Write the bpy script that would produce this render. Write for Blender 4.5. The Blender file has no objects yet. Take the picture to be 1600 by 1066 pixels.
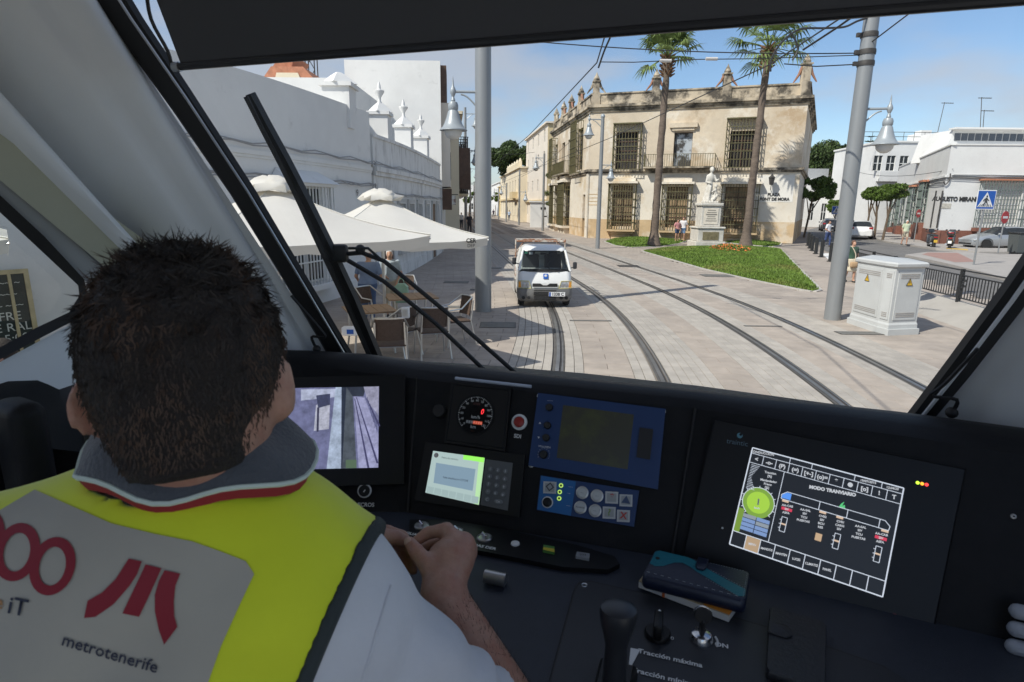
import bpy, bmesh, math, random
import numpy as np
from mathutils import Vector, Matrix, Euler
from mathutils.noise import noise as mnoise
random.seed(7); np.random.seed(7)
sc = bpy.context.scene
R = math.radians; PI = math.pi
# ------------------------------------------------------------------ camera
HC = 2.45; FPX = 930.0; PITCH = R(12.8); ROLL = R(0.6)
cam = bpy.data.cameras.new('camera'); camo = bpy.data.objects.new('camera', cam)
sc.collection.objects.link(camo); sc.camera = camo
FW = Vector((0, math.cos(PITCH), -math.sin(PITCH))); _r0 = Vector((1, 0, 0)); _u0 = _r0.cross(FW)
RT = _r0 * math.cos(ROLL) + _u0 * math.sin(ROLL); UP = _u0 * math.cos(ROLL) - _r0 * math.sin(ROLL)
camo.matrix_world = Matrix(((RT.x, UP.x, -FW.x, 0), (RT.y, UP.y, -FW.y, 0), (RT.z, UP.z, -FW.z, HC), (0, 0, 0, 1)))
cam.sensor_width = 36; cam.lens = 36 * FPX / 1600; cam.dof.use_dof = True; cam.dof.focus_distance = 9.0; cam.dof.aperture_fstop = 13; cam.clip_start = 0.02; cam.clip_end = 3000
CP = Vector((0, 0, HC))
# ------------------------------------------------------------------ sky
SUN_AZ = R(234); SUN_EL = R(46)
w = bpy.data.worlds.new('World'); sc.world = w; w.use_nodes = True
nt = w.node_tree; nt.nodes.clear()
def wn(t, **k):
    n = nt.nodes.new(t)
    for a, b in k.items(): setattr(n, a, b)
    return n
sky = wn('ShaderNodeTexSky', sky_type='NISHITA'); sky.sun_disc = False
sky.sun_elevation = SUN_EL; sky.sun_rotation = SUN_AZ; sky.air_density = 1.0; sky.dust_density = 0.4; sky.ozone_density = 4.0
tc = wn('ShaderNodeTexCoord'); mp = wn('ShaderNodeMapping'); mp.inputs['Scale'].default_value = (1.6, 1.6, 4.2); mp.inputs['Location'].default_value = (0.55, 0.1, 0.35)
ns = wn('ShaderNodeTexNoise'); ns.inputs['Scale'].default_value = 1.35; ns.inputs['Detail'].default_value = 6; ns.inputs['Roughness'].default_value = 0.52
rp = wn('ShaderNodeValToRGB'); rp.color_ramp.elements[0].position = 0.42; rp.color_ramp.elements[1].position = 0.63
rp.color_ramp.elements[1].color = (0.75, 0.75, 0.75, 1); rp.color_ramp.interpolation = 'EASE'
mx = wn('ShaderNodeMix', data_type='RGBA'); mx.inputs[7].default_value = (4.0, 4.1, 4.45, 1)
bgd = wn('ShaderNodeBackground'); bgd.inputs[1].default_value = 0.125
out = wn('ShaderNodeOutputWorld'); L = nt.links.new
L(tc.outputs['Generated'], mp.inputs[0]); L(mp.outputs[0], ns.inputs[0]); L(ns.outputs[0], rp.inputs[0])
L(rp.outputs[0], mx.inputs[0]); L(sky.outputs[0], mx.inputs[6]); L(mx.outputs[2], bgd.inputs[0]); L(bgd.outputs[0], out.inputs[0])
# ------------------------------------------------------------------ sun
sl = bpy.data.lights.new('sun', 'SUN'); sl.energy = 4.3; sl.angle = R(0.55); sl.color = (1, 0.955, 0.87)
so = bpy.data.objects.new('sun', sl); sc.collection.objects.link(so)
so.rotation_euler = Vector((-math.sin(SUN_AZ) * math.cos(SUN_EL), -math.cos(SUN_AZ) * math.cos(SUN_EL), -math.sin(SUN_EL))).to_track_quat('-Z', 'Y').to_euler()
so.location = (-20, -20, 40)
# ------------------------------------------------------------------ exposure and render
vs = sc.view_settings; vs.view_transform = 'Standard'; vs.look = 'None'; vs.exposure = 0.19; vs.gamma = 1.0; vs.use_curve_mapping = False
sc.render.engine = 'CYCLES'; cy = sc.cycles; cy.use_denoising = True
try: cy.denoiser = 'OPENIMAGEDENOISE'; cy.denoising_prefilter = 'ACCURATE'
except Exception: pass
cy.max_bounces = 8; cy.diffuse_bounces = 4; cy.glossy_bounces = 3; cy.transmission_bounces = 4; cy.transparent_max_bounces = 10
cy.caustics_reflective = False; cy.caustics_refractive = False; cy.sample_clamp_indirect = 6
# ------------------------------------------------------------------ helpers: from picture to place
def ray(px, py): return FW + RT * ((px - 800) / FPX) - UP * ((py - 533) / FPX)
def G(px, py, z=0.0):
    d = ray(px, py); return CP + d * ((z - HC) / d.z)
def AT(px, py, Y):
    d = ray(px, py); return CP + d * (Y / d.y)
def ZAT(py, px, Y): return AT(px, py, Y).z
def onplane(px, py, p, n):
    d = ray(px, py); return CP + d * ((Vector(p) - CP).dot(n) / d.dot(n))
YAW = R(18); TF = Vector((math.sin(YAW), math.cos(YAW), 0)); TR = Vector((math.cos(YAW), -math.sin(YAW), 0))
def T(r, f, z): return TR * r + TF * f + Vector((0, 0, HC + z))     # tram frame: right, forward, height from the eye
# ------------------------------------------------------------------ materials
MATS = {}
def mat(name, col, rough=0.6, metal=0.0, var=0.0, scale=6.0, bump=0.0, bscale=40.0, spec=0.5, emit=None, es=1.0, coat=0.0, island=0.0, stain=None, detail=6, coords='Object', sheen=0.0, stretch=None, alpha=None, trans=0.0, stain_range=(0.5, 0.72), stain_scale=1.6, sss=0.0):
    if name in MATS: return MATS[name]
    m = bpy.data.materials.new(name); m.use_nodes = True; n = m.node_tree.nodes; l = m.node_tree.links.new
    b = n['Principled BSDF']; b.inputs['Roughness'].default_value = rough; b.inputs['Metallic'].default_value = metal
    b.inputs['Specular IOR Level'].default_value = spec; b.inputs['Base Color'].default_value = (*col, 1)
    if coat: b.inputs['Coat Weight'].default_value = coat
    if sheen: b.inputs['Sheen Weight'].default_value = sheen
    if trans: b.inputs['Transmission Weight'].default_value = trans
    if sss: b.inputs['Subsurface Weight'].default_value = sss; b.inputs['Subsurface Radius'].default_value = (0.012, 0.004, 0.002)
    if emit: b.inputs['Emission Color'].default_value = (*emit, 1); b.inputs['Emission Strength'].default_value = es
    vec = None
    if var or bump or stain:
        t = n.new('ShaderNodeTexCoord'); vec = t.outputs[coords]
        if stretch:
            q = n.new('ShaderNodeMapping'); q.inputs['Scale'].default_value = stretch; l(vec, q.inputs[0]); vec = q.outputs[0]
    cur = None
    if var:
        a = n.new('ShaderNodeTexNoise'); a.inputs['Scale'].default_value = scale; a.inputs['Detail'].default_value = detail; a.inputs['Roughness'].default_value = 0.62; l(vec, a.inputs[0])
        r = n.new('ShaderNodeMapRange'); r.inputs[1].default_value = 0.28; r.inputs[2].default_value = 0.72; r.inputs[3].default_value = 1 - var; r.inputs[4].default_value = 1 + var; l(a.outputs[0], r.inputs[0])
        x = n.new('ShaderNodeMix'); x.data_type = 'RGBA'; x.blend_type = 'MULTIPLY'; x.inputs[0].default_value = 1; x.inputs[6].default_value = (*col, 1); l(r.outputs[0], x.inputs[7]); cur = x.outputs[2]
    if island:
        g = n.new('ShaderNodeNewGeometry'); oi = n.new('ShaderNodeObjectInfo'); ad = n.new('ShaderNodeMath'); ad.operation = 'ADD'; l(g.outputs['Random Per Island'], ad.inputs[0]); l(oi.outputs['Random'], ad.inputs[1])
        fr = n.new('ShaderNodeMath'); fr.operation = 'FRACT'; l(ad.outputs[0], fr.inputs[0])
        r = n.new('ShaderNodeMapRange'); r.inputs[3].default_value = 1 - island; r.inputs[4].default_value = 1 + island; l(fr.outputs[0], r.inputs[0])
        x = n.new('ShaderNodeMix'); x.data_type = 'RGBA'; x.blend_type = 'MULTIPLY'; x.inputs[0].default_value = 1
        if cur: l(cur, x.inputs[6])
        else: x.inputs[6].default_value = (*col, 1)
        l(r.outputs[0], x.inputs[7]); cur = x.outputs[2]
    for k, (scol, ssc, lo, hi, amt) in enumerate(stain or []):
        a = n.new('ShaderNodeTexNoise'); a.inputs['Scale'].default_value = ssc; a.inputs['Detail'].default_value = 8; a.inputs['Roughness'].default_value = 0.68
        of = n.new('ShaderNodeVectorMath'); of.inputs[1].default_value = (13.1 * (k + 1), 7.7, 3.3 * k); l(vec, of.inputs[0]); l(of.outputs[0], a.inputs[0])
        r = n.new('ShaderNodeMapRange'); r.inputs[1].default_value = lo; r.inputs[2].default_value = hi; r.inputs[4].default_value = amt; l(a.outputs[0], r.inputs[0])
        x = n.new('ShaderNodeMix'); x.data_type = 'RGBA'; l(r.outputs[0], x.inputs[0])
        if cur: l(cur, x.inputs[6])
        else: x.inputs[6].default_value = (*col, 1)
        x.inputs[7].default_value = (*scol, 1); cur = x.outputs[2]
    if cur: l(cur, b.inputs['Base Color'])
    if bump:
        a = n.new('ShaderNodeTexNoise'); a.inputs['Scale'].default_value = bscale; a.inputs['Detail'].default_value = 5; l(vec, a.inputs[0])
        bp = n.new('ShaderNodeBump'); bp.inputs['Strength'].default_value = bump; bp.inputs['Distance'].default_value = 0.02; l(a.outputs[0], bp.inputs['Height']); l(bp.outputs[0], b.inputs['Normal'])
    MATS[name] = m; return m
def glass_mat(name, tint=(0.93, 0.97, 0.95), refl=1.0, rough=0.0, dust=0.0):
    """thin pane: lets light and sight straight through, mirrors by Fresnel"""
    m = bpy.data.materials.new(name); m.use_nodes = True; n = m.node_tree.nodes; l = m.node_tree.links.new; n.clear()
    o = n.new('ShaderNodeOutputMaterial'); mi = n.new('ShaderNodeMixShader'); t = n.new('ShaderNodeBsdfTransparent'); g = n.new('ShaderNodeBsdfGlossy')
    t.inputs[0].default_value = (*tint, 1); g.inputs['Roughness'].default_value = rough; f = n.new('ShaderNodeFresnel'); f.inputs[0].default_value = 1.45
    k = n.new('ShaderNodeMath'); k.operation = 'MULTIPLY'; k.inputs[1].default_value = refl; l(f.outputs[0], k.inputs[0])
    l(k.outputs[0], mi.inputs[0]); l(t.outputs[0], mi.inputs[1]); l(g.outputs[0], mi.inputs[2]); l(mi.outputs[0], o.inputs[0]); MATS[name] = m
    if dust:                               # thin uneven film of road dust
        d = n.new('ShaderNodeBsdfDiffuse'); d.inputs[0].default_value = (0.75, 0.73, 0.7, 1); x = n.new('ShaderNodeMixShader'); tc_ = n.new('ShaderNodeTexCoord'); a = n.new('ShaderNodeTexNoise'); a.inputs['Scale'].default_value = 3.0; a.inputs['Detail'].default_value = 8; r_ = n.new('ShaderNodeMapRange'); r_.inputs[1].default_value = 0.35; r_.inputs[2].default_value = 0.75; r_.inputs[4].default_value = dust
        l(tc_.outputs['Object'], a.inputs[0]); l(a.outputs[0], r_.inputs[0]); l(r_.outputs[0], x.inputs[0]); l(mi.outputs[0], x.inputs[1]); l(d.outputs[0], x.inputs[2]); l(x.outputs[0], o.inputs[0])
    return m
# ------------------------------------------------------------------ mesh builder
class MB:
    def __init__(s): s.v = []; s.f = []; s.mi = []; s.cur = 0
    def add(s, vs, fs):
        o = len(s.v); s.v.extend(tuple(p) for p in vs); s.f.extend(tuple(i + o for i in f) for f in fs); s.mi.extend([s.cur] * len(fs)); return s
    def quad(s, a, b, c, d): return s.add((a, b, c, d), ((0, 1, 2, 3),))
    def poly(s, pts): return s.add(pts, (tuple(range(len(pts))),))
    def box(s, c, d, m=None):
        x, y, z = d[0] / 2, d[1] / 2, d[2] / 2
        vs = [Vector(p) for p in ((-x, -y, -z), (x, -y, -z), (x, y, -z), (-x, y, -z), (-x, -y, z), (x, -y, z), (x, y, z), (-x, y, z))]
        if m is not None: vs = [m @ p for p in vs]
        c = Vector(c); return s.add([p + c for p in vs], ((0, 3, 2, 1), (4, 5, 6, 7), (0, 1, 5, 4), (1, 2, 6, 5), (2, 3, 7, 6), (3, 0, 4, 7)))
    def box2(s, a, b): return s.box([(a[i] + b[i]) / 2 for i in range(3)], [abs(b[i] - a[i]) for i in range(3)])
    def rbox(s, c, d, r=0.01, seg=2, m=None):
        bm = bmesh.new(); bmesh.ops.create_cube(bm, size=1); bmesh.ops.scale(bm, vec=d, verts=bm.verts)
        bmesh.ops.bevel(bm, geom=list(bm.edges) + list(bm.verts), offset=min(r, min(d) * 0.49), segments=seg, profile=0.5, affect='EDGES')
        if m is not None: bm.transform(m.to_4x4())
        bmesh.ops.translate(bm, vec=c, verts=bm.verts); return s.bm(bm)
    def bm(s, bm):
        bm.verts.index_update(); s.add([v.co[:] for v in bm.verts], [[v.index for v in f.verts] for f in bm.faces]); bm.free(); return s
    def prism(s, pts, n):            # polygon (3D points) pushed along n, closed
        n = Vector(n); k = len(pts); a = [Vector(p) for p in pts]; b = [p + n for p in a]
        nor = Vector((0, 0, 0))
        for i in range(k): nor += a[i].cross(a[(i + 1) % k])
        flip = nor.dot(n) > 0
        fs = [tuple(range(k)) if not flip else tuple(range(k - 1, -1, -1)), tuple(range(2 * k - 1, k - 1, -1)) if not flip else tuple(range(k, 2 * k))]
        for i in range(k):
            j = (i + 1) % k; fs.append((i, i + k, j + k, j) if not flip else (i, j, j + k, i + k))
        return s.add(a + b, fs)
    def loft(s, rings, close=True, caps=True):
        k = len(rings[0]); vs = [p for r in rings for p in r]; fs = []
        for i in range(len(rings) - 1):
            for j in range(k if close else k - 1):
                q = (j + 1) % k; fs.append((i * k + j, i * k + q, (i + 1) * k + q, (i + 1) * k + j))
        if caps and close: fs.append(tuple(range(k - 1, -1, -1))); fs.append(tuple(range((len(rings) - 1) * k, len(rings) * k)))
        return s.add(vs, fs)
    def tube(s, path, r, n=8, caps=True):
        P = [Vector(p) for p in path]; rr = r if isinstance(r, (list, tuple)) else [r] * len(P); rings = []; ref = None
        for i, p in enumerate(P):
            t = (P[min(i + 1, len(P) - 1)] - P[max(i - 1, 0)]).normalized()
            if ref is None: ref = t.cross(Vector((0, 0, 1)) if abs(t.z) < 0.9 else Vector((1, 0, 0))).normalized()
            a = (ref - t * ref.dot(t)); a = a.normalized() if a.length > 1e-6 else t.orthogonal().normalized(); ref = a; b = t.cross(a)
            rings.append([p + (a * math.cos(2 * PI * k / n) + b * math.sin(2 * PI * k / n)) * rr[i] for k in range(n)])
        return s.loft(rings, True, caps)
    def lathe(s, prof, n=16, c=(0, 0, 0), ax=None, caps=True):   # prof: (radius, height)
        c = Vector(c); q = Vector((0, 0, 1)).rotation_difference(Vector(ax)).to_matrix() if ax is not None else Matrix.Identity(3)
        return s.loft([[c + q @ Vector((r * math.cos(2 * PI * k / n), r * math.sin(2 * PI * k / n), h)) for k in range(n)] for r, h in prof], True, caps)
    def ell(s, c, rad, n=10, m=8, rot=None):
        vs = []; fs = []; c = Vector(c)
        for i in range(m + 1):
            th = PI * i / m
            for j in range(n):
                p = Vector((math.sin(th) * math.cos(2 * PI * j / n) * rad[0], math.sin(th) * math.sin(2 * PI * j / n) * rad[1], math.cos(th) * rad[2]))
                vs.append(c + (rot @ p if rot is not None else p))
        for i in range(m):
            for j in range(n): q = (j + 1) % n; fs.append((i * n + j, (i + 1) * n + j, (i + 1) * n + q, i * n + q))
        return s.add(vs, fs)
    def sheet(s, rows):                # open grid of points
        k = len(rows[0]); return s.add([p for r in rows for p in r], [(i * k + j, i * k + j + 1, (i + 1) * k + j + 1, (i + 1) * k + j) for i in range(len(rows) - 1) for j in range(k - 1)])
    def mesh(s, name, mats, smooth=35):
        me = bpy.data.meshes.new(name); me.from_pydata([tuple(p) for p in s.v], [], s.f)
        ml = mats if isinstance(mats, (list, tuple)) else [mats]
        for m in ml: me.materials.append(m)
        if len(ml) > 1: me.polygons.foreach_set('material_index', s.mi)
        if smooth:
            me.polygons.foreach_set('use_smooth', [True] * len(me.polygons)); me.set_sharp_from_angle(angle=R(smooth))
        me.update(); return me
    def build(s, name, mats, parent=None, smooth=35, **k): return obj(name, s.mesh(name, mats, smooth), parent, **k)
COL = sc.collection
def obj(name, me, parent=None, local=False, **k):
    o = bpy.data.objects.new(name, me); COL.objects.link(o)
    if parent is not None:
        o.parent = parent
        if not local: o.matrix_parent_inverse = XF[root_of(parent)].inverted() if root_of(parent) in XF else Matrix.Identity(4)
        # parts of parts share the world frame of the root
        if not local and parent.parent is not None: o.matrix_parent_inverse = Matrix.Identity(4)
    return o
XF = {}
def root_of(o):
    while o.parent is not None: o = o.parent
    return o
def tag(o, label=None, cat=None, group=None, kind=None):
    if label: o['label'] = label
    if cat: o['category'] = cat
    if group: o['group'] = group
    if kind: o['kind'] = kind
    return o
def thing(name, label, cat, loc=(0, 0, 0), rz=0, group=None):
    o = bpy.data.objects.new(name, None); COL.objects.link(o); o.empty_display_size = 0.2; o.location = loc; o.rotation_euler = (0, 0, rz)
    XF[o] = Matrix.Translation(loc) @ Matrix.Rotation(rz, 4, 'Z'); return tag(o, label, cat, group)
def dup(root, loc=None, rz=None, label=None, scale=None):
    def rec(o, par):
        c = o.copy(); COL.objects.link(c); c.parent = par
        for ch in [x for x in o.children]: rec(ch, c)
        return c
    r = rec(root, None)
    if loc is not None: r.location = loc
    if rz is not None: r.rotation_euler = (0, 0, rz)
    if scale is not None: r.scale = scale
    if label: r['label'] = label
    return r
def LT(x, y, z): return Vector((x, y, z))
def bez(p0, p1, p2, p3, n=12):
    p0, p1, p2, p3 = map(Vector, (p0, p1, p2, p3)); o = []
    for i in range(n + 1):
        t = i / n; o.append(p0 * (1 - t) ** 3 + p1 * 3 * t * (1 - t) ** 2 + p2 * 3 * t * t * (1 - t) + p3 * t ** 3)
    return o
def smooth_path(pts, n=6):
    P = [Vector(p) for p in pts]; o = []
    for i in range(len(P) - 1):
        a, b, c, d = P[max(i - 1, 0)], P[i], P[i + 1], P[min(i + 2, len(P) - 1)]
        for k in range(n):
            t = k / n; o.append(0.5 * ((2 * b) + (c - a) * t + (2 * a - 5 * b + 4 * c - d) * t * t + (3 * b - a - 3 * c + d) * t ** 3))
    o.append(P[-1]); return o
# ------------------------------------------------------------------ lettering
def text(s, size, m, parent, o, x, y, name='lettering', align='CENTER', shear=0.0, extrude=0.0, bold=0.0, sx=1.0, local=False):
    """flat letters lying in the plane spanned by x (reading direction) and y (up), centred at o"""
    cu = bpy.data.curves.new(name, 'FONT'); cu.body = s; cu.size = size; cu.align_x = align; cu.align_y = 'CENTER'; cu.shear = shear; cu.extrude = extrude; cu.offset = bold; cu.resolution_u = 3
    to = bpy.data.objects.new(name, cu); me = bpy.data.meshes.new_from_object(to); bpy.data.objects.remove(to); me.name = name; me.materials.clear(); me.materials.append(m)
    t = bpy.data.objects.new(name, me); COL.objects.link(t)
    x = Vector(x).normalized(); y = (Vector(y) - x * Vector(y).dot(x)).normalized(); z = x.cross(y); o = Vector(o)
    mw = Matrix(((x.x * sx, y.x, z.x, o.x), (x.y * sx, y.y, z.y, o.y), (x.z * sx, y.z, z.z, o.z), (0, 0, 0, 1)))
    if parent is not None:
        t.parent = parent
        if parent in XF and not local: mw = XF[parent].inverted() @ mw
    t.matrix_basis = mw; return t
# ------------------------------------------------------------------ soft bodies: blended distance fields skinned by surface nets
def d_cap(P, a, b, ra, rb):
    a = np.array(a, float); b = np.array(b, float); ba = b - a; pa = P - a; h = np.clip((pa @ ba) / max(ba @ ba, 1e-9), 0, 1)
    return np.linalg.norm(pa - h[:, None] * ba, axis=1) - (ra + (rb - ra) * h)
def d_ell(P, c, rad, rot=None):
    q = P - np.array(c, float)
    if rot is not None: q = q @ np.array(rot, float)
    rad = np.array(rad, float); k0 = np.linalg.norm(q / rad, axis=1); k1 = np.linalg.norm(q / (rad * rad), axis=1); return k0 * (k0 - 1) / np.maximum(k1, 1e-9)
def d_box(P, c, half, r, rot=None):
    q = P - np.array(c, float)
    if rot is not None: q = q @ np.array(rot, float)
    q = np.abs(q) - (np.array(half, float) - r); return np.linalg.norm(np.maximum(q, 0), axis=1) + np.minimum(q.max(1), 0) - r
def smin(a, b, k):
    if k <= 0: return np.minimum(a, b)
    h = np.clip(0.5 + 0.5 * (b - a) / k, 0, 1); return b + (a - b) * h - k * h * (1 - h)
def nets(fn, lo, hi, step):
    lo = np.array(lo, float); n = np.maximum(np.ceil((np.array(hi, float) - lo) / step).astype(int) + 1, 3)
    ax = [lo[i] + step * np.arange(n[i]) for i in range(3)]
    def ev(X):
        V = np.empty(len(X))
        for i in range(0, len(X), 200000): V[i:i + 200000] = fn(X[i:i + 200000])
        return V
    if n.prod() > 150000:                  # coarse pass first, fine values only near the surface
        q = 4; ci = [np.minimum(np.arange(0, n[i] + q, q), n[i] + q) for i in range(3)]
        cv = ev(np.stack(np.meshgrid(*[lo[i] + step * ci[i] for i in range(3)], indexing='ij'), -1).reshape(-1, 3)).reshape([len(c) for c in ci])
        ni = [np.minimum((np.arange(n[i]) + q // 2) // q, len(ci[i]) - 1) for i in range(3)]; V = cv[np.ix_(*ni)].ravel(); m = np.abs(V) < step * q * 1.9
        I = np.argwhere(m.reshape(n)); V[m] = ev(lo + I * step)
    else: V = ev(np.stack(np.meshgrid(*ax, indexing='ij'), -1).reshape(-1, 3))
    V = V.reshape(n); ins = V < 0; c = n - 1
    cnt = np.zeros(c, int)
    for dx in (0, 1):
        for dy in (0, 1):
            for dz in (0, 1): cnt += ins[dx:dx + c[0], dy:dy + c[1], dz:dz + c[2]]
    act = (cnt > 0) & (cnt < 8); idx = -np.ones(c, int); ids = np.argwhere(act); idx[act] = np.arange(len(ids))
    pos = np.zeros((len(ids), 3)); num = np.zeros(len(ids)); corners = [(dx, dy, dz) for dx in (0, 1) for dy in (0, 1) for dz in (0, 1)]
    for i, a in enumerate(corners):
        for b in corners[i + 1:]:
            if sum(abs(a[k] - b[k]) for k in range(3)) != 1: continue
            va = V[ids[:, 0] + a[0], ids[:, 1] + a[1], ids[:, 2] + a[2]]; vb = V[ids[:, 0] + b[0], ids[:, 1] + b[1], ids[:, 2] + b[2]]
            cr = (va < 0) != (vb < 0); t = np.where(cr, va / np.where(cr, va - vb, 1), 0)
            p = np.array(a) + t[:, None] * (np.array(b) - np.array(a)); pos[cr] += p[cr]; num[cr] += 1
    pos = lo + (ids + pos / num[:, None]) * step; F = []
    for d in range(3):
        e = [(1, 2), (2, 0), (0, 1)][d]; s0 = np.take(ins, range(0, n[d] - 1), d); s1 = np.take(ins, range(1, n[d]), d); ch = np.argwhere(s0 != s1)
        ok = (ch[:, e[0]] > 0) & (ch[:, e[1]] > 0) & (ch[:, e[0]] < n[e[0]] - 1) & (ch[:, e[1]] < n[e[1]] - 1); ch = ch[ok]
        fl = s0[ch[:, 0], ch[:, 1], ch[:, 2]]; q = []
        for (u, v) in ((-1, -1), (0, -1), (0, 0), (-1, 0)):
            k = ch.copy(); k[:, e[0]] += u; k[:, e[1]] += v; q.append(idx[k[:, 0], k[:, 1], k[:, 2]])
        q = np.stack(q, 1); q[~fl] = q[~fl][:, ::-1]; F.append(q)
    F = np.concatenate(F); F = F[(F >= 0).all(1)]; return pos, F
def relaxed(pos, F, k):
    for _ in range(k):                     # light smoothing
        acc = np.zeros_like(pos); n = np.zeros(len(pos))
        for i in range(4):
            j = (i + 1) % 4; np.add.at(acc, F[:, i], pos[F[:, j]]); np.add.at(acc, F[:, j], pos[F[:, i]]); np.add.at(n, F[:, i], 1); np.add.at(n, F[:, j], 1)
        pos = pos * 0.5 + 0.5 * acc / np.maximum(n, 1)[:, None]
    return pos
def soft(name, fn, lo, hi, step, mats, parent=None, relax=1, mfn=None, local=False, **k):
    pos, F = nets(fn, lo, hi, step)
    pos = relaxed(pos, F, relax)
    me = bpy.data.meshes.new(name); me.from_pydata(pos.tolist(), [], F.tolist()); ml = mats if isinstance(mats, (list, tuple)) else [mats]
    for m in ml: me.materials.append(m)
    if mfn is not None: me.polygons.foreach_set('material_index', mfn(pos[F].mean(1)).astype(int))
    me.polygons.foreach_set('use_smooth', [True] * len(me.polygons)); me.update(); return obj(name, me, parent, local=local)
# ================================================================== GROUND, TRACKS, PAVING
m_slab = mat('paving_slab', (0.40, 0.343, 0.29), 0.78, var=0.16, scale=2.2, bump=0.12, bscale=60, island=0.05, stain=[((0.25, 0.215, 0.19), 0.45, 0.48, 0.66, 0.6), ((0.17, 0.15, 0.135), 2.2, 0.62, 0.74, 0.45)], coords='Object')
m_sett = mat('paving_sett', (0.41, 0.375, 0.33), 0.8, var=0.14, scale=3.0, bump=0.15, bscale=70, island=0.06, stain=[((0.24, 0.22, 0.20), 0.6, 0.5, 0.75, 0.5)])
m_joint = mat('joint_sand', (0.30, 0.26, 0.225), 0.95, var=0.22, scale=0.5, bump=0.2, bscale=30, stain=[((0.22, 0.19, 0.165), 0.35, 0.45, 0.7, 0.5)])
m_asph = mat('asphalt', (0.155, 0.148, 0.142), 0.88, var=0.2, scale=1.2, bump=0.2, bscale=120, stain=[((0.21, 0.2, 0.19), 0.4, 0.5, 0.75, 0.6)])
m_steel = mat('rail_steel', (0.36, 0.34, 0.31), 0.38, metal=0.85, var=0.3, scale=3, stretch=(1, 1, 1))
m_rubber = mat('rail_rubber', (0.10, 0.095, 0.088), 0.85, var=0.3, scale=5)
m_iron = mat('cast_iron', (0.075, 0.07, 0.066), 0.6, metal=0.4, var=0.3, scale=8, bump=0.2)
m_kerb = mat('kerb_stone', (0.46, 0.435, 0.40), 0.8, var=0.15, scale=3, bump=0.15)
m_red = mat('red_paving', (0.33, 0.20, 0.17), 0.85, var=0.15, scale=3, bump=0.15)
m_grey = mat('grey_paving', (0.36, 0.335, 0.31), 0.85, var=0.15, scale=1.5, bump=0.15)
m_white = mat('white_marking', (0.74, 0.73, 0.70), 0.7, var=0.12, scale=5)
m_yelp = mat('yellow_marking', (0.60, 0.40, 0.09), 0.7, var=0.2, scale=5)
# track centre line: straight street, then a transition into a right-hand bend towards the tram
X0, Y0, A0, RAD, LC = 2.434, 23.165, -0.108, 50.6, 7.93
_tab = []
_x, _y, _n = X0, Y0, 0; ds = 0.1
_neg = [(0.0, X0, Y0, A0)]
for i in range(420):
    q = (i + 0.5) * ds; th = A0 + (q * q / (2 * LC * RAD) if q < LC else (LC / 2 + q - LC) / RAD)
    _x -= math.sin(th) * ds; _y -= math.cos(th) * ds; q = (i + 1) * ds
    _neg.append((-q, _x, _y, A0 + (q * q / (2 * LC * RAD) if q < LC else (LC / 2 + q - LC) / RAD)))
def TC(s, t, z=0.0):
    if s >= 0: x, y, th = X0 + math.sin(A0) * s, Y0 + math.cos(A0) * s, A0
    else:
        k = min(-s / ds, len(_neg) - 1.001); i = int(k); fr = k - i; a, b = _neg[i], _neg[i + 1]
        x, y, th = [a[j] + (b[j] - a[j]) * fr for j in (1, 2, 3)]
    return Vector((x + math.cos(th) * t, y - math.sin(th) * t, z))
RAILS = (-2.143, -0.60, 1.56, 3.02)
b = MB(); b.quad((-900, -60, -0.03), (900, -60, -0.03), (900, 1500, -0.03), (-900, 1500, -0.03))
tag(b.build('ground', m_joint, None, 0), kind='structure')
# rails
trk = thing('tram_track', 'double line of grooved steel tram rails bending through the paving', 'tram track', TC(-14, 0.4)); tag(trk, kind='structure')
SS = [-34 + 0.8 * i for i in range(44)] + [1.2 + 4 * i for i in range(42)]
def strip(mb, t0, t1, z, s0=None):
    mb.sheet([[TC(s, t0, z), TC(s, t1, z)] for s in SS])
for t in RAILS:
    r = MB(); strip(r, t - 0.040, t + 0.018, 0.004); strip(r, t + 0.055, t + 0.075, 0.003); ro = r.build('rail', m_steel, trk, 0)
    g = MB(); strip(g, t - 0.085, t - 0.040, -0.002); q_ = MB(); strip(q_, t + 0.018, t + 0.055, -0.016); q_.build('flange_groove', m_iron, ro, 0); strip(g, t + 0.075, t + 0.10, -0.002); g.build('rubber_seal', m_rubber, ro, 0)
# paving: strips along the track, each with its own unit
pav = thing('pavement', 'pale beige stone slab paving across the tram street', 'pavement', TC(-14, -1)); tag(pav, kind='structure')
LAWNS = {'a': [(1005, 393), (1050, 406), (1102, 421), (1177, 438), (1252, 453), (1270, 456), (1279, 454), (1270, 444), (1256, 430), (1240, 413), (1228, 400), (1219, 390), (1180, 388), (1135, 387), (1080, 387), (1040, 388)],
         'b': [(946, 378), (962, 384), (985, 387), (1035, 385), (1060, 381), (1072, 377), (1010, 372.5), (962, 373)],
         'c': [(1133, 379), (1170, 383), (1205, 386), (1217, 384), (1221, 378), (1180, 374.5), (1133, 375.5)]}
LW = {k: [G(*p).to_2d() for p in v] for k, v in LAWNS.items()}
ROADP = [G(*p).to_2d() for p in ((1256, 361), (1266, 372), (1290, 392), (1318, 399), (1380, 411), (1448, 438), (1545, 470), (1640, 505), (1700, 500), (1700, 340), (1330, 350), (1290, 352))]
def inpoly(p, poly):
    c = False; j = len(poly) - 1
    for i in range(len(poly)):
        a, b_ = poly[i], poly[j]
        if (a.y > p.y) != (b_.y > p.y) and p.x < (b_.x - a.x) * (p.y - a.y) / (b_.y - a.y) + a.x: c = not c
        j = i
    return c
near = []; far_sl = MB(); far_st = MB()
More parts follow.
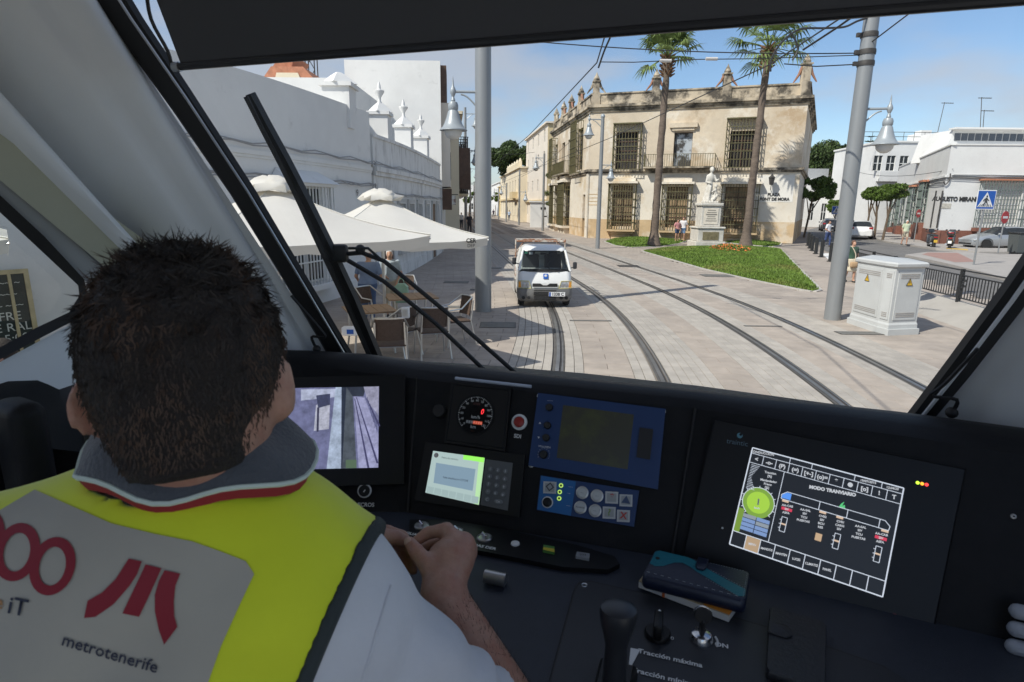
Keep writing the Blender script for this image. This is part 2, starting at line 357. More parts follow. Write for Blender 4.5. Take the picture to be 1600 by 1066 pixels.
def unit(a, s0, s1, t0, t1, z, kind, gap):
    gs = gap * (2.0 if kind == 'slab' else 1.6); q = [TC(s0 + gs, t0 + gap), TC(s0 + gs, t1 - gap), TC(s1 - gs, t1 - gap), TC(s1 - gs, t0 + gap)]
    c = (q[0] + q[2]) / 2
    if c.y < 6.2 or c.y > 95: return
    if kind == 'slab':
        if any(inpoly(c.to_2d(), p) for p in LW.values()) or inpoly(c.to_2d(), ROADP): return
    for p in q: p.z = z
    near.append((c.y, q, kind, z))
def rows(t0, t1, ws, ls, s_a, s_b, kind, gap, jit=0.001, bond=True):
    n = max(1, round((t1 - t0) / ws)); wd = (t1 - t0) / n; s = s_a; k = 0
    while s < s_b:
        l = ls
        off = (wd * 0.5 if (k % 2 and bond) else 0)
        tt = t0 - off if bond else t0
        for i in range(n + (1 if bond else 0)):
            a_, b_ = max(t0, tt + i * wd), min(t1, tt + (i + 1) * wd)
            if b_ - a_ > 0.08: unit(None, s, s + l, a_, b_, random.uniform(-jit, jit), kind, gap)
        s += l; k += 1
E1 = 0.105
bands = []
rl = RAILS
sett_l = [(rl[0] - 0.80, rl[0] - E1), (rl[0] + E1, rl[0] + 0.40), (rl[1] - 0.40, rl[1] - E1), (rl[1] + E1, rl[1] + 0.80), (rl[2] - 0.80, rl[2] - E1), (rl[2] + E1, rl[2] + 0.42), (rl[3] - 0.36, rl[3] - E1), (rl[3] + E1, rl[3] + 0.85)]
for a_, b_ in sett_l: rows(a_, b_, 0.135, 0.27, -26, 30, 'sett', 0.004, bond=False)
slab_l = [(-9.5, rl[0] - 0.80), (rl[0] + 0.40, rl[1] - 0.40), (rl[1] + 0.80, rl[2] - 0.80), (rl[2] + 0.42, rl[3] - 0.36), (rl[3] + 0.85, 16.5)]
for i, (a_, b_) in enumerate(slab_l): rows(a_, b_, 0.62 if i in (0, 4) else (b_ - a_) / (1 if i != 2 else 2) if False else 0.55, 0.33, -26, 62, 'slab', 0.0032)
vis = []
for it in near:
    c = (it[1][0] + it[1][2]) / 2; d = c - CP; zc = d.dot(FW)
    px = 800 + FPX * d.dot(RT) / zc; py = 533 - FPX * d.dot(UP) / zc
    lim = 560 + 0.11 * (px - 480)
    inv = 470 < px < 1450 and 380 < py < lim and it[2] == 'slab'
    vis.append((py if inv else -1, it))
vis.sort(key=lambda a: -a[0]); single = [it for p, it in vis[:300] if p > 0]; rest = [it for p, it in vis[300:]] + [it for p, it in vis[:300] if p <= 0]
def slabgeo(mb, q, z, th=0.03, sides=True):
    lo = [Vector((p.x, p.y, z - th)) for p in q]; ins = 0.004; c = (q[0] + q[2]) / 2; top = [p + (c - p).normalized() * ins for p in q]
    mid = [Vector((p.x, p.y, z - 0.004)) for p in q]
    if sides: mb.add(top + mid + lo, [(0, 3, 2, 1)] + [(i, (i + 1) % 4, 4 + (i + 1) % 4, 4 + i) for i in range(4)] + [(4 + i, 4 + (i + 1) % 4, 8 + (i + 1) % 4, 8 + i) for i in range(4)])
    else: mb.add(top, [(0, 3, 2, 1)])
for it in single:
    mb = MB(); slabgeo(mb, it[1], it[3]); mb.build('paving_slab', m_slab, pav, 0)
for it in rest:
    slabgeo(far_sl if it[2] == 'slab' else far_st, it[1], it[3], sides=it[0] < 22)
o = far_sl.build('paving_slab_field', m_slab, pav, 0); o['kind'] = 'stuff'
o = far_st.build('sett_field', m_sett, pav, 0); o['kind'] = 'stuff'
# road and its island
b = MB(); b.poly([(p.x, p.y, -0.012) for p in ROADP][::-1]); tag(b.build('road', m_asph, None, 0), kind='structure')
def flat(name, pts, z, m, h=0.0, parent=None, label=None):
    g = [G(x, y) for x, y in pts]; b = MB()
    if h: b.prism([(p.x, p.y, z - h) for p in g], (0, 0, h))
    else:
        a = sum(g[i].x * g[(i + 1) % len(g)].y - g[(i + 1) % len(g)].x * g[i].y for i in range(len(g)))
        b.poly([(p.x, p.y, z) for p in (g if a > 0 else g[::-1])])
    o = b.build(name, m, parent, 0); tag(o, kind='structure'); return o
flat('traffic_island', [(1414, 401), (1473, 413.5), (1577, 440), (1680, 466), (1680, 400), (1560, 400), (1500, 396), (1447, 396.5)], 0.10, m_grey, 0.12)
flat('red_crossing_paving', [(1440, 400.5), (1450, 397.5), (1496, 398), (1524, 412.5), (1492, 413.5), (1466, 407)], 0.104, m_red)
flat('sidewalk', [(1361, 371.5), (1382, 378.5), (1430, 386), (1462, 391), (1530, 396), (1700, 398), (1700, 376), (1480, 378), (1455, 384), (1420, 371), (1392, 362), (1372, 360)], 0.10, m_grey, 0.12)
flat('yellow_kerb_line', [(1478, 391.6), (1512, 394.2), (1512, 392.0), (1478, 389.6)], 0.106, m_yelp)
flat('crossing_marking', [(1284, 396), (1300, 411), (1312, 409), (1300, 396)], 0.002, m_white)
# lawn: soil mound, edging, blades
m_soil = mat('lawn_soil', (0.10, 0.105, 0.035), 0.95, var=0.3, scale=1.5, stain=[((0.17, 0.13, 0.06), 0.5, 0.5, 0.7, 0.6)])
m_blade = mat('grass_blade', (0.135, 0.215, 0.035), 0.6, var=0.35, scale=0.9, island=0.35, stain=[((0.30, 0.24, 0.09), 0.30, 0.54, 0.68, 0.5)], spec=0.3)
gr = MB(); soil = MB(); kb = MB()
for key, poly in LW.items():
    c = sum(poly, Vector((0, 0))) / len(poly); hh = {'a': 0.22, 'b': 0.25, 'c': 0.2}[key]
    def zf(p, poly=poly, hh=hh):
        dm = min((Vector(p) - (a + (b_ - a) * max(0, min(1, (Vector(p) - a).dot(b_ - a) / (b_ - a).length_squared)))).length for a, b_ in zip(poly, poly[1:] + poly[:1])); return hh * (1 - math.exp(-dm / 1.6)) + 0.0
    rings = [[Vector((*(p + (c - p) * k), 0)) for p in poly] for k in (0.0, 0.06, 0.15, 0.3, 0.5, 0.75, 0.98)]
    for r_ in rings:
        for p in r_: p.z = zf(p.to_2d()) + 0.01
    soil.loft(rings, True, False)
    for i in range(len(poly)):
        a, b_ = poly[i], poly[(i + 1) % len(poly)]; d = (b_ - a).normalized(); n_ = Vector((d.y, -d.x)) * 0.11
        if (c - a).dot(n_) > 0: n_ = -n_
        kb.prism([(a.x, a.y, -0.03), (b_.x, b_.y, -0.03), (b_.x + n_.x, b_.y + n_.y, -0.03), (a.x + n_.x, a.y + n_.y, -0.03)], (0, 0, 0.06))
    xs = [p.x for p in poly]; ys = [p.y for p in poly]; want = {'a': 52000, 'b': 12000, 'c': 8000}[key]; k = 0
    while k < want:
        p = Vector((random.uniform(min(xs), max(xs)), random.uniform(min(ys), max(ys))))
        if not inpoly(p, poly): continue
        if key == 'a' and random.random() > (16 / p.y) ** 0.6: continue
        z = zf(p); h = random.uniform(0.05, 0.12); a = random.uniform(0, 2 * PI); wv = 0.012 + p.y * 0.0006; d = Vector((math.cos(a), math.sin(a), 0)) * wv; le = Vector((random.gauss(0, 0.03), random.gauss(0, 0.03), h))
        q = Vector((p.x, p.y, z)); gr.add((q - d, q + d, q + le), ((0, 1, 2),)); k += 1
lw = thing('lawn', 'green wedge of lawn in three patches around the statue', 'lawn', Vector((*LW['a'][4], 0))); tag(lw, kind='structure')
soil.build('soil', m_soil, lw); kb.build('edging', m_kerb, lw, 0); o = gr.build('grass', m_blade, lw, 0); o['kind'] = 'stuff'
# drain covers and gratings
def grating(px, lab, wd, ln, n, solid=False):
    p = G(*px); t = thing('drain_grating', lab, 'grating', p, -A0 * 0 - 0.0, 'iron covers in the paving'); s = MB()
    s.box((0, 0, 0.004), (wd, ln, 0.008)); s.build('cover', m_iron, t, 0, local=True)
    fr = MB(); k = 0
    for i in range(n): fr.box((0, -ln / 2 + ln * (i + 0.5) / n, 0.011), (wd * 0.96, ln / n * 0.5, 0.006))
    if n: fr.build('grate_bars', mat('grate_metal', (0.26, 0.25, 0.23), 0.6, metal=0.3, var=0.2), t, 0, local=True)
    return t
grating((778, 508), 'square iron grating in the paving just in front of the left mast', 0.75, 0.62, 9)
grating((1345, 521), 'dark iron cover in front of the white electrical cabinet', 0.95, 0.30, 4)
grating((923, 501.5), 'thin slotted drain across the track bed before the van', 0.92, 0.10, 2)
grating((1192, 510), 'thin slotted drain between the rails of the second track', 0.8, 0.09, 2)
grating((982, 416), 'dark square cover beside the bare lamp post', 0.9, 0.9, 0)
grating((1120, 431), 'reddish dark cover along the front edge of the lawn', 1.1, 0.8, 5)
grating((713, 441), 'slotted cover in the shaded sidewalk left of the mast', 0.8, 0.55, 7)
grating((742, 453), 'small dark cover close behind the left mast', 0.28, 0.3, 0)
grating((700, 480), 'narrow cover in the sidewalk beside the café chairs', 0.75, 0.3, 5)
grating((772, 419), 'dark cover right behind the left mast beside the rail', 0.6, 0.5, 3)
# ================================================================== BUILDINGS
m_glassd = mat('window_glass_dark', (0.025, 0.03, 0.035), 0.12, spec=0.35)
m_void = mat('dark_interior', (0.035, 0.032, 0.03), 0.9)
m_grille = mat('olive_iron', (0.13, 0.115, 0.055), 0.65, metal=0.2, var=0.35, scale=3)
m_grillew = mat('white_iron', (0.74, 0.74, 0.72), 0.5, var=0.1)
m_grilleg = mat('green_grey_iron', (0.16, 0.20, 0.18), 0.6, metal=0.2, var=0.2)
m_plast = mat('mansion_plaster', (0.63, 0.535, 0.41), 0.92, var=0.12, scale=0.35, bump=0.3, bscale=9, stain=[((0.42, 0.30, 0.18), 0.32, 0.50, 0.64, 0.8), ((0.76, 0.70, 0.60), 0.5, 0.52, 0.60, 0.75), ((0.28, 0.22, 0.16), 0.7, 0.60, 0.72, 0.6), ((0.55, 0.47, 0.37), 3.0, 0.5, 0.62, 0.5)])
m_plasw = mat('mansion_plaster_white', (0.73, 0.665, 0.56), 0.92, var=0.12, scale=0.5, bump=0.3, bscale=9, stain=[((0.55, 0.42, 0.25), 0.35, 0.54, 0.66, 0.75), ((0.34, 0.27, 0.19), 0.8, 0.62, 0.74, 0.6), ((0.62, 0.52, 0.38), 2.5, 0.52, 0.62, 0.5)])
m_plasb = mat('mansion_plinth_plaster', (0.55, 0.40, 0.235), 0.94, var=0.2, scale=0.6, bump=0.35, bscale=8, stain=[((0.68, 0.60, 0.48), 0.6, 0.52, 0.62, 0.7), ((0.30, 0.22, 0.13), 0.9, 0.58, 0.72, 0.6)])
m_mold = mat('mansion_parapet', (0.52, 0.44, 0.33), 0.95, var=0.2, scale=1.0, bump=0.3, bscale=9, stain=[((0.045, 0.04, 0.035), 0.75, 0.43, 0.57, 0.9), ((0.60, 0.53, 0.43), 0.8, 0.56, 0.66, 0.7)])
m_brick = mat('bare_brick', (0.33, 0.17, 0.11), 0.9, var=0.3, scale=6, bump=0.3)
m_ww = mat('whitewash', (0.73, 0.725, 0.705), 0.9, var=0.05, scale=0.8, bump=0.3, bscale=5, stain=[((0.66, 0.65, 0.63), 0.45, 0.50, 0.68, 0.6), ((0.42, 0.41, 0.385), 1.8, 0.60, 0.74, 0.55)])
m_wwd = mat('whitewash_dirty', (0.70, 0.695, 0.68), 0.92, var=0.08, scale=0.8, bump=0.3, bscale=6, stretch=(2.2, 2.2, 0.7), stain=[((0.30, 0.29, 0.27), 0.8, 0.52, 0.70, 0.7), ((0.08, 0.078, 0.07), 1.6, 0.60, 0.74, 0.7)])
m_cream = mat('cream_render', (0.72, 0.63, 0.47), 0.9, var=0.07, scale=0.5)
m_creamd = mat('cream_trim', (0.62, 0.50, 0.30), 0.9, var=0.08)
m_pink = mat('pale_beige_render', (0.69, 0.62, 0.53), 0.9, var=0.06, scale=0.5)
m_yell = mat('yellow_render', (0.74, 0.55, 0.25), 0.9, var=0.07, scale=0.5)
m_tile = mat('terracotta', (0.47, 0.20, 0.115), 0.85, var=0.25, scale=5, bump=0.2)
m_brown = mat('brown_wood', (0.10, 0.055, 0.035), 0.6, var=0.3, scale=4)
m_dado = mat('maroon_dado', (0.19, 0.075, 0.05), 0.75, var=0.2, scale=4)
m_frame = mat('window_frame_white', (0.72, 0.72, 0.70), 0.5)
m_cable = mat('cable_black', (0.03, 0.03, 0.032), 0.6)
m_cableg = mat('cable_grey', (0.34, 0.34, 0.34), 0.7)
class Face:
    def __init__(s, a, b, ref=None):      # a,b ground corners; outward is towards the camera unless ref says otherwise
        s.a = Vector((a[0], a[1], 0)); s.b = Vector((b[0], b[1], 0)); s.u = (s.b - s.a).normalized(); s.L = (s.b - s.a).length; s.n = Vector((s.u.y, -s.u.x, 0))
        r = Vector(ref) if ref is not None else Vector((0, 0, 0))
        if (r - s.a).dot(s.n) < 0: s.n = -s.n
    def pt(s, u, z, d=0.0): return s.a + s.u * u + s.n * d + Vector((0, 0, z))
    def hit(s, px, py): p = onplane(px, py, s.a, s.n); return (p - s.a).dot(s.u), p.z
    def rect(s, x0, y0, x1, y1):
        u0, z1 = s.hit((x0), (y0)); u1, z0 = s.hit(x1, y1); return (min(u0, u1), max(u0, u1), min(z0, z1), max(z0, z1))
    def wall(s, mb, z0, z1, opens=(), depth=0.3, u0=0.0, u1=None, d=0.0):
        u1 = s.L if u1 is None else u1
        us = sorted({u0, u1} | {min(max(v, u0), u1) for o in opens for v in o[:2]}); zs = sorted({z0, z1} | {min(max(v, z0), z1) for o in opens for v in o[2:4]})
        for i in range(len(us) - 1):
            for j in range(len(zs) - 1):
                cu, cz = (us[i] + us[i + 1]) / 2, (zs[j] + zs[j + 1]) / 2
                if any(o[0] < cu < o[1] and o[2] < cz < o[3] for o in opens): continue
                s.q(mb, us[i], us[i + 1], zs[j], zs[j + 1], d)
        for o in opens:
            for (p, q) in (((o[0], o[2]), (o[1], o[2])), ((o[1], o[2]), (o[1], o[3])), ((o[1], o[3]), (o[0], o[3])), ((o[0], o[3]), (o[0], o[2]))):
                mb.quad(s.pt(*p, d), s.pt(*q, d), s.pt(*q, d - depth), s.pt(*p, d - depth))
    def q(s, mb, u0, u1, z0, z1, d=0.0): mb.quad(s.pt(u0, z0, d), s.pt(u1, z0, d), s.pt(u1, z1, d), s.pt(u0, z1, d))
    def box(s, mb, u0, u1, z0, z1, d0, d1):
        p = [s.pt(u0, z0, d0), s.pt(u1, z0, d0), s.pt(u1, z0, d1), s.pt(u0, z0, d1)]; mb.prism(p, (0, 0, z1 - z0))
    def window(s, par, o, depth=0.22, m_f=None, m_g=None, nu=2, nz=3, fw=0.06, name='window'):
        f = MB(); u0, u1, z0, z1 = o[:4]
        for i in range(nu + 1): c = u0 + (u1 - u0) * i / nu; s.box(f, max(u0, c - fw / 2), min(u1, c + fw / 2), z0, z1, -depth - 0.03, -depth + 0.03)
        for j in range(nz + 1): c = z0 + (z1 - z0) * j / nz; s.box(f, u0 + 0.002, u1 - 0.002, max(z0, c - fw / 2), min(z1, c + fw / 2), -depth - 0.028, -depth + 0.028)
        w_ = f.build(name, m_f or m_frame, par, 0); g = MB(); s.q(g, u0, u1, z0, z1, -depth - 0.01); g.build('pane', m_g or m_glassd, w_, 0); return w_
    def grille(s, par, o, d=0.28, sp=0.14, nz=5, r=0.012, m_=None, hood=True, name='grille', fan=False):
        m_ = m_ or m_grille; g = MB(); u0, u1, z0, z1 = o[:4]; n = max(3, round((u1 - u0) / sp))
        for i in range(n + 1):
            u = u0 + (u1 - u0) * i / n; g.box2((0, 0, 0), (0, 0, 0)) if False else None
            s.box(g, u - r, u + r, z0, z1, d - r, d + r)
        k = max(1, round(d / sp))
        for e in (u0, u1):
            for i in range(k): dd = d * i / k; s.box(g, e - r, e + r, z0, z1, dd, dd + 2 * r)
        for j in range(nz + 1):
            z = z0 + (z1 - z0) * j / nz; s.box(g, u0 - r, u1 + r, z - 1.3 * r, z + 1.3 * r, d + r, d + 2.4 * r)
            for e in (u0, u1): s.box(g, e - 1.2 * r, e + 1.2 * r, z - 1.3 * r, z + 1.3 * r, 0, d)
        return g.build(name, m_, par, 0)
def extr(poly2, z0, z1, mb): mb.prism([(p[0], p[1], z0) for p in poly2], (0, 0, z1 - z0))
def wirepath(a, b, sag=0.0, n=10):
    a, b = Vector(a), Vector(b); return [a.lerp(b, i / n) - Vector((0, 0, sag * 4 * (i / n) * (1 - i / n))) for i in range(n + 1)]
# ------------------------------------------------------------------ the old mansion
mL = AT(917, 372, 48.5).to_2d(); mR = AT(1239, 372, 43.5).to_2d()
Fm = Face(mL, mR); sdir = Vector((math.sin(A0), math.cos(A0))); mB_ = mL + sdir * 17.0; Fs = Face(mB_, mL, ref=(-10, 40, 0)); mRb = AT(1252, 360, 60).to_2d(); Fr = Face(mR, mRb, ref=(60, 45, 0))
zc_ = sum(Fm.hit(x, y)[1] for x, y in ((925, 170), (1255, 149))) / 2; zs_ = sum(Fm.hit(x, y)[1] for x, y in ((925, 266), (1245, 266))) / 2; zp_ = zc_ + 0.95
man = thing('mansion', 'derelict two-storey cream mansion with iron window cages and parapet pinnacles behind the statue', 'mansion', (*((mL + mR) / 2), 0))
up = [Fm.rect(964, 207, 995, 264), Fm.rect(1054, 207, 1079, 262), Fm.rect(1142, 205, 1176, 262)]
lo_ = [Fm.rect(957, 290, 986, 354), Fm.rect(1042, 292, 1071, 356), Fm.rect(1134, 292, 1170, 358)]
b = MB(); Fm.wall(b, zs_, zc_, up, 0.45); Fs_up = [(1.2, 2.6, zs_ + 0.4, zs_ + 3.4), (5.2, 6.6, zs_ + 0.3, zs_ + 3.2), (8.0, 9.4, zs_ + 0.3, zs_ + 3.2), (12.2, 14.2, zs_ + 0.3, zs_ + 3.6)]
Fs.wall(b, zs_, zc_, Fs_up, 0.4); Fr.wall(b, zs_, zc_); b.build('upper_wall', m_plast, man, 0)
b = MB(); zl = 1.5; Fm.wall(b, zl, zs_, [(o[0], o[1], max(o[2], zl), o[3]) for o in lo_], 0.45); Fs_lo = [(2.2, 4.0, 0.7, 4.2), (7.0, 9.4, 0.7, 4.3), (15.0, 15.9, 0.02, 3.4)]
Fs.wall(b, zl, zs_, [(o[0], o[1], max(zl, o[2]), o[3]) for o in Fs_lo], 0.4); Fr.wall(b, zl, zs_); b.build('lower_wall', m_plasw, man, 0)
b = MB(); Fm.wall(b, 0, zl, [(o[0], o[1], o[2], zl) for o in lo_], 0.45); Fs.wall(b, 0, zl, [(o[0], o[1], o[2], zl) for o in Fs_lo], 0.4); Fr.wall(b, 0, zl); b.build('plinth', m_plasb, man, 0)
def band(F, mb, z0, z1, d, e=0.0): F.box(mb, -e, F.L + e, z0, z1, -0.1, d)
b = MB()
for F_ in (Fm, Fs, Fr):
    band(F_, b, zs_ - 0.06, zs_ + 0.12, 0.22, 0.2); band(F_, b, zs_ - 0.2, zs_ - 0.06, 0.12, 0.1); band(F_, b, zc_ - 0.1, zc_ + 0.1, 0.34, 0.3); band(F_, b, zc_ - 0.26, zc_ - 0.1, 0.2, 0.18); band(F_, b, zc_ - 0.42, zc_ - 0.26, 0.1, 0.08)
b.build('cornice', m_mold, man, 0)
b = MB()
for F_ in (Fm, Fs, Fr): F_.box(b, -0.05, F_.L + 0.05, zc_ + 0.1, zp_ - 0.1, -0.35, 0.0); F_.box(b, -0.1, F_.L + 0.1, zp_ - 0.1, zp_, -0.42, 0.08)
b.build('parapet', m_mold, man, 0)
b = MB(); b.poly([(*mL, zc_), (*mR, zc_), (*mRb, zc_), (*mB_, zc_)]); b.build('roof', m_mold, man, 0)
def pinnacle(F_, u, h, w_):
    b = MB(); c = F_.pt(u, zp_ - 0.95, -0.1); b.box(c + Vector((0, 0, 0.5)), (w_ * 1.25, w_ * 1.25, 1.0)); b.box(c + Vector((0, 0, 1.0 + h * 0.25)), (w_, w_, h * 0.5)); b.box(c + Vector((0, 0, 1.0 + h * 0.52)), (w_ * 1.3, w_ * 1.3, 0.1))
    b.lathe([(w_ * 0.45, 0), (w_ * 0.55, 0.12), (w_ * 0.35, 0.3), (w_ * 0.12, 0.5), (0.02, 0.62)], 10, c + Vector((0, 0, 1.0 + h * 0.55))); po = b.build('pinnacle', m_mold, man, 30)
    s_ = MB()                                      # broken scroll brackets, brick showing
    for e in (-1, 1): s_.tube([c + F_.u * e * (w_ * 0.5 + k * 0.16) + Vector((0, 0, 1.0 + h * 0.45 * (1 - k / 3) ** 1.5 + 0.04 * math.sin(k * 4))) for k in range(4)], [0.11, 0.09, 0.07, 0.04], 6)
    s_.build('scroll', m_brick if u > 2 else m_mold, po)
for px in (931, 1024, 1134): pinnacle(Fm, Fm.hit(px, 150)[0], 1.55, 0.46)
pinnacle(Fm, Fm.L - 0.35, 2.2, 0.5)
for u in (1.0, 5.0, 8.6, 12.6): pinnacle(Fs, u, 1.3, 0.45)
for i, o in enumerate(up):
    if i != 1:
        Fm.window(man, o, 0.3, m_brown, m_void, 2, 4, 0.08); c = Fm.rect(*((961, 195, 1000, 265) if i == 0 else (1137, 187, 1184, 262))); Fm.grille(man, c, 0.5, 0.22, 6, 0.02)
        h_ = MB(); Fm.box(h_, c[0] - 0.05, c[1] + 0.05, c[3], c[3] + 0.06, 0, 0.55); h_.build('cage_hood', m_grille, man, 0)
    else:
        Fm.window(man, o, 0.3, m_brown, mat('pale_void', (0.42, 0.46, 0.5), 0.5, stain=[((0.05, 0.045, 0.04), 0.9, 0.42, 0.5, 1.0)]), 1, 1, 0.06); c = Fm.rect(1047, 193, 1090, 199); h_ = MB(); Fm.box(h_, c[0], c[1], c[2], c[3], 0, 0.25); Fm.box(h_, c[0] + 0.2, c[1] - 0.2, c[2] - 0.2, c[2], 0, 0.15); h_.build('lintel', m_plast, man, 0)
        c = Fm.rect(1008, 243, 1117, 264); h_ = MB(); Fm.box(h_, c[0], c[1], zs_ + 0.12, zs_ + 0.22, 0, 0.8); bo = h_.build('balcony', m_mold, man, 0); Fm.grille(bo, (c[0] + 0.03, c[1] - 0.03, zs_ + 0.22, c[3]), 0.76, 0.17, 1, 0.014, name='balcony_railing')
for i, o in enumerate(lo_):
    Fm.window(man, o, 0.3, m_brown, mat('tan_shutter', (0.30, 0.21, 0.12), 0.7, var=0.5, scale=1.4), 2, 4, 0.09)
    c = Fm.rect(*((953, 287, 991, 359), (1036, 288, 1077, 361), (1129, 288, 1180, 364))[i]); Fm.grille(man, c, 0.48, 0.19, 6, 0.02)
    h_ = MB(); Fm.box(h_, c[0] - 0.15, c[1] + 0.15, c[3], c[3] + 0.16, 0, 0.58); Fm.box(h_, c[0] + 0.05, c[1] - 0.05, c[3] + 0.16, c[3] + 0.42, 0, 0.34); Fm.box(h_, c[0] + 0.2, c[1] - 0.2, c[3] + 0.42, c[3] + 0.5, 0, 0.22); h_.build('window_hood', m_plasw, man, 0)
    h_ = MB(); Fm.box(h_, c[0] - 0.1, c[1] + 0.1, c[2] - 0.14, c[2], 0, 0.56); Fm.box(h_, c[0] + 0.1, c[1] - 0.1, c[2] - 0.34, c[2] - 0.14, 0, 0.34); Fm.box(h_, c[0] + 0.3, c[1] - 0.3, 0, c[2] - 0.34, 0, 0.2); h_.build('window_sill', m_plasb, man, 0)
for i, o in enumerate(Fs_up):
    Fs.window(man, o, 0.25, m_brown, m_glassd, 2, 4)
    if i in (0, 3): Fs.grille(man, (o[0] - 0.2, o[1] + 0.2, o[2] - 0.3, o[3] + 0.5), 0.6, 0.2, 6, 0.02, hood=True)
h_ = MB(); Fs.box(h_, 4.4, 10.2, zs_ + 0.12, zs_ + 0.22, 0, 0.8); bo = h_.build('balcony', m_mold, man, 0); Fs.grille(bo, (4.45, 10.15, zs_ + 0.22, zs_ + 1.25), 0.76, 0.16, 1, 0.014, name='balcony_railing')
for i, o in enumerate(Fs_lo):
    if i < 2:
        Fs.window(man, o, 0.25, m_brown, m_void, 2, 4); Fs.grille(man, (o[0] - 0.25, o[1] + 0.25, o[2], o[3] + 0.3), 0.6, 0.18, 6, 0.02); h_ = MB(); Fs.box(h_, o[0] - 0.4, o[1] + 0.4, o[3] + 0.3, o[3] + 0.5, 0, 0.75); Fs.box(h_, o[0] - 0.1, o[1] + 0.1, o[3] + 0.5, o[3] + 0.85, 0, 0.5); Fs.box(h_, o[0] - 0.4, o[1] + 0.4, o[2] - 0.2, o[2], 0, 0.75)
        for e in (o[0], (o[0] + o[1]) / 2, o[1]): Fs.box(h_, e - 0.15, e + 0.15, 0, o[2] - 0.2, 0, 0.5)
        h_.build('window_hood', m_plasw, man, 0)
    else:
        h_ = MB(); Fs.box(h_, o[0], o[1], o[2], o[3], -0.35, -0.25); h_.build('door', m_brown, man, 0)
h_ = MB(); Fs.box(h_, Fs.L - 0.55, Fs.L + 0.06, 0.0, zs_ - 0.2, 0, 0.1); h_.build('pilaster', m_plasw, man, 0)
m_blk = mat('black_letter_tile', (0.03, 0.03, 0.03), 0.4)
c = Fm.rect(1178, 274, 1238, 316); h_ = MB(); Fm.q(h_, c[0], c[1], c[2], c[3], 0.012); h_.build('painted_panel', mat('panel_white', (0.76, 0.73, 0.67), 0.9, var=0.08, scale=0.8, stain=[((0.62, 0.5, 0.3), 0.8, 0.62, 0.7, 0.7)]), man, 0)
for s_, px, py, sz in (('PLAZA', 1209, 304.5, 0.30), ('FONT DE MORA', 1210, 311.5, 0.29)):
    u, z = Fm.hit(px, py); text(s_, sz, m_blk, man, Fm.pt(u, z, 0.03), Fm.u, (0, 0, 1), extrude=0.01, bold=0.012, sx=0.92)
c = Fm.rect(919, 300, 934, 322)
for k in range(4): h_ = MB(); zz = c[2] + (c[3] - c[2]) * (k + 0.2) / 4; Fm.box(h_, c[0], c[1], zz, zz + 0.06, 0, 0.012); h_.build('faded_plaque_line', m_plasb, man, 0)
u, z = Fm.hit(1205, 283); h_ = MB(); c_ = Fm.pt(u, z, 0.5); h_.lathe([(0.07, -0.3), (0.14, -0.28), (0.22, 0.18), (0.26, 0.2), (0.10, 0.36), (0.03, 0.5)], 6, c_); h_.tube([Fm.pt(u, z - 0.55, 0), Fm.pt(u, z - 0.6, 0.3), Fm.pt(u, z - 0.32, 0.5)], 0.025, 5); lo = h_.build('wall_lantern', m_iron, man)
# ------------------------------------------------------------------ curved white house on the shaded side
CW = [(-9.5, 4.6), (-7.9, 7.2), (-6.55, 9.7), (-5.75, 11.6), (-5.25, 13.2), (-4.85, 14.9), (-4.5, 16.7), (-4.22, 18.3)]
CW2 = [(-4.2, 18.5), (-3.95, 21.0), (-3.8, 24.0), (-3.76, 28.0), (-3.8, 31.8)]
hs = thing('white_house', 'low whitewashed house with curved wall and parapet behind the café parasols', 'house', (-5.25, 13.2, 0))
def arcwall(mb, pts, z0, z1, d=0.0, thick=0.4):
    P = smooth_path([(x, y, 0) for x, y in pts], 4); f = []; bk = []
    for i, p in enumerate(P):
        t = (P[min(i + 1, len(P) - 1)] - P[max(i - 1, 0)]).normalized(); n = Vector((t.y, -t.x, 0)); f.append(p + n * d); bk.append(p + n * (d - thick))
    zz = lambda p, z: Vector((p.x, p.y, z(p) if callable(z) else z))
    mb.loft([[zz(f[i], z0), zz(f[i], z1), zz(bk[i], z1), zz(bk[i], z0)] for i in range(len(P))]); return f
b = MB(); arcwall(b, CW, 0.35, lambda p: 5.02 + 0.004 * (p.y - 12)); b.build('wall', m_ww, hs, 30)
b = MB(); arcwall(b, CW, 0.0, 0.35, 0.03); arcwall(b, CW, 3.42, 3.52, 0.05); arcwall(b, CW, 3.36, 3.42, 0.025); b.build('string_course', m_ww, hs, 30)
wins2 = []
b = MB(); arcwall(b, CW2, 0.4, 4.45); b.build('street_wall', m_wwd, hs, 30)
b = MB(); arcwall(b, CW2, 3.42, 3.56, 0.12); arcwall(b, CW2, 3.3, 3.42, 0.07); arcwall(b, CW2, 4.4, 4.5, 0.04, 0.5); arcwall(b, CW2, 0, 0.4, 0.03); b.build('street_cornice', m_wwd, hs, 30)
b = MB(); b.poly([(x, y, 3.6) for x, y in CW + CW2] + [(-14, 31.8, 3.6), (-16, 6, 3.6)]); b.build('roof', m_ww, hs, 0)
P2 = smooth_path([(x, y, 0) for x, y in CW2], 8)
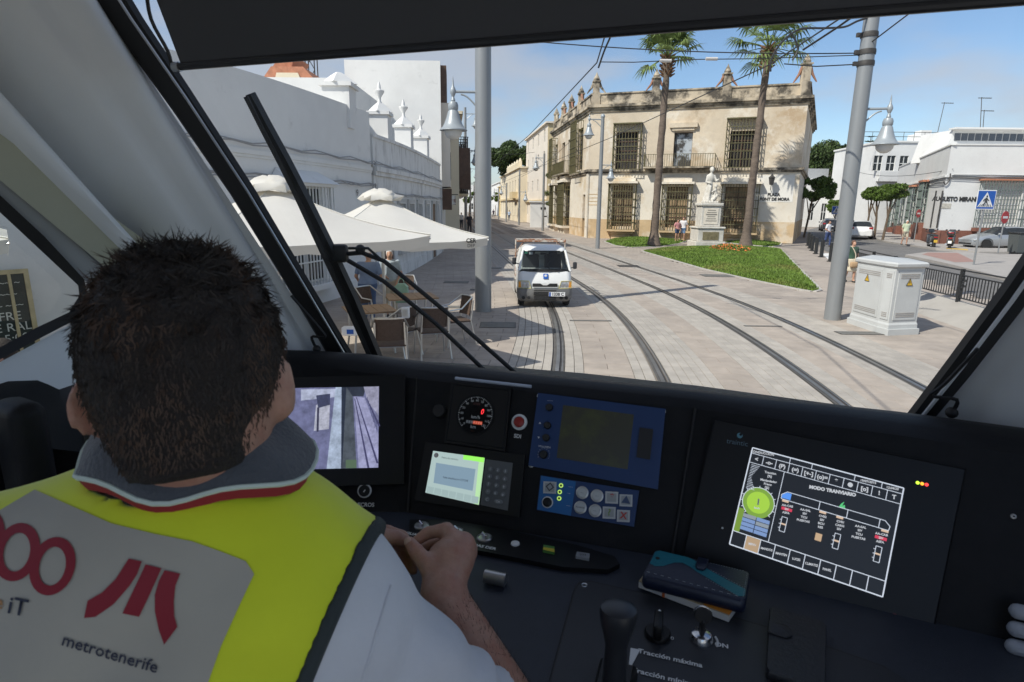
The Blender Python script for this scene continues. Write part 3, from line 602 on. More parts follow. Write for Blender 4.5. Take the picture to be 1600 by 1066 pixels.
for k, (yy, wd, z0, z1, tp) in enumerate(((19.6, 1.0, 0.02, 2.55, 'd'), (21.3, 0.85, 0.9, 2.5, 'w'), (22.9, 0.85, 0.9, 2.5, 'w'), (24.6, 0.85, 0.9, 2.5, 'w'), (26.5, 0.85, 0.9, 2.5, 'w'), (28.5, 1.0, 0.02, 2.5, 'd'), (30.3, 0.85, 0.9, 2.5, 'w'))):
    i = min(range(len(P2) - 1), key=lambda j: abs(P2[j].y - yy)); F_ = Face(P2[i] - (P2[i + 1] - P2[i]).normalized() * wd / 2, P2[i] + (P2[i + 1] - P2[i]).normalized() * wd / 2, ref=(4, P2[i].y, 0))
    s_ = MB(); F_.box(s_, -0.12, F_.L + 0.12, z1, z1 + 0.14, 0, 0.08); F_.box(s_, -0.12, 0, z0, z1, 0, 0.06); F_.box(s_, F_.L, F_.L + 0.12, z0, z1, 0, 0.06)
    if tp == 'w': F_.box(s_, -0.16, F_.L + 0.16, z0 - 0.14, z0, 0, 0.14)
    q = s_.build('window' if tp == 'w' else 'door', mat('grey_surround', (0.50, 0.49, 0.47), 0.9, var=0.15), hs, 0); s_ = MB(); F_.box(s_, 0, F_.L, z0, z1, 0.0, 0.03); s_.build('pane' if tp == 'w' else 'door_leaf', m_glassd if tp == 'w' else m_brown, q, 0)
    if tp == 'w': F_.grille(q, (0.02, F_.L - 0.02, z0, z1), 0.07, 0.13, 3, 0.008, m_grillew)
# bay windows with white hoods on the curved wall
def bay(i0, z0, z1, wd, nm):
    P = smooth_path([(x, y, 0) for x, y in CW], 8); i = i0; d = (P[i + 1] - P[i]).normalized(); F_ = Face(P[i] - d * wd / 2, P[i] + d * wd / 2, ref=(3, P[i].y, 0)); s_ = MB()
    F_.box(s_, -0.1, F_.L + 0.1, z1, z1 + 0.06, 0, 0.42); p = [F_.pt(-0.16, z1 + 0.06, 0), F_.pt(F_.L + 0.16, z1 + 0.06, 0), F_.pt(F_.L + 0.16, z1 + 0.06, 0.48), F_.pt(-0.16, z1 + 0.06, 0.48)]; t_ = [F_.pt(0.1, z1 + 0.36, 0), F_.pt(F_.L - 0.1, z1 + 0.36, 0)]
    s_.add(p + t_, ((3, 2, 5, 4), (0, 3, 4), (2, 1, 5), (0, 1, 2, 3))); F_.box(s_, -0.1, F_.L + 0.1, z0 - 0.12, z0, 0, 0.42)
    q = s_.build('bay_window', m_ww, hs, 0); F_.grille(q, (0, F_.L, z0, z1), 0.36, 0.14, 4, 0.012, m_grillew); F_.window(q, (0.12, F_.L - 0.12, z0 + 0.05, z1 - 0.02), -0.05, m_frame, m_glassd, 2, 3)
bay(37, 0.55, 2.85, 1.9, 'a')
# terrace piers with urns on the parapet
for k, (x, y, u) in enumerate(((-4.75, 17.2, 0), (-4.35, 20.4, 1), (-4.15, 23.6, 1), (-4.05, 27.2, 1))):
    b = MB(); z = 4.3 + (0.15 if k == 0 else 0); h = 1.05 if k == 0 else 0.95; w_ = 0.72 if k == 0 else 0.6
    b.box((x, y, z + h / 2), (w_, w_, h)); b.box((x, y, z + h + 0.05), (w_ * 1.22, w_ * 1.22, 0.1)); b.lathe([(w_ * 0.72, 0), (w_ * 0.35, 0.2), (0.08, 0.3)], 4, (x, y, z + h + 0.1)); q = b.build('terrace_pier', m_ww, hs, 30)
    if u: b = MB(); b.lathe([(0.09, 0), (0.05, 0.1), (0.06, 0.2), (0.16, 0.34), (0.17, 0.40), (0.07, 0.43), (0.05, 0.56), (0.02, 0.66)], 10, (x, y, z + h + 0.36)); b.build('urn', m_ww, q)
b = MB(); b.box((-5.9, 17.6, 4.2), (1.6, 0.3, 1.6)); b.box((-5.2, 19.3, 4.45), (0.25, 2.6, 2.1)); b.build('terrace_wall', m_ww, hs, 0)
# cables strung along the facade
P = smooth_path([(x, y, 0) for x, y in CW + CW2], 3)
for k, (z, am) in enumerate(((3.62, 0.05), (3.66, 0.07), (2.98, 0.06), (3.03, 0.05), (3.0, 0.08))):
    pts = [Vector((p.x + 0.10, p.y - 0.04, z - (0.35 if (p.y > 18.4 and z < 3.3) else 0) + am * math.sin(i * 2.1 + k) * 0.6)) for i, p in enumerate(P[3:])]
    if z < 3.3: pts = [p + Vector((0, 0, 0.12 if p.y > 18.6 else 0)) for p in pts]
    b = MB(); b.tube(pts, 0.014, 4); b.build('facade_cable', m_cableg, hs)
b = MB(); p = P[6]; b.tube([(-7.35, 8.35, 5.0), (-7.18, 8.45, 4.4), (-6.86, 9.0, 3.7)], 0.012, 4); b.build('facade_cable', m_cableg, hs)
b = MB()                                           # small tiled hood near the pillar
for i in range(5): b.tube([Vector((-6.72 + 0.09 * i * 0.5, 9.1 + 0.12 * i, 4.25)), Vector((-6.3 + 0.09 * i * 0.5, 8.95 + 0.12 * i, 3.92))], 0.075, 7)
b.build('tile_hood', m_tile, hs)
text('9', 0.26, m_blk, hs, Vector((-4.38, 17.2, 2.75)), (0.25, 1, 0), (0, 0, 1))
# ------------------------------------------------------------------ buildings behind it
def block(name, label, cat, poly, z0, z1, m, faces=(), roofm=None, cornice=0.0, group=None):
    t = thing(name, label, cat, (*poly[0], 0), 0, group); b = MB(); n = len(poly); cx = sum(p[0] for p in poly) / n; cy_ = sum(p[1] for p in poly) / n; FF = []
    for i in range(n):
        a, c = poly[i], poly[(i + 1) % n]; ref = (a[0] + c[0] - cx, a[1] + c[1] - cy_, 0); F_ = Face(a, c, ref=ref); FF.append(F_); ops = faces[i] if i < len(faces) and faces[i] else []
        F_.wall(b, z0, z1, [o[:4] for o in ops], 0.2)
    b.build('wall', m, t, 0); b = MB(); b.poly([(p[0], p[1], z1 - 0.02) for p in poly]); b.build('roof', roofm or m, t, 0)
    if cornice:
        b = MB()
        for F_ in FF: F_.box(b, -cornice * 0.8, F_.L + cornice * 0.8, z1 - 0.05, z1 + 0.15, -0.2, cornice)
        b.build('cornice', m, t, 0)
    for i, F_ in enumerate(FF):
        for o in (faces[i] if i < len(faces) and faces[i] else []): F_.window(t, o, 0.12, o[4] if len(o) > 4 else m_frame, o[5] if len(o) > 5 else m_glassd, 2, 2, 0.07)
    return t, FF
p0 = AT(690, 250, 32.2); H_ = ZAT(95, 688, 32.2); xl = AT(545, 250, 32.2).x
t, FF = block('tall_white_house', 'tall blank white gable wall rising behind the low curved house', 'house', [(p0.x, 32.2), (xl, 32.2), (xl - 2, 42), (p0.x - 1.1, 43.5)], 0, H_, m_ww, (None, None, None, [(1.0, 2.0, 3.2, 5.2), (5, 6, 3.2, 5.2), (1, 2, 6.4, 8.4), (5, 6, 6.4, 8.4)]))
bayb = MB(); F_ = FF[3]
F_.box(bayb, F_.L - 3.2, F_.L - 0.5, 3.4, 7.6, 0, 0.45); q = bayb.build('enclosed_balcony', m_pink, t, 0); bayb = MB()
for zz in (3.8, 5.9):
    for uu in (F_.L - 3.0, F_.L - 1.9): F_.box(bayb, uu, uu + 0.9, zz, zz + 1.4, 0.45, 0.47)
bayb.build('bay_pane', m_glassd, q, 0); bayb = MB(); F_.box(bayb, F_.L - 3.3, F_.L - 0.4, 2.2, 3.3, 0, 0.5); F_.box(bayb, F_.L - 3.0, F_.L - 0.5, 7.6, 9.4, 0, 0.3); bayb.build('dark_cladding', m_brown, t, 0)
H2 = ZAT(121, 450, 25); a_, c_ = AT(340, 200, 25), AT(546, 200, 25)
t, FF = block('rear_white_house', 'flat-topped white house wall seen above the curved house roof', 'house', [(c_.x, 25), (a_.x - 4, 25), (a_.x - 4, 32), (c_.x, 32)], 0, H2, m_ww)
b = MB(); z = ZAT(160, 470, 19); q0, q1 = AT(425, 155, 19), AT(500, 155, 19); b.prism([(q0.x, 19, 3.6), (q1.x + 0.3, 19, 3.6), (q1.x - 0.25, 19, q0.z), (q0.x, 19, q0.z)], (0, 1.2, 0)); b.build('stair_house', m_wwd, hs, 0)
# roof house with terracotta gable
ro = thing('roof_pavilion', 'terracotta gabled roof pavilion peeping over the white house', 'pavilion', (AT(450, 112, 30).x, 30, H2)); zb = ZAT(121, 450, 30); zt = ZAT(104, 450, 30); xa, xb, xc, xd = [AT(v, 112, 30).x for v in (403, 424, 474, 497)]
b = MB(); b.prism([(xa, 30, zb - 0.3), (xd, 30, zb - 0.3), (xc, 30, zt), (xb, 30, zt)], (0, 3, 0)); b.build('gable_roof', m_tile, ro, 0); b = MB(); b.prism([(xa + 0.7, 29.95, zb - 0.4), (xd - 0.7, 29.95, zb - 0.4), (xc - 0.25, 29.95, zt - 0.28), (xb + 0.25, 29.95, zt - 0.28)], (0, 0.1, 0)); b.build('gable_face', m_cream, ro, 0)
b = MB(); x1, x2 = AT(420, 100, 31).x, AT(462, 100, 31).x; b.prism([(x1, 31, zt), (x2 - 0.3, 31, zt), (x2, 31, zt + 0.7), (x2 - 0.7, 31, zt + 0.7)], (0, 2, 0)); b.build('upper_roof', m_tile, ro, 0)
lm = thing('lattice_mast', 'thin lattice mast standing behind the terracotta roof', 'mast', AT(484, 100, 33)); x1, x2 = AT(477, 100, 33).x, AT(491, 100, 33).x; z0 = ZAT(124, 484, 33); b = MB()
for x in (x1, x2):
    for y in (33, 33.5): b.tube([(x, y, 0), (x, y, z0 + 3)], 0.03, 4)
for i in range(14): zz = i * (z0 + 3) / 14; b.tube([(x1, 33, zz), (x2, 33, zz + 0.8)], 0.02, 4); b.tube([(x2, 33, zz), (x1, 33, zz + 0.8)], 0.02, 4)
b.build('lattice', m_iron, lm)
# ------------------------------------------------------------------ left row down the street
pL = Vector((p0.x - 0.1, 43.5)); y = 0
rowspec = [(7.5, 8.6, m_cream, 'cream house with dark balconies after the tall white gable'), (8, 9.3, m_pink, 'beige house with roof gallery in the shaded street row'), (9, 7.4, m_ww, 'white house midway along the shaded street row'), (10, 8.8, m_yell, 'ochre house in the far shaded street row'), (14, 8.0, m_ww, 'long white house at the far shaded street end'), (20, 9.5, mat('brick_red_render', (0.36, 0.20, 0.15), 0.9, var=0.1), 'brick-red house closing the far end of the shaded row')]
for i, (ln, h, m_, lab) in enumerate(rowspec):
    a = pL + sdir * y; c = pL + sdir * (y + ln - 0.05); y += ln; nb = Vector((-math.cos(A0), math.sin(A0))) * 9
    n_ = max(2, int(ln / 2.6)); ops = []
    for zf_ in (0.3, 3.3, 6.2):
        if zf_ + 2.2 < h:
            for k in range(n_): u = ln * (k + 0.5) / n_; ops.append((u - 0.5, u + 0.5, zf_, zf_ + 2.1))
    t, FF = block('row_house', lab, 'house', [tuple(a), tuple(c), tuple(c + nb), tuple(a + nb)], 0, h, m_, (ops,), cornice=0.3, group='houses along the shaded side of the street'); F_ = FF[0]
    for o_ in ops:
        if o_[2] > 1 and random.random() < 0.7: b = MB(); F_.box(b, o_[0] - 0.3, o_[1] + 0.3, o_[2] - 0.12, o_[2], 0, 0.7); q = b.build('balcony', m_, t, 0); F_.grille(q, (o_[0] - 0.28, o_[1] + 0.28, o_[2], o_[2] + 1.0), 0.66, 0.16, 1, 0.02, m_iron, name='balcony_railing')
    if i < 2: b = MB(); F_.box(b, 0.4, 2.2, 3.6, 6.4, 0, 0.8); q = b.build('enclosed_balcony', m_frame if i else m_brown, t, 0); b = MB(); F_.box(b, 0.55, 2.05, 3.9, 6.1, 0.8, 0.82); b.build('bay_pane', m_glassd, q, 0)
sg = thing('hanging_sign', 'small white shop sign hanging from the first shaded house', 'shop sign', AT(702, 315, 40)); c = AT(703, 313, 38); b = MB(); b.box(c, (0.72, 0.06, 0.55)); b.build('board', mat('sign_white', (0.75, 0.74, 0.7), 0.6, stain=[((0.25, 0.12, 0.08), 3.0, 0.5, 0.56, 0.9)]), sg, 0); b = MB(); b.box(c + Vector((0, 0, 0.34)), (1.0, 0.04, 0.05)); b.build('bracket', m_iron, sg, 0)
# ------------------------------------------------------------------ sunny side beyond the mansion
def streetblock(name, lab, cat, px, Y, ln, wd, h, m_, win, cornice=0.25, front=()):
    a = AT(px, 345, Y).to_2d(); rx = Vector((math.cos(A0), -math.sin(A0))); c = a + sdir * ln
    return block(name, lab, cat, [tuple(a + rx * wd), tuple(a), tuple(c), tuple(c + rx * wd)], 0, h, m_, (front, win), cornice=cornice)
def grid(nu, ln, zs, wd=0.9, hh=1.4, g=None): return [(ln * (k + 0.5) / nu - wd / 2, ln * (k + 0.5) / nu + wd / 2, z, z + hh, m_frame, g or m_glassd) for k in range(nu) for z in zs]
hA = ZAT(192, 853, 75)
t, FF = streetblock('apartment_block', 'tall pale apartment block with shuttered windows left of the mansion', 'apartment block', 853, 75, 20, 16, hA, m_pink, grid(4, 20, (1.2, 4.4, 7.6, 10.2), 1.0, 1.5), 0.3, [(1.0, 4.2, 3.4, 5.0), (1.0, 4.2, 6.6, 8.2), (1.0, 4.2, 9.8, 11.3), (12.2, 15.0, 1.0, 2.4), (12.2, 15.0, 3.4, 5.0), (12.2, 15.0, 6.6, 8.2), (12.2, 15.0, 9.8, 11.3)])
b = MB()
for F_ in FF[:2]: F_.box(b, -0.1, F_.L + 0.1, 3.0, 3.25, 0, 0.35)
F_ = FF[0]; F_.box(b, F_.L - 0.7, F_.L, 3.25, hA, 0, 0.06); b.build('trim_band', m_creamd, t, 0)
hB = ZAT(262, 815, 93)
t, FF = streetblock('long_cream_hall', 'long low cream hall with stepped parapet ornaments far down the sunny side', 'hall', 812, 93, 34, 10, hB, m_cream, grid(8, 34, (0.9, 4.3), 1.1, 2.2), 0.3)
b = MB(); F_ = FF[1]
for k in range(9): b.box(F_.pt(F_.L * (k + 0.5) / 9, hB + 0.55, -0.2), (0.5, 0.5, 0.9)); b.lathe([(0.3, 0), (0.1, 0.5)], 6, F_.pt(F_.L * (k + 0.5) / 9, hB + 1.0, -0.2))
b.build('parapet_ornament', m_cream, t); b = MB(); F_.box(b, 0, F_.L, 3.4, 3.7, 0, 0.3); F_.box(b, 3, 7, 3.6, 4.6, 0, 0.9); b.build('balcony_band', m_creamd, t, 0)
streetblock('yellow_house', 'small yellow house beyond the long cream hall', 'house', 788, 132, 16, 8, ZAT(290, 785, 132), m_yell, grid(4, 16, (1, 4), 1, 1.8))
streetblock('far_white_house', 'far white house closing the sunny side of the street', 'house', 780, 150, 26, 8, ZAT(285, 780, 150), m_ww, grid(5, 26, (1, 4), 1, 1.8))
a_ = Vector(AT(728, 322, 230).to_2d())
block('vista_building', 'hazy pale buildings closing the street vista', 'building', [(a_.x - 16, 235), (a_.x + 26, 235), (a_.x + 26, 245), (a_.x - 16, 245)], 0, 10, m_ww, ([(2 + 3 * k, 3.4 + 3 * k, 5, 7) for k in range(13)] + [(2 + 3 * k, 3.4 + 3 * k, 1, 3.2) for k in range(13)],))
tw = thing('church_tower', 'distant white church tower with dark blue cap above the shaded row', 'tower', AT(722, 300, 150)); b = MB(); c = AT(720, 262, 150); b.box((c.x, 150, c.z / 2 - 0.6), (2.6, 2.6, c.z - 1.2)); b.build('shaft', m_ww, tw, 0); b = MB(); b.lathe([(1.5, -1.2), (1.3, 0), (0.7, 1.0), (0.16, 1.6), (0.12, 3.2), (0.02, 3.6)], 8, (c.x, 150, c.z)); b.build('cap', mat('slate_blue', (0.10, 0.12, 0.20), 0.6), tw)
ki = thing('white_kiosk', 'small white walled kiosk on the sunny sidewalk beside the mansion', 'kiosk', AT(850, 350, 72)); c = AT(845, 347, 72); b = MB(); b.box((c.x - 0.2, 72, 1.45), (2.1, 1.6, 2.9)); b.box((c.x - 0.2, 72, 2.95), (2.4, 1.9, 0.14)); b.box((c.x + 2.0, 72.2, 0.85), (2.6, 0.4, 1.7)); b.build('walls', m_ww, ki, 0); b = MB(); b.box((c.x + 0.2, 71.18, 2.2), (0.6, 0.04, 0.25)); b.box((c.x + 0.4, 71.18, 1.3), (0.5, 0.04, 0.1)); b.build('slot', m_void, ki, 0)
# ------------------------------------------------------------------ right-hand white corner house
cR = G(1461, 383).to_2d(); cB = G(1390, 363.5).to_2d(); Fq = Face(cR, cR + Vector((21, -1.0)), ref=(20, 0, 0)); cR2 = cR + Vector((21, -1.0)); Fl = Face(cB, cR, ref=(10, 50, 0))
zt = Fq.hit(1478, 226)[1]
wh = thing('corner_house', 'white corner house with maroon dado and barred windows behind the scooters', 'house', (*cR, 0))
wq = Fq.rect(1538, 287, 1588, 352); wl = []
for (x0, x1, y0, y1) in ((1438, 1452, 290, 349), (1421, 1434, 297, 352), (1405, 1416, 304, 354), (1394, 1401, 310, 356)): o = Fl.rect(x0, y0, x1, y1); c = (o[0] + o[1]) / 2; wl.append((c - 0.75, c + 0.75, o[2], o[3]))
b = MB(); Fq.wall(b, 1.05, zt, [wq], 0.25, u1=21); Fl.wall(b, 1.05, zt, wl, 0.25); b.build('wall', m_ww, wh, 0)
b = MB(); Fq.box(b, 0, 21, 0, 1.05, -0.2, 0.03); Fl.box(b, 0, Fl.L + 0.03, 0, 1.05, -0.2, 0.03); b.build('dado', m_dado, wh, 0)
b = MB(); b.poly([(*cB, zt - 0.3), (*cR, zt - 0.3), (*cR2, zt - 0.3), (cR2.x, cB.y, zt - 0.3)]); b.build('roof', m_ww, wh, 0)
zk = Fq.hit(1500, 276)[1]; b = MB(); Fq.box(b, -0.05, 21, zk - 0.05, zk + 0.08, 0, 0.1); Fl.box(b, 0, Fl.L + 0.1, zk - 0.05, zk + 0.08, 0, 0.1); Fq.box(b, -0.05, 21, zt - 0.04, zt + 0.06, -0.25, 0.06); Fl.box(b, 0, Fl.L + 0.06, zt - 0.04, zt + 0.06, -0.25, 0.06); b.build('string_course', m_ww, wh, 0)
Fq.window(wh, wq, 0.15, m_frame, mat('beige_blind', (0.62, 0.60, 0.56), 0.7), 2, 4); Fq.grille(wh, (wq[0] - 0.25, wq[1] + 0.25, wq[2] - 0.2, wq[3] + 0.2), 0.4, 0.21, 5, 0.016, m_grilleg); b = MB(); Fq.box(b, wq[0] - 0.4, wq[1] + 0.4, wq[3] + 0.2, wq[3] + 0.3, 0, 0.5); b.build('window_hood', m_tile, wh, 0); b = MB(); Fq.box(b, wq[0] - 0.35, wq[1] + 0.35, wq[2] - 0.45, wq[2] - 0.2, 0, 0.48); b.build('window_sill', m_dado, wh, 0)
for o in wl:
    Fl.window(wh, o, 0.15, m_frame, m_glassd, 2, 4); Fl.grille(wh, (o[0] - 0.2, o[1] + 0.2, o[2], o[3] + 0.15), 0.4, 0.25, 5, 0.025, m_grilleg); b = MB(); Fl.box(b, o[0] - 0.35, o[1] + 0.35, o[3] + 0.15, o[3] + 0.3, 0, 0.5); b.build('window_hood', m_tile, wh, 0); b = MB(); Fl.box(b, o[0] - 0.3, o[1] + 0.3, 0, o[2], 0, 0.45); b.build('window_base', m_dado, wh, 0)
u, z = Fq.hit(1494, 311.5); text('AUGUSTO MIRANDA', 0.42, m_blk, wh, Fq.pt(u + 0.1, z, 0.03), Fq.u, (0, 0, 1), extrude=0.012, bold=0.016, sx=0.88)
r_ = Fq.rect(1470, 318, 1485, 326); b = MB(); Fq.box(b, r_[0], r_[1], r_[2], r_[3], 0, 0.03); b.build('street_plaque', mat('plaque_tile', (0.55, 0.52, 0.45), 0.5, stain=[((0.2, 0.18, 0.15), 8, 0.5, 0.6, 0.5)]), wh, 0)
for k in range(3):
    b = MB(); pts = [Fl.pt(1 + (Fl.L - 1) * i / 8, zk - 0.12 - 0.1 * k + 0.06 * math.sin(i * 2 + k), 0.14) for i in range(9)] + [Fq.pt(0.4 + 20 * i / 8, zk + 0.1 - 0.12 * k + 0.05 * math.sin(i * 3 + k), 0.14) for i in range(9)]; b.tube(pts, 0.022, 4); b.build('facade_cable', m_cable, wh)
u, z = Fq.hit(1478, 285); b = MB(); b.tube(smooth_path([Fq.pt(u + 0.15, z + 0.6, 0.1), Fq.pt(u + 0.12, z + 0.1, 0.12), Fq.pt(u - 0.1, z - 0.15, 0.12), Fq.pt(u - 0.22, z + 0.05, 0.12)]), 0.04, 6); b.build('cable_loop', m_iron, wh)
for px in (1457, 1467): u0_, z0_ = Fq.hit(px, 330); b = MB(); b.box(Fq.pt(u0_, 2.5, 0.06), (0.07, 0.07, 2.6)); b.build('downpipe', m_iron, wh, 0)
# glazed roof gallery, roof house, aerials
g = AT(1503, 215, 52); ga = thing('roof_gallery', 'long glazed gallery of square panes on the roof of the corner house', 'gallery', (g.x, 52, zt)); x1, x2 = AT(1488, 215, 52).x, AT(1640, 215, 52).x; z1, z2 = ZAT(222, 1550, 52), ZAT(203, 1500, 52)
b = MB(); b.prism([(x1 - 0.6, 52, zt - 0.4), (x2, 52, zt - 0.4), (x2, 52, z2), (x1, 52, z2)], (0, 4, 0)); b.build('wall', m_ww, ga, 0); n_ = 14
for k in range(n_): xx = x1 + 0.15 + (x2 - x1) * k / n_; b = MB(); b.box((xx + (x2 - x1) / n_ * 0.44, 51.98, (z1 + z2) / 2 - 0.1), ((x2 - x1) / n_ * 0.84, 0.05, (z2 - z1) * 0.62)); b.build('pane', mat('gallery_glass', (0.09, 0.10, 0.12), 0.1), ga, 0)
b = MB(); b.box(((x1 + x2) / 2, 51.7, z2 + 0.06), (x2 - x1 + 0.6, 0.9, 0.12)); b.build('eave', m_ww, ga, 0)
c1, c2 = AT(1366, 300, 72), AT(1432, 300, 72); z1 = ZAT(222, 1390, 72)
t, FF = block('terrace_house', 'white stepped house with roof terrace above the orange trees', 'house', [(c2.x + 3, 72), (c1.x, 72), (c1.x + 1, 84), (c2.x + 6, 84)], 0, z1, m_ww, ([(3.0 + 1.5 * k, 4.0 + 1.5 * k, z1 - 3.2, z1 - 1.5) for k in range(4)],), cornice=0.15)
b = MB(); F_ = FF[0]
for k in range(9): u = 0.6 + k * 1.2; b.tube([F_.pt(u, z1, -0.1), F_.pt(u, z1 + 1.1, -0.1)], 0.03, 4)
for dz in (0.6, 1.1): b.tube([F_.pt(0.6, z1 + dz, -0.1), F_.pt(10.2, z1 + dz, -0.1)], 0.03, 4)
b.build('terrace_railing', m_iron, t); b = MB(); b.box(F_.pt(2.0, z1 + 0.7, -2), (1.2, 1.2, 1.6)); b.box(F_.pt(1.0, z1 + 0.5, -3), (3, 2, 1.4)); F_.box(b, 0, F_.L, z1 - 4.4, z1 - 4.1, 0, 0.6); F_.box(b, 2, F_.L, z1 - 4.4, z1 - 3.3, 0.5, 0.62); b.build('chimney', m_ww, t, 0)
a_, c_ = AT(1352, 360, 82), AT(1372, 360, 75); zz = ZAT(250, 1352, 82)
block('beige_corner_house', 'narrow beige house front beyond the right mast', 'house', [(a_.x + 1.0, 78), (a_.x - 0.5, 100), (a_.x + 9, 100), (a_.x + 9, 78)], 0, zz, m_pink, ([(3 * k + 1.0, 3 * k + 2.0, z_, z_ + 1.8) for k in range(6) for z_ in (1, 4.5)],), cornice=0.3)
a_ = AT(1270, 345, 84); t, FF = block('side_street_house', 'low white house in the side street behind the bollards', 'house', [(a_.x + 4.4, 84), (a_.x - 4, 84), (a_.x - 3, 96), (a_.x + 5.4, 96)], 0, ZAT(281, 1275, 84), m_ww, ([(1 + 1.7 * k, 1.7 + 1.7 * k, 0.9, 3.2) for k in range(4)] + [(1 + 2.4 * k, 2 + 2.4 * k, 4.2, 5.6) for k in range(3)],), cornice=0.2)
a_ = AT(1303, 345, 110); block('yellow_apartments', 'distant yellow apartment block with white balconies down the side street', 'apartment block', [(a_.x + 4.4, 112), (a_.x - 3.6, 112), (a_.x - 3.6, 124), (a_.x + 4.4, 124)], 0, 11, m_yell, ([(1 + 2.2 * k, 2.6 + 2.2 * k, z_, z_ + 1.6) for k in range(3) for z_ in (2, 5, 8)],), cornice=0.2)
b = MB(); c = AT(1265, 268, 80); pc = thing('roof_plant_box', 'grey slatted machinery screen on the roof beside the mansion', 'machinery screen', AT(1270, 280, 84)); zq = ZAT(281, 1275, 84); b.box((AT(1268, 272, 86).x, 86.5, zq + 0.75), (4.2, 2, 1.6)); b.build('panel', mat('plant_grey', (0.36, 0.37, 0.38), 0.5, var=0.1), pc, 0)
for i, (px, py, pb, Y, ln) in enumerate(((1476, 160, 238, 62, 0.3), (1534, 152, 205, 56, 0.0), (1538, 172, 205, 57, 0.0))):
    an = thing('roof_aerial', ('leaning rooftop aerial left of the glazed gallery', 'taller rooftop aerial above the glazed gallery', 'shorter rooftop aerial above the glazed gallery')[i], 'aerial', AT(px - 10, pb, Y), 0, 'rooftop aerials'); a, c = AT(px - (20 if i == 0 else 3), pb + 8, Y), AT(px, py, Y); b = MB(); b.tube([a, c], 0.035, 4); b.build('pole', m_iron, an); b = MB(); b.tube([c + Vector((-0.3, 0, -0.05)), c + Vector((0.9, 0, -0.1))], 0.02, 4)
    for k in range(5): b.tube([c + Vector((-0.1 + 0.2 * k, -0.25, -0.07)), c + Vector((-0.1 + 0.2 * k, 0.25, -0.07))], 0.015, 4)
    b.build('antenna', m_iron, an)

# unseen block added behind left to keep direct sun out of the cab
b = MB(); extr([(-5.8, -1.2), (-5.8, -20), (-14, -20), (-13, -1.2)], 0, 9.2, b); b.build('unseen_sun_block', m_ww, hs, 0)
# ================================================================== MASTS, LAMPS, WIRES, STREET FURNITURE
m_galv = mat('grey_mast_paint', (0.27, 0.28, 0.285), 0.42, metal=0.25, var=0.08, scale=2.0, stretch=(3, 3, 0.4), stain=[((0.25, 0.25, 0.25), 1.5, 0.55, 0.75, 0.4)])
m_galv2 = mat('lamp_grey_paint', (0.33, 0.36, 0.38), 0.4, metal=0.1, var=0.06)
m_globe = mat('lamp_globe', (0.62, 0.62, 0.60), 0.25, spec=0.6)
m_dk = mat('black_paint', (0.022, 0.023, 0.024), 0.5, var=0.2)
def lamp(par, base, d, arm, sc_=1.0):
    """bell lantern on a scrolled arm; base on the shaft, d horizontal unit direction"""
    base = Vector(base); d = Vector(d).normalized(); e = base + d * arm; b = MB(); b.tube([base, e + d * 0.05 * sc_], 0.032 * sc_, 8)
    b.tube(bez(base + Vector((0, 0, -0.42 * sc_)), base + Vector((0, 0, -0.42 * sc_)) + d * 0.16 * sc_, base + d * arm * 0.4 + Vector((0, 0, -0.08 * sc_)), base + d * arm * 0.74 + Vector((0, 0, -0.06 * sc_))), 0.022 * sc_, 6)
    b.lathe([(0.03, -0.26), (0.055, -0.2), (0.03, -0.12), (0.06, -0.05), (0.075, 0.0), (0.06, 0.06), (0.03, 0.12), (0.045, 0.17), (0.018, 0.24), (0.004, 0.34)][:] if sc_ == 1 else [(r * sc_, h * sc_) for r, h in [(0.03, -0.26), (0.055, -0.2), (0.03, -0.12), (0.06, -0.05), (0.075, 0.0), (0.06, 0.06), (0.03, 0.12), (0.018, 0.24), (0.004, 0.34)]], 10, e)
    b.build('lamp_arm', m_galv2, par); h = MB(); c = e + Vector((0, 0, -0.26 * sc_))
    h.lathe([(r * sc_, z * sc_) for r, z in [(0.02, 0.05), (0.10, 0.02), (0.125, -0.05), (0.12, -0.14), (0.105, -0.16), (0.13, -0.20), (0.165, -0.33), (0.22, -0.47), (0.275, -0.56), (0.33, -0.60), (0.335, -0.625), (0.24, -0.63), (0.05, -0.60)]], 20, c); ho = h.build('lamp_shade', m_galv2, par)
    g = MB(); g.ell(c + Vector((0, 0, -0.64 * sc_)), (0.215 * sc_, 0.215 * sc_, 0.2 * sc_), 16, 8); g.build('globe', m_globe, ho)
def mast(name, lab, base, r0, r1, h, cat='mast', group=None, n=20):
    t = thing(name, lab, cat, base, 0, group); b = MB(); x, y, z = base; b.tube([(x, y, 0), (x, y, 0.06), (x, y, h * 0.5), (x, y, h)], [r0 * 1.02, r0, (r0 + r1) / 2, r1], n); b.build('shaft', m_galv, t); return t
bl = G(755, 486); br = G(1300, 499)
mA = mast('catenary_mast', 'thick grey mast with bell lamp standing left of the approaching van', bl, 0.195, 0.165, 9.2)
zl_ = ZAT(144, 735, bl.y); lamp(mA, (bl.x, bl.y, zl_), (-1, -0.05, 0), 0.66, 0.92)
mB = mast('catenary_mast', 'thick grey mast with bell lamp beside the white electrical cabinet', br, 0.175, 0.135, 9.0)
zl_ = ZAT(171, 1370, br.y); lamp(mB, (br.x, br.y, zl_), (1, -0.2, 0), 0.58, 0.82)
b = MB()
for py in (55, 82, 100): zz = ZAT(py, 1350, br.y); b.lathe([(0.165, -0.05), (0.17, 0), (0.165, 0.05)], 16, (br.x, br.y, zz)); b.box((br.x - 0.2, br.y, zz), (0.12, 0.06, 0.08))
b.build('clamp', m_iron, mB)
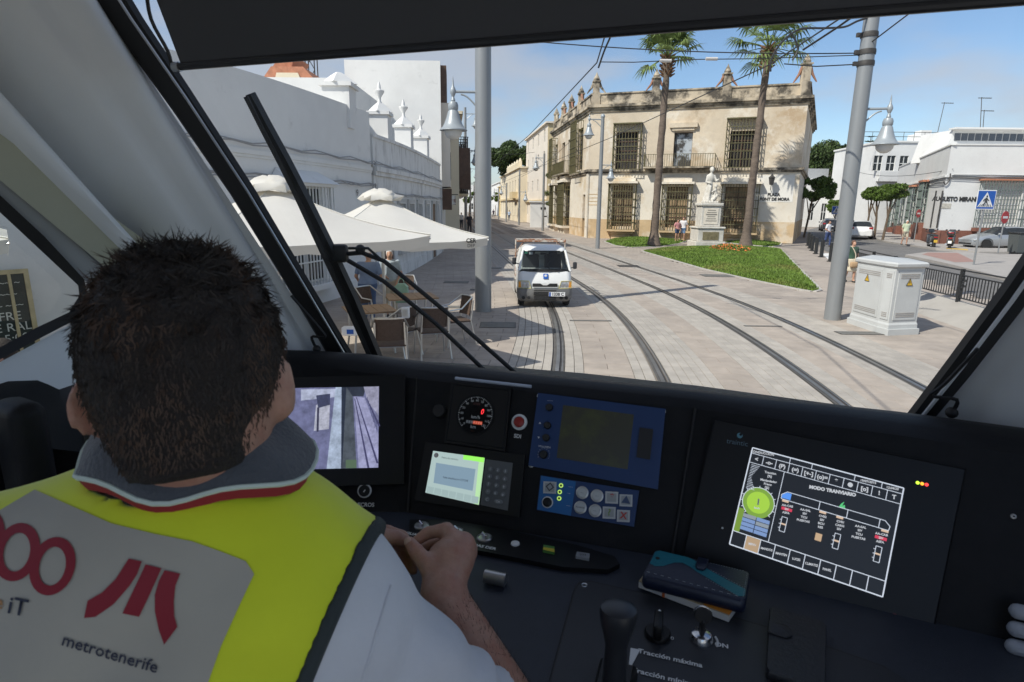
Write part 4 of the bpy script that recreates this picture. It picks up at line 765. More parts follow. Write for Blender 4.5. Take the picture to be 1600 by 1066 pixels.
q = G(728, 361); mC = mast('catenary_mast', 'slim grey mast with lamps on both sides in the shaded street', q, 0.15, 0.12, ZAT(168, 730, q.y), n=12); lamp(mC, (q.x, q.y, ZAT(266, 720, q.y)), (-1, 0, 0), 1.0, 1.25); lamp(mC, (q.x, q.y, ZAT(236, 735, q.y)), (1, 0, 0), 0.9, 1.25); lamp(mC, (q.x, q.y, ZAT(178, 735, q.y)), (1, 0, 0), 1.0, 1.25)
q = G(933.5, 388.5); mD = mast('lamp_post', 'slender grey lamp post with bell lamp at the mansion corner', q, 0.13, 0.10, ZAT(182, 943, q.y), 'lamp post', n=12); lamp(mD, (q.x, q.y, ZAT(187, 943, q.y)), (-1, -0.1, 0), 0.78, 1.0); b = MB(); b.ell((q.x, q.y, ZAT(182, 943, q.y)), (0.13, 0.13, 0.14)); b.build('cap', m_galv2, mD)
lamp(mD, (q.x, q.y, ZAT(258, 940, q.y)), (1, 0.1, 0), 0.62, 0.85)
for i, (px, pt, pb, lp, dx, lab) in enumerate(((848, 240, 361, 247, -1, 'lamp post standing before the white kiosk'), (811, 266, 352, 300, 1, 'lamp post before the long cream hall'), (791, 286, 347, 292, -1, 'distant lamp post at the far end of the cream hall'), (779, 292, 343, 297, -1, 'farthest lamp post on the sunny side'))):
    q = G(px, pb); t = mast('lamp_post', lab, q, 0.13, 0.10, ZAT(pt, px, q.y), 'lamp post', 'far lamp posts', 8); lamp(t, (q.x, q.y, ZAT(lp, px, q.y)), (dx, 0, 0), 0.8, 1.15)
for i, (px, pb, lab) in enumerate(((735, 350, 'distant lamp post behind the slim shaded mast'), (741, 343, 'farthest lamp post on the shaded side'))):
    q = G(px, pb); t = mast('lamp_post', lab, q, 0.13, 0.10, ZAT(262 + i * 22, px, q.y), 'lamp post', 'far lamp posts', 8); lamp(t, (q.x, q.y, ZAT(264 + i * 22, px, q.y)), (-1 if i else 1, 0, 0), 0.8, 1.2)
# ---- overhead line
def wire(lab, pts, r=0.012, name='overhead_wire', m_=None):
    b = MB(); b.tube(pts, r, 5); o = b.build(name, m_ or m_cable); return tag(o, lab, 'wire', 'overhead wires')
SUP = (-27, -16, -9.6, 4, 22, 45, 75, 110)
wire('contact wire over the near track running from the vanishing point', [TC(s, -1.37, 5.42) for s in SUP], 0.014)
wire('contact wire crossing before the mansion over the far track', [TC(s, 2.29, 5.42) for s in SUP], 0.014)
A_ = lambda px, py, Y: AT(px, py, Y)
zA = ZAT(84, 1345, br.y)
wire('upper span wire stretched between the two thick masts', wirepath((bl.x, bl.y, ZAT(57, 757, bl.y)), (br.x, br.y, ZAT(83, 1350, br.y)), 0.12))
wire('lower span wire with steady arms before the palm crowns', [A_(937, 97, 13.6), A_(990, 97.5, 13.6), A_(1086, 93, 13.5), A_(1180, 92, 13.4), (br.x, br.y, ZAT(83.5, 1350, br.y) - 0.03)], 0.010)
wire('short pull-off wire tied to the mast clamp', [A_(1225, 100, 13.3), A_(1275, 104, 13.3), (br.x, br.y, ZAT(100, 1350, br.y))], 0.012)
wire('stay wire leaving the right mast upwards', [(br.x, br.y, ZAT(70, 1358, br.y)), A_(1425, 18, 12.0), A_(1500, -40, 11)], 0.014)
wire('thick black feeder cable looping from the right mast top', smooth_path([A_(1204, 112, 13.2), A_(1206, 92, 13.2), A_(1222, 66, 13.2), A_(1250, 46, 13.2), A_(1290, 44, 13.2), A_(1320, 42, 13.2), A_(1340, 33, 13.2), (br.x, br.y, ZAT(26, 1362, br.y))], 5), 0.022)
wire('black jumper cable dropping to the far contact wire', smooth_path([A_(1234, 50, 13.2), A_(1244, 66, 13.2), A_(1246, 80, 13.2), A_(1238, 94, 13.2)], 5), 0.02)
wire('twisted feeder pair above the near contact wire', smooth_path([A_(935, 106, 12.6), A_(944, 80, 12.3), A_(955, 55, 11.5), A_(966, 30, 11)], 5), 0.018)
wire('black feeder running parallel above the far track wire', [A_(1255, 78, 12.6), A_(1310, 42, 11.6), A_(1355, 10, 10.8)], 0.020)
b = MB()
for (x, y) in ((1112, 92), (1040, 95)): c = A_(x, y, 13.45); b.tube([c - Vector((0.12, 0, 0)), c + Vector((0.12, 0, 0))], 0.035, 7)
tag(b.build('insulator', mat('pale_insulator', (0.6, 0.58, 0.55), 0.4)), 'pale rod insulators on the lower span wire', 'insulator')
wire('thin service wire hanging across the side street to the corner house', wirepath(A_(1337, 268, 70), Fq.pt(0.3, zk + 0.5, 0.1), 0.5), 0.02)
wire('thin service wire across the far shaded street', wirepath(A_(690, 222, 60), A_(835, 238, 72), 0.6), 0.02)
wire('service wire slung from mansion corner to the kiosk side', wirepath(A_(815, 276, 72), Fs.pt(10, zs_ + 2.8, 0.3), 0.3), 0.018)
# ---- electrical cabinet
m_cab = mat('cabinet_white', (0.53, 0.54, 0.53), 0.5, var=0.06, scale=2, bump=0.06, bscale=12, stain=[((0.5, 0.49, 0.46), 1.5, 0.55, 0.75, 0.4)])
CA, CB_, CC, CD = G(1326, 505), G(1369, 519.5), G(1386, 524), G(1431, 522); bx = Vector((0.55, 1.15, 0)); poly = [CA, CB_, CC, CD, CD + Vector((0.25, 0.95, 0)), CA + Vector((0.75, 0.72, 0))]
ctr = sum(poly, Vector()) / 6; ca = thing('electrical_cabinet', 'white faceted electrical cabinet with warning triangles beside the right mast', 'cabinet', ctr); hz = ZAT(412, 1385, (CB_.y + CC.y) / 2)
sc2 = lambda k, z: [Vector((ctr.x + (p.x - ctr.x) * k, ctr.y + (p.y - ctr.y) * k, z)) for p in poly]
b = MB(); b.prism(sc2(1.07, 0.0), (0, 0, 0.12)); b.build('plinth', m_cab, ca, 0); b = MB(); b.loft([sc2(1.0, 0.12), sc2(1.0, 0.2), sc2(0.965, 0.24), sc2(0.965, hz - 0.07)]); b.build('body', m_cab, ca, 0)
b = MB(); b.loft([sc2(1.0, hz - 0.075), sc2(1.05, hz - 0.05), sc2(1.06, hz), sc2(1.0, hz + 0.03)]); b.build('lid', m_cab, ca, 0)
P_ = sc2(0.966, 0)
for i, (tri) in enumerate((0.45, None, 0.5)):
    F_ = Face(P_[i], P_[i + 1]); b = MB(); e = 0.07 if i != 1 else 0.035; F_.box(b, e, F_.L - e, 0.3, hz - 0.14, 0.0, 0.014); dn = b.build('door', m_cab, ca, 0)
    for zz in (0.36, hz - 0.28):
        b = MB(); n_ = max(4, int(F_.L / 0.05))
        for r_ in range(3):
            for k in range(n_): u = e + 0.04 + (F_.L - 2 * e - 0.08) * (k + 0.5) / n_; F_.box(b, u - 0.013, u + 0.013, zz + r_ * 0.035, zz + r_ * 0.035 + 0.016, 0.013, 0.022)
        o = b.build('vent_louvre', m_grey, dn, 0); o['kind'] = 'stuff'
    if tri:
        u = F_.L * tri; z = hz - 0.42; b = MB(); b.prism([F_.pt(u - 0.07, z, 0.016), F_.pt(u + 0.07, z, 0.016), F_.pt(u, z + 0.125, 0.016)], F_.n * 0.003); w_ = b.build('warning_triangle', mat('warning_yellow', (0.70, 0.42, 0.02), 0.5), ca, 0)
        b = MB(); c = F_.pt(u, z + 0.05, 0.021); b.poly([c + F_.u * 0.012 + Vector((0, 0, 0.06)), c - F_.u * 0.016, c + F_.u * 0.004, c - F_.u * 0.01 + Vector((0, 0, -0.04)), c + F_.u * 0.022 + Vector((0, 0, 0.015)), c]); b.build('bolt_mark', m_blk, w_, 0)
        b = MB()
        for p_, q_ in (((-0.076, -0.006), (0.076, -0.006)), ((0.076, -0.006), (0, 0.135)), ((0, 0.135), (-0.076, -0.006))): b.tube([F_.pt(u + p_[0], z + p_[1], 0.02), F_.pt(u + q_[0], z + q_[1], 0.02)], 0.006, 4)
        b.build('triangle_border', m_blk, w_, 0)
# ---- railing on its sloping kerb
tp = [G(1338, 388, 1.08), G(1448, 411.5, 1.08), G(1577, 434.5, 1.08), G(1660, 449, 1.08)]
fe = thing('street_railing', 'long black iron railing on a sloping concrete kerb behind the cabinet', 'railing', Vector((tp[1].x, tp[1].y, 0)))
def at_len(P, s):
    for i in range(len(P) - 1):
        l = (P[i + 1] - P[i]).length
        if s <= l or i == len(P) - 2: return P[i].lerp(P[i + 1], min(s / l, 1))
        s -= l
LEN = sum((tp[i + 1] - tp[i]).length for i in range(3)); base_z = 0.32
for z in (1.07, 0.95, 0.42): b = MB(); b.tube([Vector((p.x, p.y, z)) for p in tp], 0.018, 5); b.build('rail', m_dk, fe)
s = 0; k = 0
while s < LEN:
    p = at_len(tp, s); b = MB()
    if k % 17 == 0: b.box((p.x, p.y, 0.70), (0.07, 0.07, 0.80)); nm = 'post'
    else: b.box((p.x, p.y, 0.69), (0.017, 0.017, 0.53)); nm = 'baluster'
    b.build(nm, m_dk, fe, 0); s += 0.115; k += 1
for k in (16, 18, 33, 35, 52, 69):
    p = at_len(tp, 0.115 * k); b = MB()
    for j in range(6): b.ell((p.x + 0.012 * math.sin(j * 2.4), p.y + 0.05 * math.cos(j * 2.4), 0.66 + 0.045 * j), (0.022, 0.03, 0.03), 6, 5)
    b.build('cast_rosette', m_dk, fe)
b = MB(); ft = [G(1372, 462), G(1445, 495), G(1512, 518.5), G(1600, 548)]; b.loft([[Vector((t_.x, t_.y, -0.02)) + (Vector((t_.x - f_.x, t_.y - f_.y, 0))).normalized() * 0.25, Vector((f_.x, f_.y, -0.02)), Vector((t_.x, t_.y, base_z)), Vector((t_.x, t_.y, base_z)) + (Vector((t_.x - f_.x, t_.y - f_.y, 0))).normalized() * 0.25] for t_, f_ in zip(tp, ft)]); b.build('sloping_kerb', mat('kerb_concrete', (0.38, 0.355, 0.32), 0.85, var=0.12, scale=1.5, bump=0.2), fe, 0)
# ---- bollards
lab_b = ('bollard nearest the mansion wall, farthest of the row', 'second bollard from the mansion end of the row', 'third bollard from the mansion end of the row', 'fourth bollard in the row beside the sloping street', 'fifth bollard, just behind the last one before the mast', 'tallest-looking bollard of the row, next to the right mast')
b0 = None
for i, (px, pb) in enumerate(((1262, 384), (1265, 388), (1268.5, 392), (1274.5, 397), (1283, 402), (1297, 409))):
    p = G(px, pb)
    if b0 is None:
        b0 = thing('bollard', lab_b[0], 'bollard', p, 0, 'bollards along the side street'); b = MB(); b.rbox((0, 0, 0.45), (0.15, 0.15, 0.9), 0.02, 1); b.build('post', m_dk, b0, local=True); b = MB(); b.rbox((0, 0, 0.02), (0.24, 0.24, 0.04), 0.01, 1); b.build('foot_plate', m_dk, b0, local=True)
    else: dup(b0, p, 0, lab_b[i])
# ---- signs
m_blue = mat('sign_blue', (0.015, 0.10, 0.42), 0.4); m_sgw = mat('sign_white_film', (0.78, 0.78, 0.78), 0.45); m_redp = mat('sign_red', (0.42, 0.02, 0.025), 0.45)
def crossing(lab, base, size, hgt, yaw, group=None):
    t = thing('crossing_sign', lab, 'road sign', base, yaw, group); s = size; b = MB(); b.tube([(0, 0.03, 0), (0, 0.03, hgt + s)], 0.038, 8); b.build('post', m_galv, t, local=True)
    b = MB(); b.rbox((0, 0, hgt + s / 2), (s, 0.02, s * 0.9), 0.008, 1); pl = b.build('plate', m_sgw, t, local=True); b = MB(); y = -0.012; b.quad((-s * 0.46, y, hgt + s * 0.09), (s * 0.46, y, hgt + s * 0.09), (s * 0.46, y, hgt + s * 0.91), (-s * 0.46, y, hgt + s * 0.91)); b.build('blue_field', m_blue, pl, 0, local=True)
    y = -0.015; z = hgt; b = MB(); b.poly([(-s * 0.42, y, z + s * 0.17), (s * 0.42, y, z + s * 0.17), (0, y, z + s * 0.86)]); b.build('triangle', m_sgw, pl, 0, local=True); y = -0.018; b = MB()
    for k in range(7):
        x = -s * 0.33 + s * 0.11 * k; b.quad((x - s * 0.012 - 0.02 * s, y, z + s * 0.18), (x + s * 0.03 - 0.02 * s, y, z + s * 0.18), (x * 0.72 + s * 0.02, y, z + s * 0.29), (x * 0.72 - s * 0.012, y, z + s * 0.29))
    b.build('stripe', m_blk, pl, 0, local=True); b = MB(); b.ell((0.02 * s, y, z + s * 0.66), (0.045 * s, 0.003, 0.05 * s), 10, 6)
    for pts, r in (([(0.0, 0.6), (-0.02, 0.44)], 0.05), ([(-0.02, 0.46), (0.07, 0.36), (0.10, 0.24)], 0.026), ([(-0.03, 0.46), (-0.05, 0.36), (-0.14, 0.25)], 0.026), ([(0.0, 0.59), (0.10, 0.5), (0.15, 0.46)], 0.02), ([(0, 0.58), (-0.10, 0.52), (-0.15, 0.44)], 0.02)): b.tube([(x * s, y, z + zz * s) for x, zz in pts], r * s, 5)
    b.build('walking_figure', m_blk, pl, local=True); return t
p = G(1522, 414, 0.1); crossing('blue pedestrian crossing sign in front of the barred corner window', p, 0.92, 2.35, R(8))
p = G(1302, 366); crossing('small far crossing sign half hidden behind the right mast', p, 0.9, 1.9, 0)
def noentry(lab, base, hgt, r, yaw):
    t = thing('no_entry_sign', lab, 'road sign', base, yaw, 'no entry signs'); b = MB(); b.tube([(0, 0.03, 0), (0, 0.03, hgt + r)], 0.035, 8); b.build('post', m_galv, t, local=True); b = MB(); b.lathe([(r, 0), (r, 0.02)], 28, (0, 0.01, hgt), (0, -1, 0)); d = b.build('disc', m_redp, t, local=True); b = MB(); b.box((0, -0.014, hgt), (r * 1.3, 0.006, r * 0.36)); b.build('bar', m_sgw, d, 0, local=True)
noentry('round red no entry sign in front of the silver car', G(1560, 396, 0.1), 2.0, 0.34, R(24)); noentry('round red no entry sign in front of the barred side windows', G(1428.5, 378, 0.1), 2.1, 0.30, R(28))
# ---- wheelie bin
p = G(1590, 397); wb = thing('wheelie_bin', 'dark grey rubbish bin at the right picture edge beside the silver car', 'bin', p); b = MB(); b.loft([[Vector((x * k, y * k, z)) for x, y in ((-0.42, -0.4), (0.42, -0.4), (0.42, 0.4), (-0.42, 0.4))] for k, z in ((0.85, 0.1), (1.0, 1.15))]); b.build('bin_body', mat('bin_grey', (0.09, 0.10, 0.10), 0.6), wb, 0, local=True); b = MB(); b.rbox((0, 0, 1.2), (0.92, 0.9, 0.1), 0.04); b.build('lid', m_dk, wb, local=True)
b = MB(); b.lathe([(0.09, -0.03), (0.09, 0.03)], 12, (-0.35, -0.2, 0.09), (0, 1, 0)); b.lathe([(0.09, -0.03), (0.09, 0.03)], 12, (0.35, -0.2, 0.09), (0, 1, 0)); b.build('caster_wheels', m_dk, wb, local=True)
# ================================================================== TREES AND PLANTS
m_bark = mat('bark', (0.13, 0.095, 0.065), 0.95, var=0.3, scale=6, bump=0.5, bscale=14)
m_palmb = mat('palm_trunk', (0.15, 0.115, 0.09), 0.95, var=0.3, scale=3, bump=0.8, bscale=11, stretch=(1, 1, 2.5))
def leafmat(name, col, v=0.3, tr=0.25):
    m = mat(name, col, 0.55, var=0.2, scale=0.6, island=v, spec=0.3); n = m.node_tree.nodes; l = m.node_tree.links.new; b = n['Principled BSDF']; o = n['Material Output']; t = n.new('ShaderNodeBsdfTranslucent'); a = n.new('ShaderNodeAddShader'); mi = n.new('ShaderNodeMixShader'); mi.inputs[0].default_value = tr
    src = b.inputs['Base Color'].links[0].from_socket; l(src, t.inputs[0]); l(b.outputs[0], mi.inputs[1]); l(t.outputs[0], mi.inputs[2]); l(mi.outputs[0], o.inputs[0]); return m
m_pine = leafmat('pine_needles', (0.055, 0.085, 0.025), 0.4, 0.1); m_orange = leafmat('orange_leaf', (0.10, 0.16, 0.028), 0.4); m_palm = leafmat('palm_leaf', (0.17, 0.23, 0.075), 0.3); m_shrub = leafmat('shrub_leaf', (0.15, 0.17, 0.07), 0.35)
def leafy(mb, lobes, n, size, squash=0.7, shell=0.3):
    tot = sum(r[0] * r[1] * r[2] for c, r in lobes)
    for c, r in lobes:
        k = int(n * r[0] * r[1] * r[2] / tot)
        for _ in range(k):
            d = Vector((random.gauss(0, 1), random.gauss(0, 1), random.gauss(0, 1))).normalized(); rr = shell + (1 - shell) * random.random() ** 0.6
            p = Vector(c) + Vector((d.x * r[0], d.y * r[1], d.z * r[2])) * rr * random.uniform(0.92, 1.08)
            a = Vector((random.gauss(0, 1), random.gauss(0, 1), random.gauss(0, 1))).normalized(); b_ = a.orthogonal().normalized(); c2 = a.cross(b_); s = size * random.uniform(0.6, 1.4)
            mb.add((p - b_ * s, p + c2 * s * 0.45, p + b_ * s, p - c2 * s * 0.45), ((0, 1, 2, 3),))
def tree(name, lab, cat, base, trunk, lobes, n, size, m_, group=None):
    t = thing(name, lab, cat, base, 0, group); b = MB()
    for path, r in trunk: b.tube(smooth_path(path, 3), [r[0] + (r[1] - r[0]) * i / ((len(path) - 1) * 3) for i in range((len(path) - 1) * 3 + 1)], 8)
    b.build('trunk', m_bark, t, local=True); b = MB(); leafy(b, lobes, n, size); b.build('crown', m_, t, 0, local=True); return t
def clumps(n, R_, flat, seed):
    rnd = random.Random(seed); o = []
    for i in range(n):
        a = rnd.uniform(0, 2 * PI); rr = R_ * math.sqrt(rnd.random()) * 0.85; z = rnd.uniform(-0.5, 0.9) * flat * math.sqrt(max(0.05, 1 - (rr / R_) ** 2)); s = R_ * rnd.uniform(0.2, 0.36); o.append(((rr * math.cos(a), rr * math.sin(a), z), (s, s, s * 0.7)))
    return o
def pine(lab, px, ptop, pbot, pw, Y, seed):
    c = AT(px, (ptop + pbot) / 2, Y); Rr = pw / 2 * Y / 945; hh = (pbot - ptop) / 2 * Y / 945; zc = c.z; lo = [((a[0], a[1], a[2] + zc), r) for a, r in clumps(34, Rr, hh, seed)]
    tr = [([(0, 0, 0), (0.2, 0, zc * 0.4), (-0.1, 0.1, zc * 0.75), (0, 0, zc)], (0.45, 0.22))] + [([(0, 0, zc * 0.7), (Rr * 0.4 * math.cos(k * 1.3), Rr * 0.4 * math.sin(k * 1.3), zc * 0.85), (Rr * 0.7 * math.cos(k * 1.3), Rr * 0.7 * math.sin(k * 1.3), zc)], (0.2, 0.06)) for k in range(5)]
    return tree('stone_pine', lab, 'pine tree', (c.x, Y, 0), tr, lo, 17000, 0.26, m_pine, 'stone pines')
pine('broad dark stone pine beyond the sunny street side left of the mansion', 798, 222, 282, 80, 118, 3); pine('smaller dark pine crown right of the broad one', 824, 262, 284, 30, 122, 8)
pine('dark stone pine behind the side street right of the mansion', 1294, 226, 292, 112, 96, 5)
nf = thing('norfolk_pine', 'small tiered conifer top just right of the right mast', 'conifer', AT(1361, 300, 100)); b = MB(); c = AT(1361, 214, 100); b.tube([(c.x, 100, 0), (c.x, 100, c.z)], [0.25, 0.04], 6); b.build('trunk', m_bark, nf); b = MB()
for k in range(7):
    for j in range(7):
        a = j * 0.9 + k; L_ = 0.5 + 0.33 * k; z = c.z - 0.75 * k; p = Vector((c.x, 100, z)); d = Vector((math.cos(a), math.sin(a), 0.15))
        b.tube([p, p + d * L_], 0.07, 4)
b.build('crown', m_pine, nf)
# orange trees
def orange(lab, px, pb, ptop, pw, seed, lean=0.0, zb=0.0):
    p = G(px, pb, zb); Y = p.y; zt_ = ZAT(ptop, px, Y); Rr = pw / 2 * Y / 945; zc = zt_ - Rr * 0.8; lo = [((a[0] + lean, a[1], a[2] + zc), r) for a, r in clumps(30, Rr, Rr * 0.85, seed)]
    return tree('orange_tree', lab, 'orange tree', p, [([(0, 0, 0), (0.05 + lean * 0.3, 0, zc * 0.45), (lean * 0.7, 0, zc * 0.8), (lean, 0, zc)], (0.10, 0.06)), ([(lean * 0.4, 0, zc * 0.5), (lean + Rr * 0.3, 0, zc * 0.85), (lean + Rr * 0.5, 0.2, zc)], (0.06, 0.03)), ([(lean * 0.4, 0, zc * 0.5), (lean - Rr * 0.4, 0.1, zc * 0.9)], (0.06, 0.03))], lo, 8500, 0.11, m_orange, 'orange trees of the side street')
orange('orange tree hugging the right end of the mansion', 1256, 371, 276, 56, 11, 0.5); orange('leaning orange tree behind the white parked car', 1366, 371, 291, 38, 12, -0.3, 0.1); orange('orange tree nearest the barred windows of the corner house', 1379, 375, 287, 38, 13, 0.3, 0.1); orange('low orange tree deep in the side street by the pine', 1302, 357, 312, 30, 14); orange('small orange tree between mansion and side street house', 1276, 354, 318, 12, 15); orange('slim orange tree hidden behind the pair at the corner', 1352, 366, 296, 26, 16, 0.2, 0.1)
p = G(866, 357); tree('street_shrub_tree', 'loose grey-green young tree beside the mansion street windows', 'tree', p, [([(0, 0, 0), (0.1, 0, 1.6), (-0.1, 0, 3.2)], (0.07, 0.04)), ([(0.5, 0, 0), (0.4, 0, 1.6), (0.6, 0, 3.0)], (0.06, 0.03))], [((a[0], a[1], a[2] * 1.5 + 3.9), r) for a, r in clumps(16, 1.5, 1.7, 21)], 3200, 0.10, m_shrub)
for i, (px, lab) in enumerate(((733, 'far street tree in the shaded vista'), (774, 'far street tree in the sunny vista'))): p = G(px, 338); tree('street_tree', lab, 'tree', p, [([(0, 0, 0), (0, 0, 2.5)], (0.1, 0.06))], [((a[0], a[1], a[2] + 4), r) for a, r in clumps(8, 1.8, 1.5, 30 + i)], 900, 0.2, m_orange, 'far street trees')
# fan palms
def palm(lab, px, pb, ptop, pjoin, pw, seed, lean):
    rnd = random.Random(seed); Y = pb; p = AT(px, 372, Y); p.z = 0.05; zj = ZAT(pjoin, px, Y); zt_ = ZAT(ptop, px, Y); t = thing('fan_palm', lab, 'palm tree', p, 0, 'palms in front of the mansion'); b = MB(); n_ = 26
    path = [(lean * (i / n_) ** 1.5, 0.03 * math.sin(i), zj * i / n_) for i in range(n_ + 1)]; b.tube(path, [0.25 + 0.22 * math.exp(-i * 0.9) - 0.06 * i / n_ + 0.02 * math.sin(i * 2.3) + (0.10 if i > n_ - 2 else 0) for i in range(n_ + 1)], 12); b.build('trunk', m_palmb, t, local=True)
    b = MB()
    for k in range(46):                                   # old leaf bases under the crown
        a = k * 2.4; z = zj - 0.9 + 1.2 * k / 46; d = Vector((math.cos(a), math.sin(a), 0.5)).normalized(); q = Vector((lean, 0, z)); b.tube([q + d * 0.2, q + d * 0.55], [0.09, 0.03], 4)
    b.build('leaf_bases', mat('palm_husk', (0.20, 0.11, 0.06), 0.95, var=0.3), t, 0, local=True)
    Rr = pw / 2 * Y / 945 * 1.25
    for k in range(34):
        b = MB(); a = k * 2.399; el = rnd.uniform(-0.75, 1.35) if k % 3 else rnd.uniform(0.2, 1.4); d = Vector((math.cos(a) * math.cos(el), math.sin(a) * math.cos(el), math.sin(el))); q = Vector((lean, 0, zj + 0.25)); L_ = Rr * rnd.uniform(0.5, 0.66); h = q + d * L_
        b.tube([q, q.lerp(h, 0.5) + Vector((0, 0, 0.06)), h], [0.03, 0.025, 0.02], 4); sd = d.cross(Vector((0, 0, 1))); sd = sd.normalized() if sd.length > 0.05 else Vector((1, 0, 0)); un = sd.cross(d).normalized()
        for j in range(15):
            f = (j - 7) / 7 * 1.75; v = d * math.cos(f) + sd * math.sin(f); ln = Rr * rnd.uniform(0.42, 0.52) * (0.75 + 0.25 * math.cos(f)); m1 = h + v * ln * 0.6 + un * 0.03; e = h + v * ln + Vector((0, 0, -ln * rnd.uniform(0.1, 0.5))); wv = (sd * math.cos(f) - d * math.sin(f)) * 0.055
            b.add((h - wv * 0.3, h + wv * 0.3, m1 + wv, m1 - wv, e), ((0, 1, 2, 3), (3, 2, 4)))
        b.build('frond', m_palm, t, 0, local=True)
    return t
palm('tall fan palm left of the statue', 1022, 38.8, 50, 98, 86, 1, 0.15); palm('tall fan palm right of the statue', 1166, 38.4, 38, 84, 104, 2, 0.25)
# flower bed
fb = thing('flower_bed', 'oval bed of orange flowers in the lawn before the statue', 'flower bed', G(1140, 397)); b = MB(); fl = MB(); c0 = G(1140, 396)
for k in range(900):
    a = random.uniform(0, 2 * PI); r_ = math.sqrt(random.random()); x, y = c0.x + 1.05 * r_ * math.cos(a), c0.y + 1.5 * r_ * math.sin(a); z = 0.18 + 0.22 * (1 - r_ * r_) + random.uniform(0, 0.12); p = Vector((x, y, z)); u = Vector((random.gauss(0, 1), random.gauss(0, 1), 0.4)).normalized() * 0.06; v = u.orthogonal().normalized() * 0.045
    (fl if k % 3 == 0 else b).add((p - u, p + v, p + u, p - v), ((0, 1, 2, 3),))
o = b.build('leaves', m_orange, fb, 0); o = fl.build('blossoms', mat('orange_petal', (0.62, 0.16, 0.03), 0.6, island=0.35), fb, 0)
# ================================================================== VEHICLES
m_paintw = mat('van_white_paint', (0.76, 0.76, 0.74), 0.32, var=0.04, scale=3, coat=0.4, stain=[((0.55, 0.53, 0.48), 2.0, 0.6, 0.8, 0.5)])
m_plasg = mat('grey_bumper_plastic', (0.15, 0.15, 0.148), 0.6, var=0.2, scale=6, bump=0.1, stain=[((0.26, 0.25, 0.24), 3, 0.5, 0.7, 0.5)])
m_tyre = mat('tyre_rubber', (0.02, 0.02, 0.02), 0.85, var=0.2); m_alloy = mat('alloy_wheel', (0.45, 0.45, 0.46), 0.35, metal=0.7)
m_carglass = glass_mat('car_glass', (0.72, 0.77, 0.76), 1.2); m_seat = mat('seat_cloth', (0.035, 0.037, 0.042), 0.9)
m_lens = mat('headlamp_lens', (0.62, 0.64, 0.64), 0.08, metal=0.35, spec=0.8); m_amber = mat('amber_lens', (0.70, 0.30, 0.04), 0.25); m_rust = mat('rusty_white_paint', (0.62, 0.58, 0.50), 0.7, var=0.2, stain=[((0.30, 0.11, 0.04), 5, 0.45, 0.56, 0.95)])
m_trim = mat('aged_yellow_trim', (0.50, 0.45, 0.20), 0.5); m_tail = mat('tail_lamp_red', (0.35, 0.01, 0.012), 0.25)
def rrect(hw, yf, yb, z, r=0.1, n=4, bow=0.0):
    pts = []
    for cx, cy, a0 in ((hw - r, yf + r, -90), (hw - r, yb - r, 0), (-hw + r, yb - r, 90), (-hw + r, yf + r, 180)):
        for k in range(n + 1): a = R(a0 + 90 * k / n); x, y = cx + r * math.cos(a), cy + r * math.sin(a); y += bow * (x / hw) ** 2 if y < (yf + yb) / 2 else 0; pts.append(Vector((x, y, z)))
    return pts
def wheel(t, x, y, r, wd, name='wheel', ax=(1, 0, 0), rim=True):
    b = MB(); b.lathe([(r * 0.62, -wd / 2), (r * 0.9, -wd / 2), (r, -wd / 2 + 0.03), (r, wd / 2 - 0.03), (r * 0.9, wd / 2), (r * 0.62, wd / 2)], 22, (x, y, r), ax); w_ = b.build(name, m_tyre, t, local=True)
    if rim:
        b = MB(); b.lathe([(0.01, -wd * 0.42), (r * 0.62, -wd * 0.42), (r * 0.64, -wd * 0.5), (r * 0.6, wd * 0.5), (0.01, wd * 0.42)], 18, (x, y, r), ax); ro = b.build('rim', m_alloy, w_, local=True)
        b = MB(); A = Vector(ax).normalized(); u = A.orthogonal().normalized(); v = A.cross(u)
        for k in range(5):
            a0 = 2 * PI * (k + 0.5) / 5; c = Vector((x, y, r)) + (u * math.cos(a0) + v * math.sin(a0)) * r * 0.4
            for e in (-1, 1): b.lathe([(r * 0.11, 0), (r * 0.11, 0.006)], 8, c + A * e * wd * 0.43 - A * 0.003, A)
        b.build('rim_gap', m_tyre, w_, local=True)
vp = G(851, 481); vv = thing('pickup_van', 'small white pickup van driving towards us on the near track', 'van', vp, R(2))
W2 = 0.675
b = MB(); b.loft([rrect(W2 * 0.92, 0.12, 1.5, 0.16, 0.08), rrect(W2 * 0.99, 0.03, 1.55, 0.26, 0.12, bow=0.03), rrect(W2, 0.02, 1.56, 0.45, 0.13, bow=0.04), rrect(W2 * 0.995, 0.045, 1.56, 0.62, 0.13, bow=0.05), rrect(W2 * 0.98, 0.11, 1.55, 0.80, 0.13, bow=0.05), rrect(W2 * 0.965, 0.165, 1.55, 0.885, 0.12, bow=0.05)]); b.build('body', m_paintw, vv, 40, local=True)
b = MB(); b.loft([rrect(0.545, 0.49, 1.46, 1.345, 0.12, bow=0.03), rrect(0.555, 0.50, 1.48, 1.38, 0.12, bow=0.03), rrect(0.53, 0.56, 1.46, 1.43, 0.12, bow=0.03), rrect(0.45, 0.68, 1.38, 1.475, 0.12, bow=0.02), rrect(0.2, 0.85, 1.2, 1.49, 0.08)]); b.build('roof', m_paintw, vv, 60, local=True)
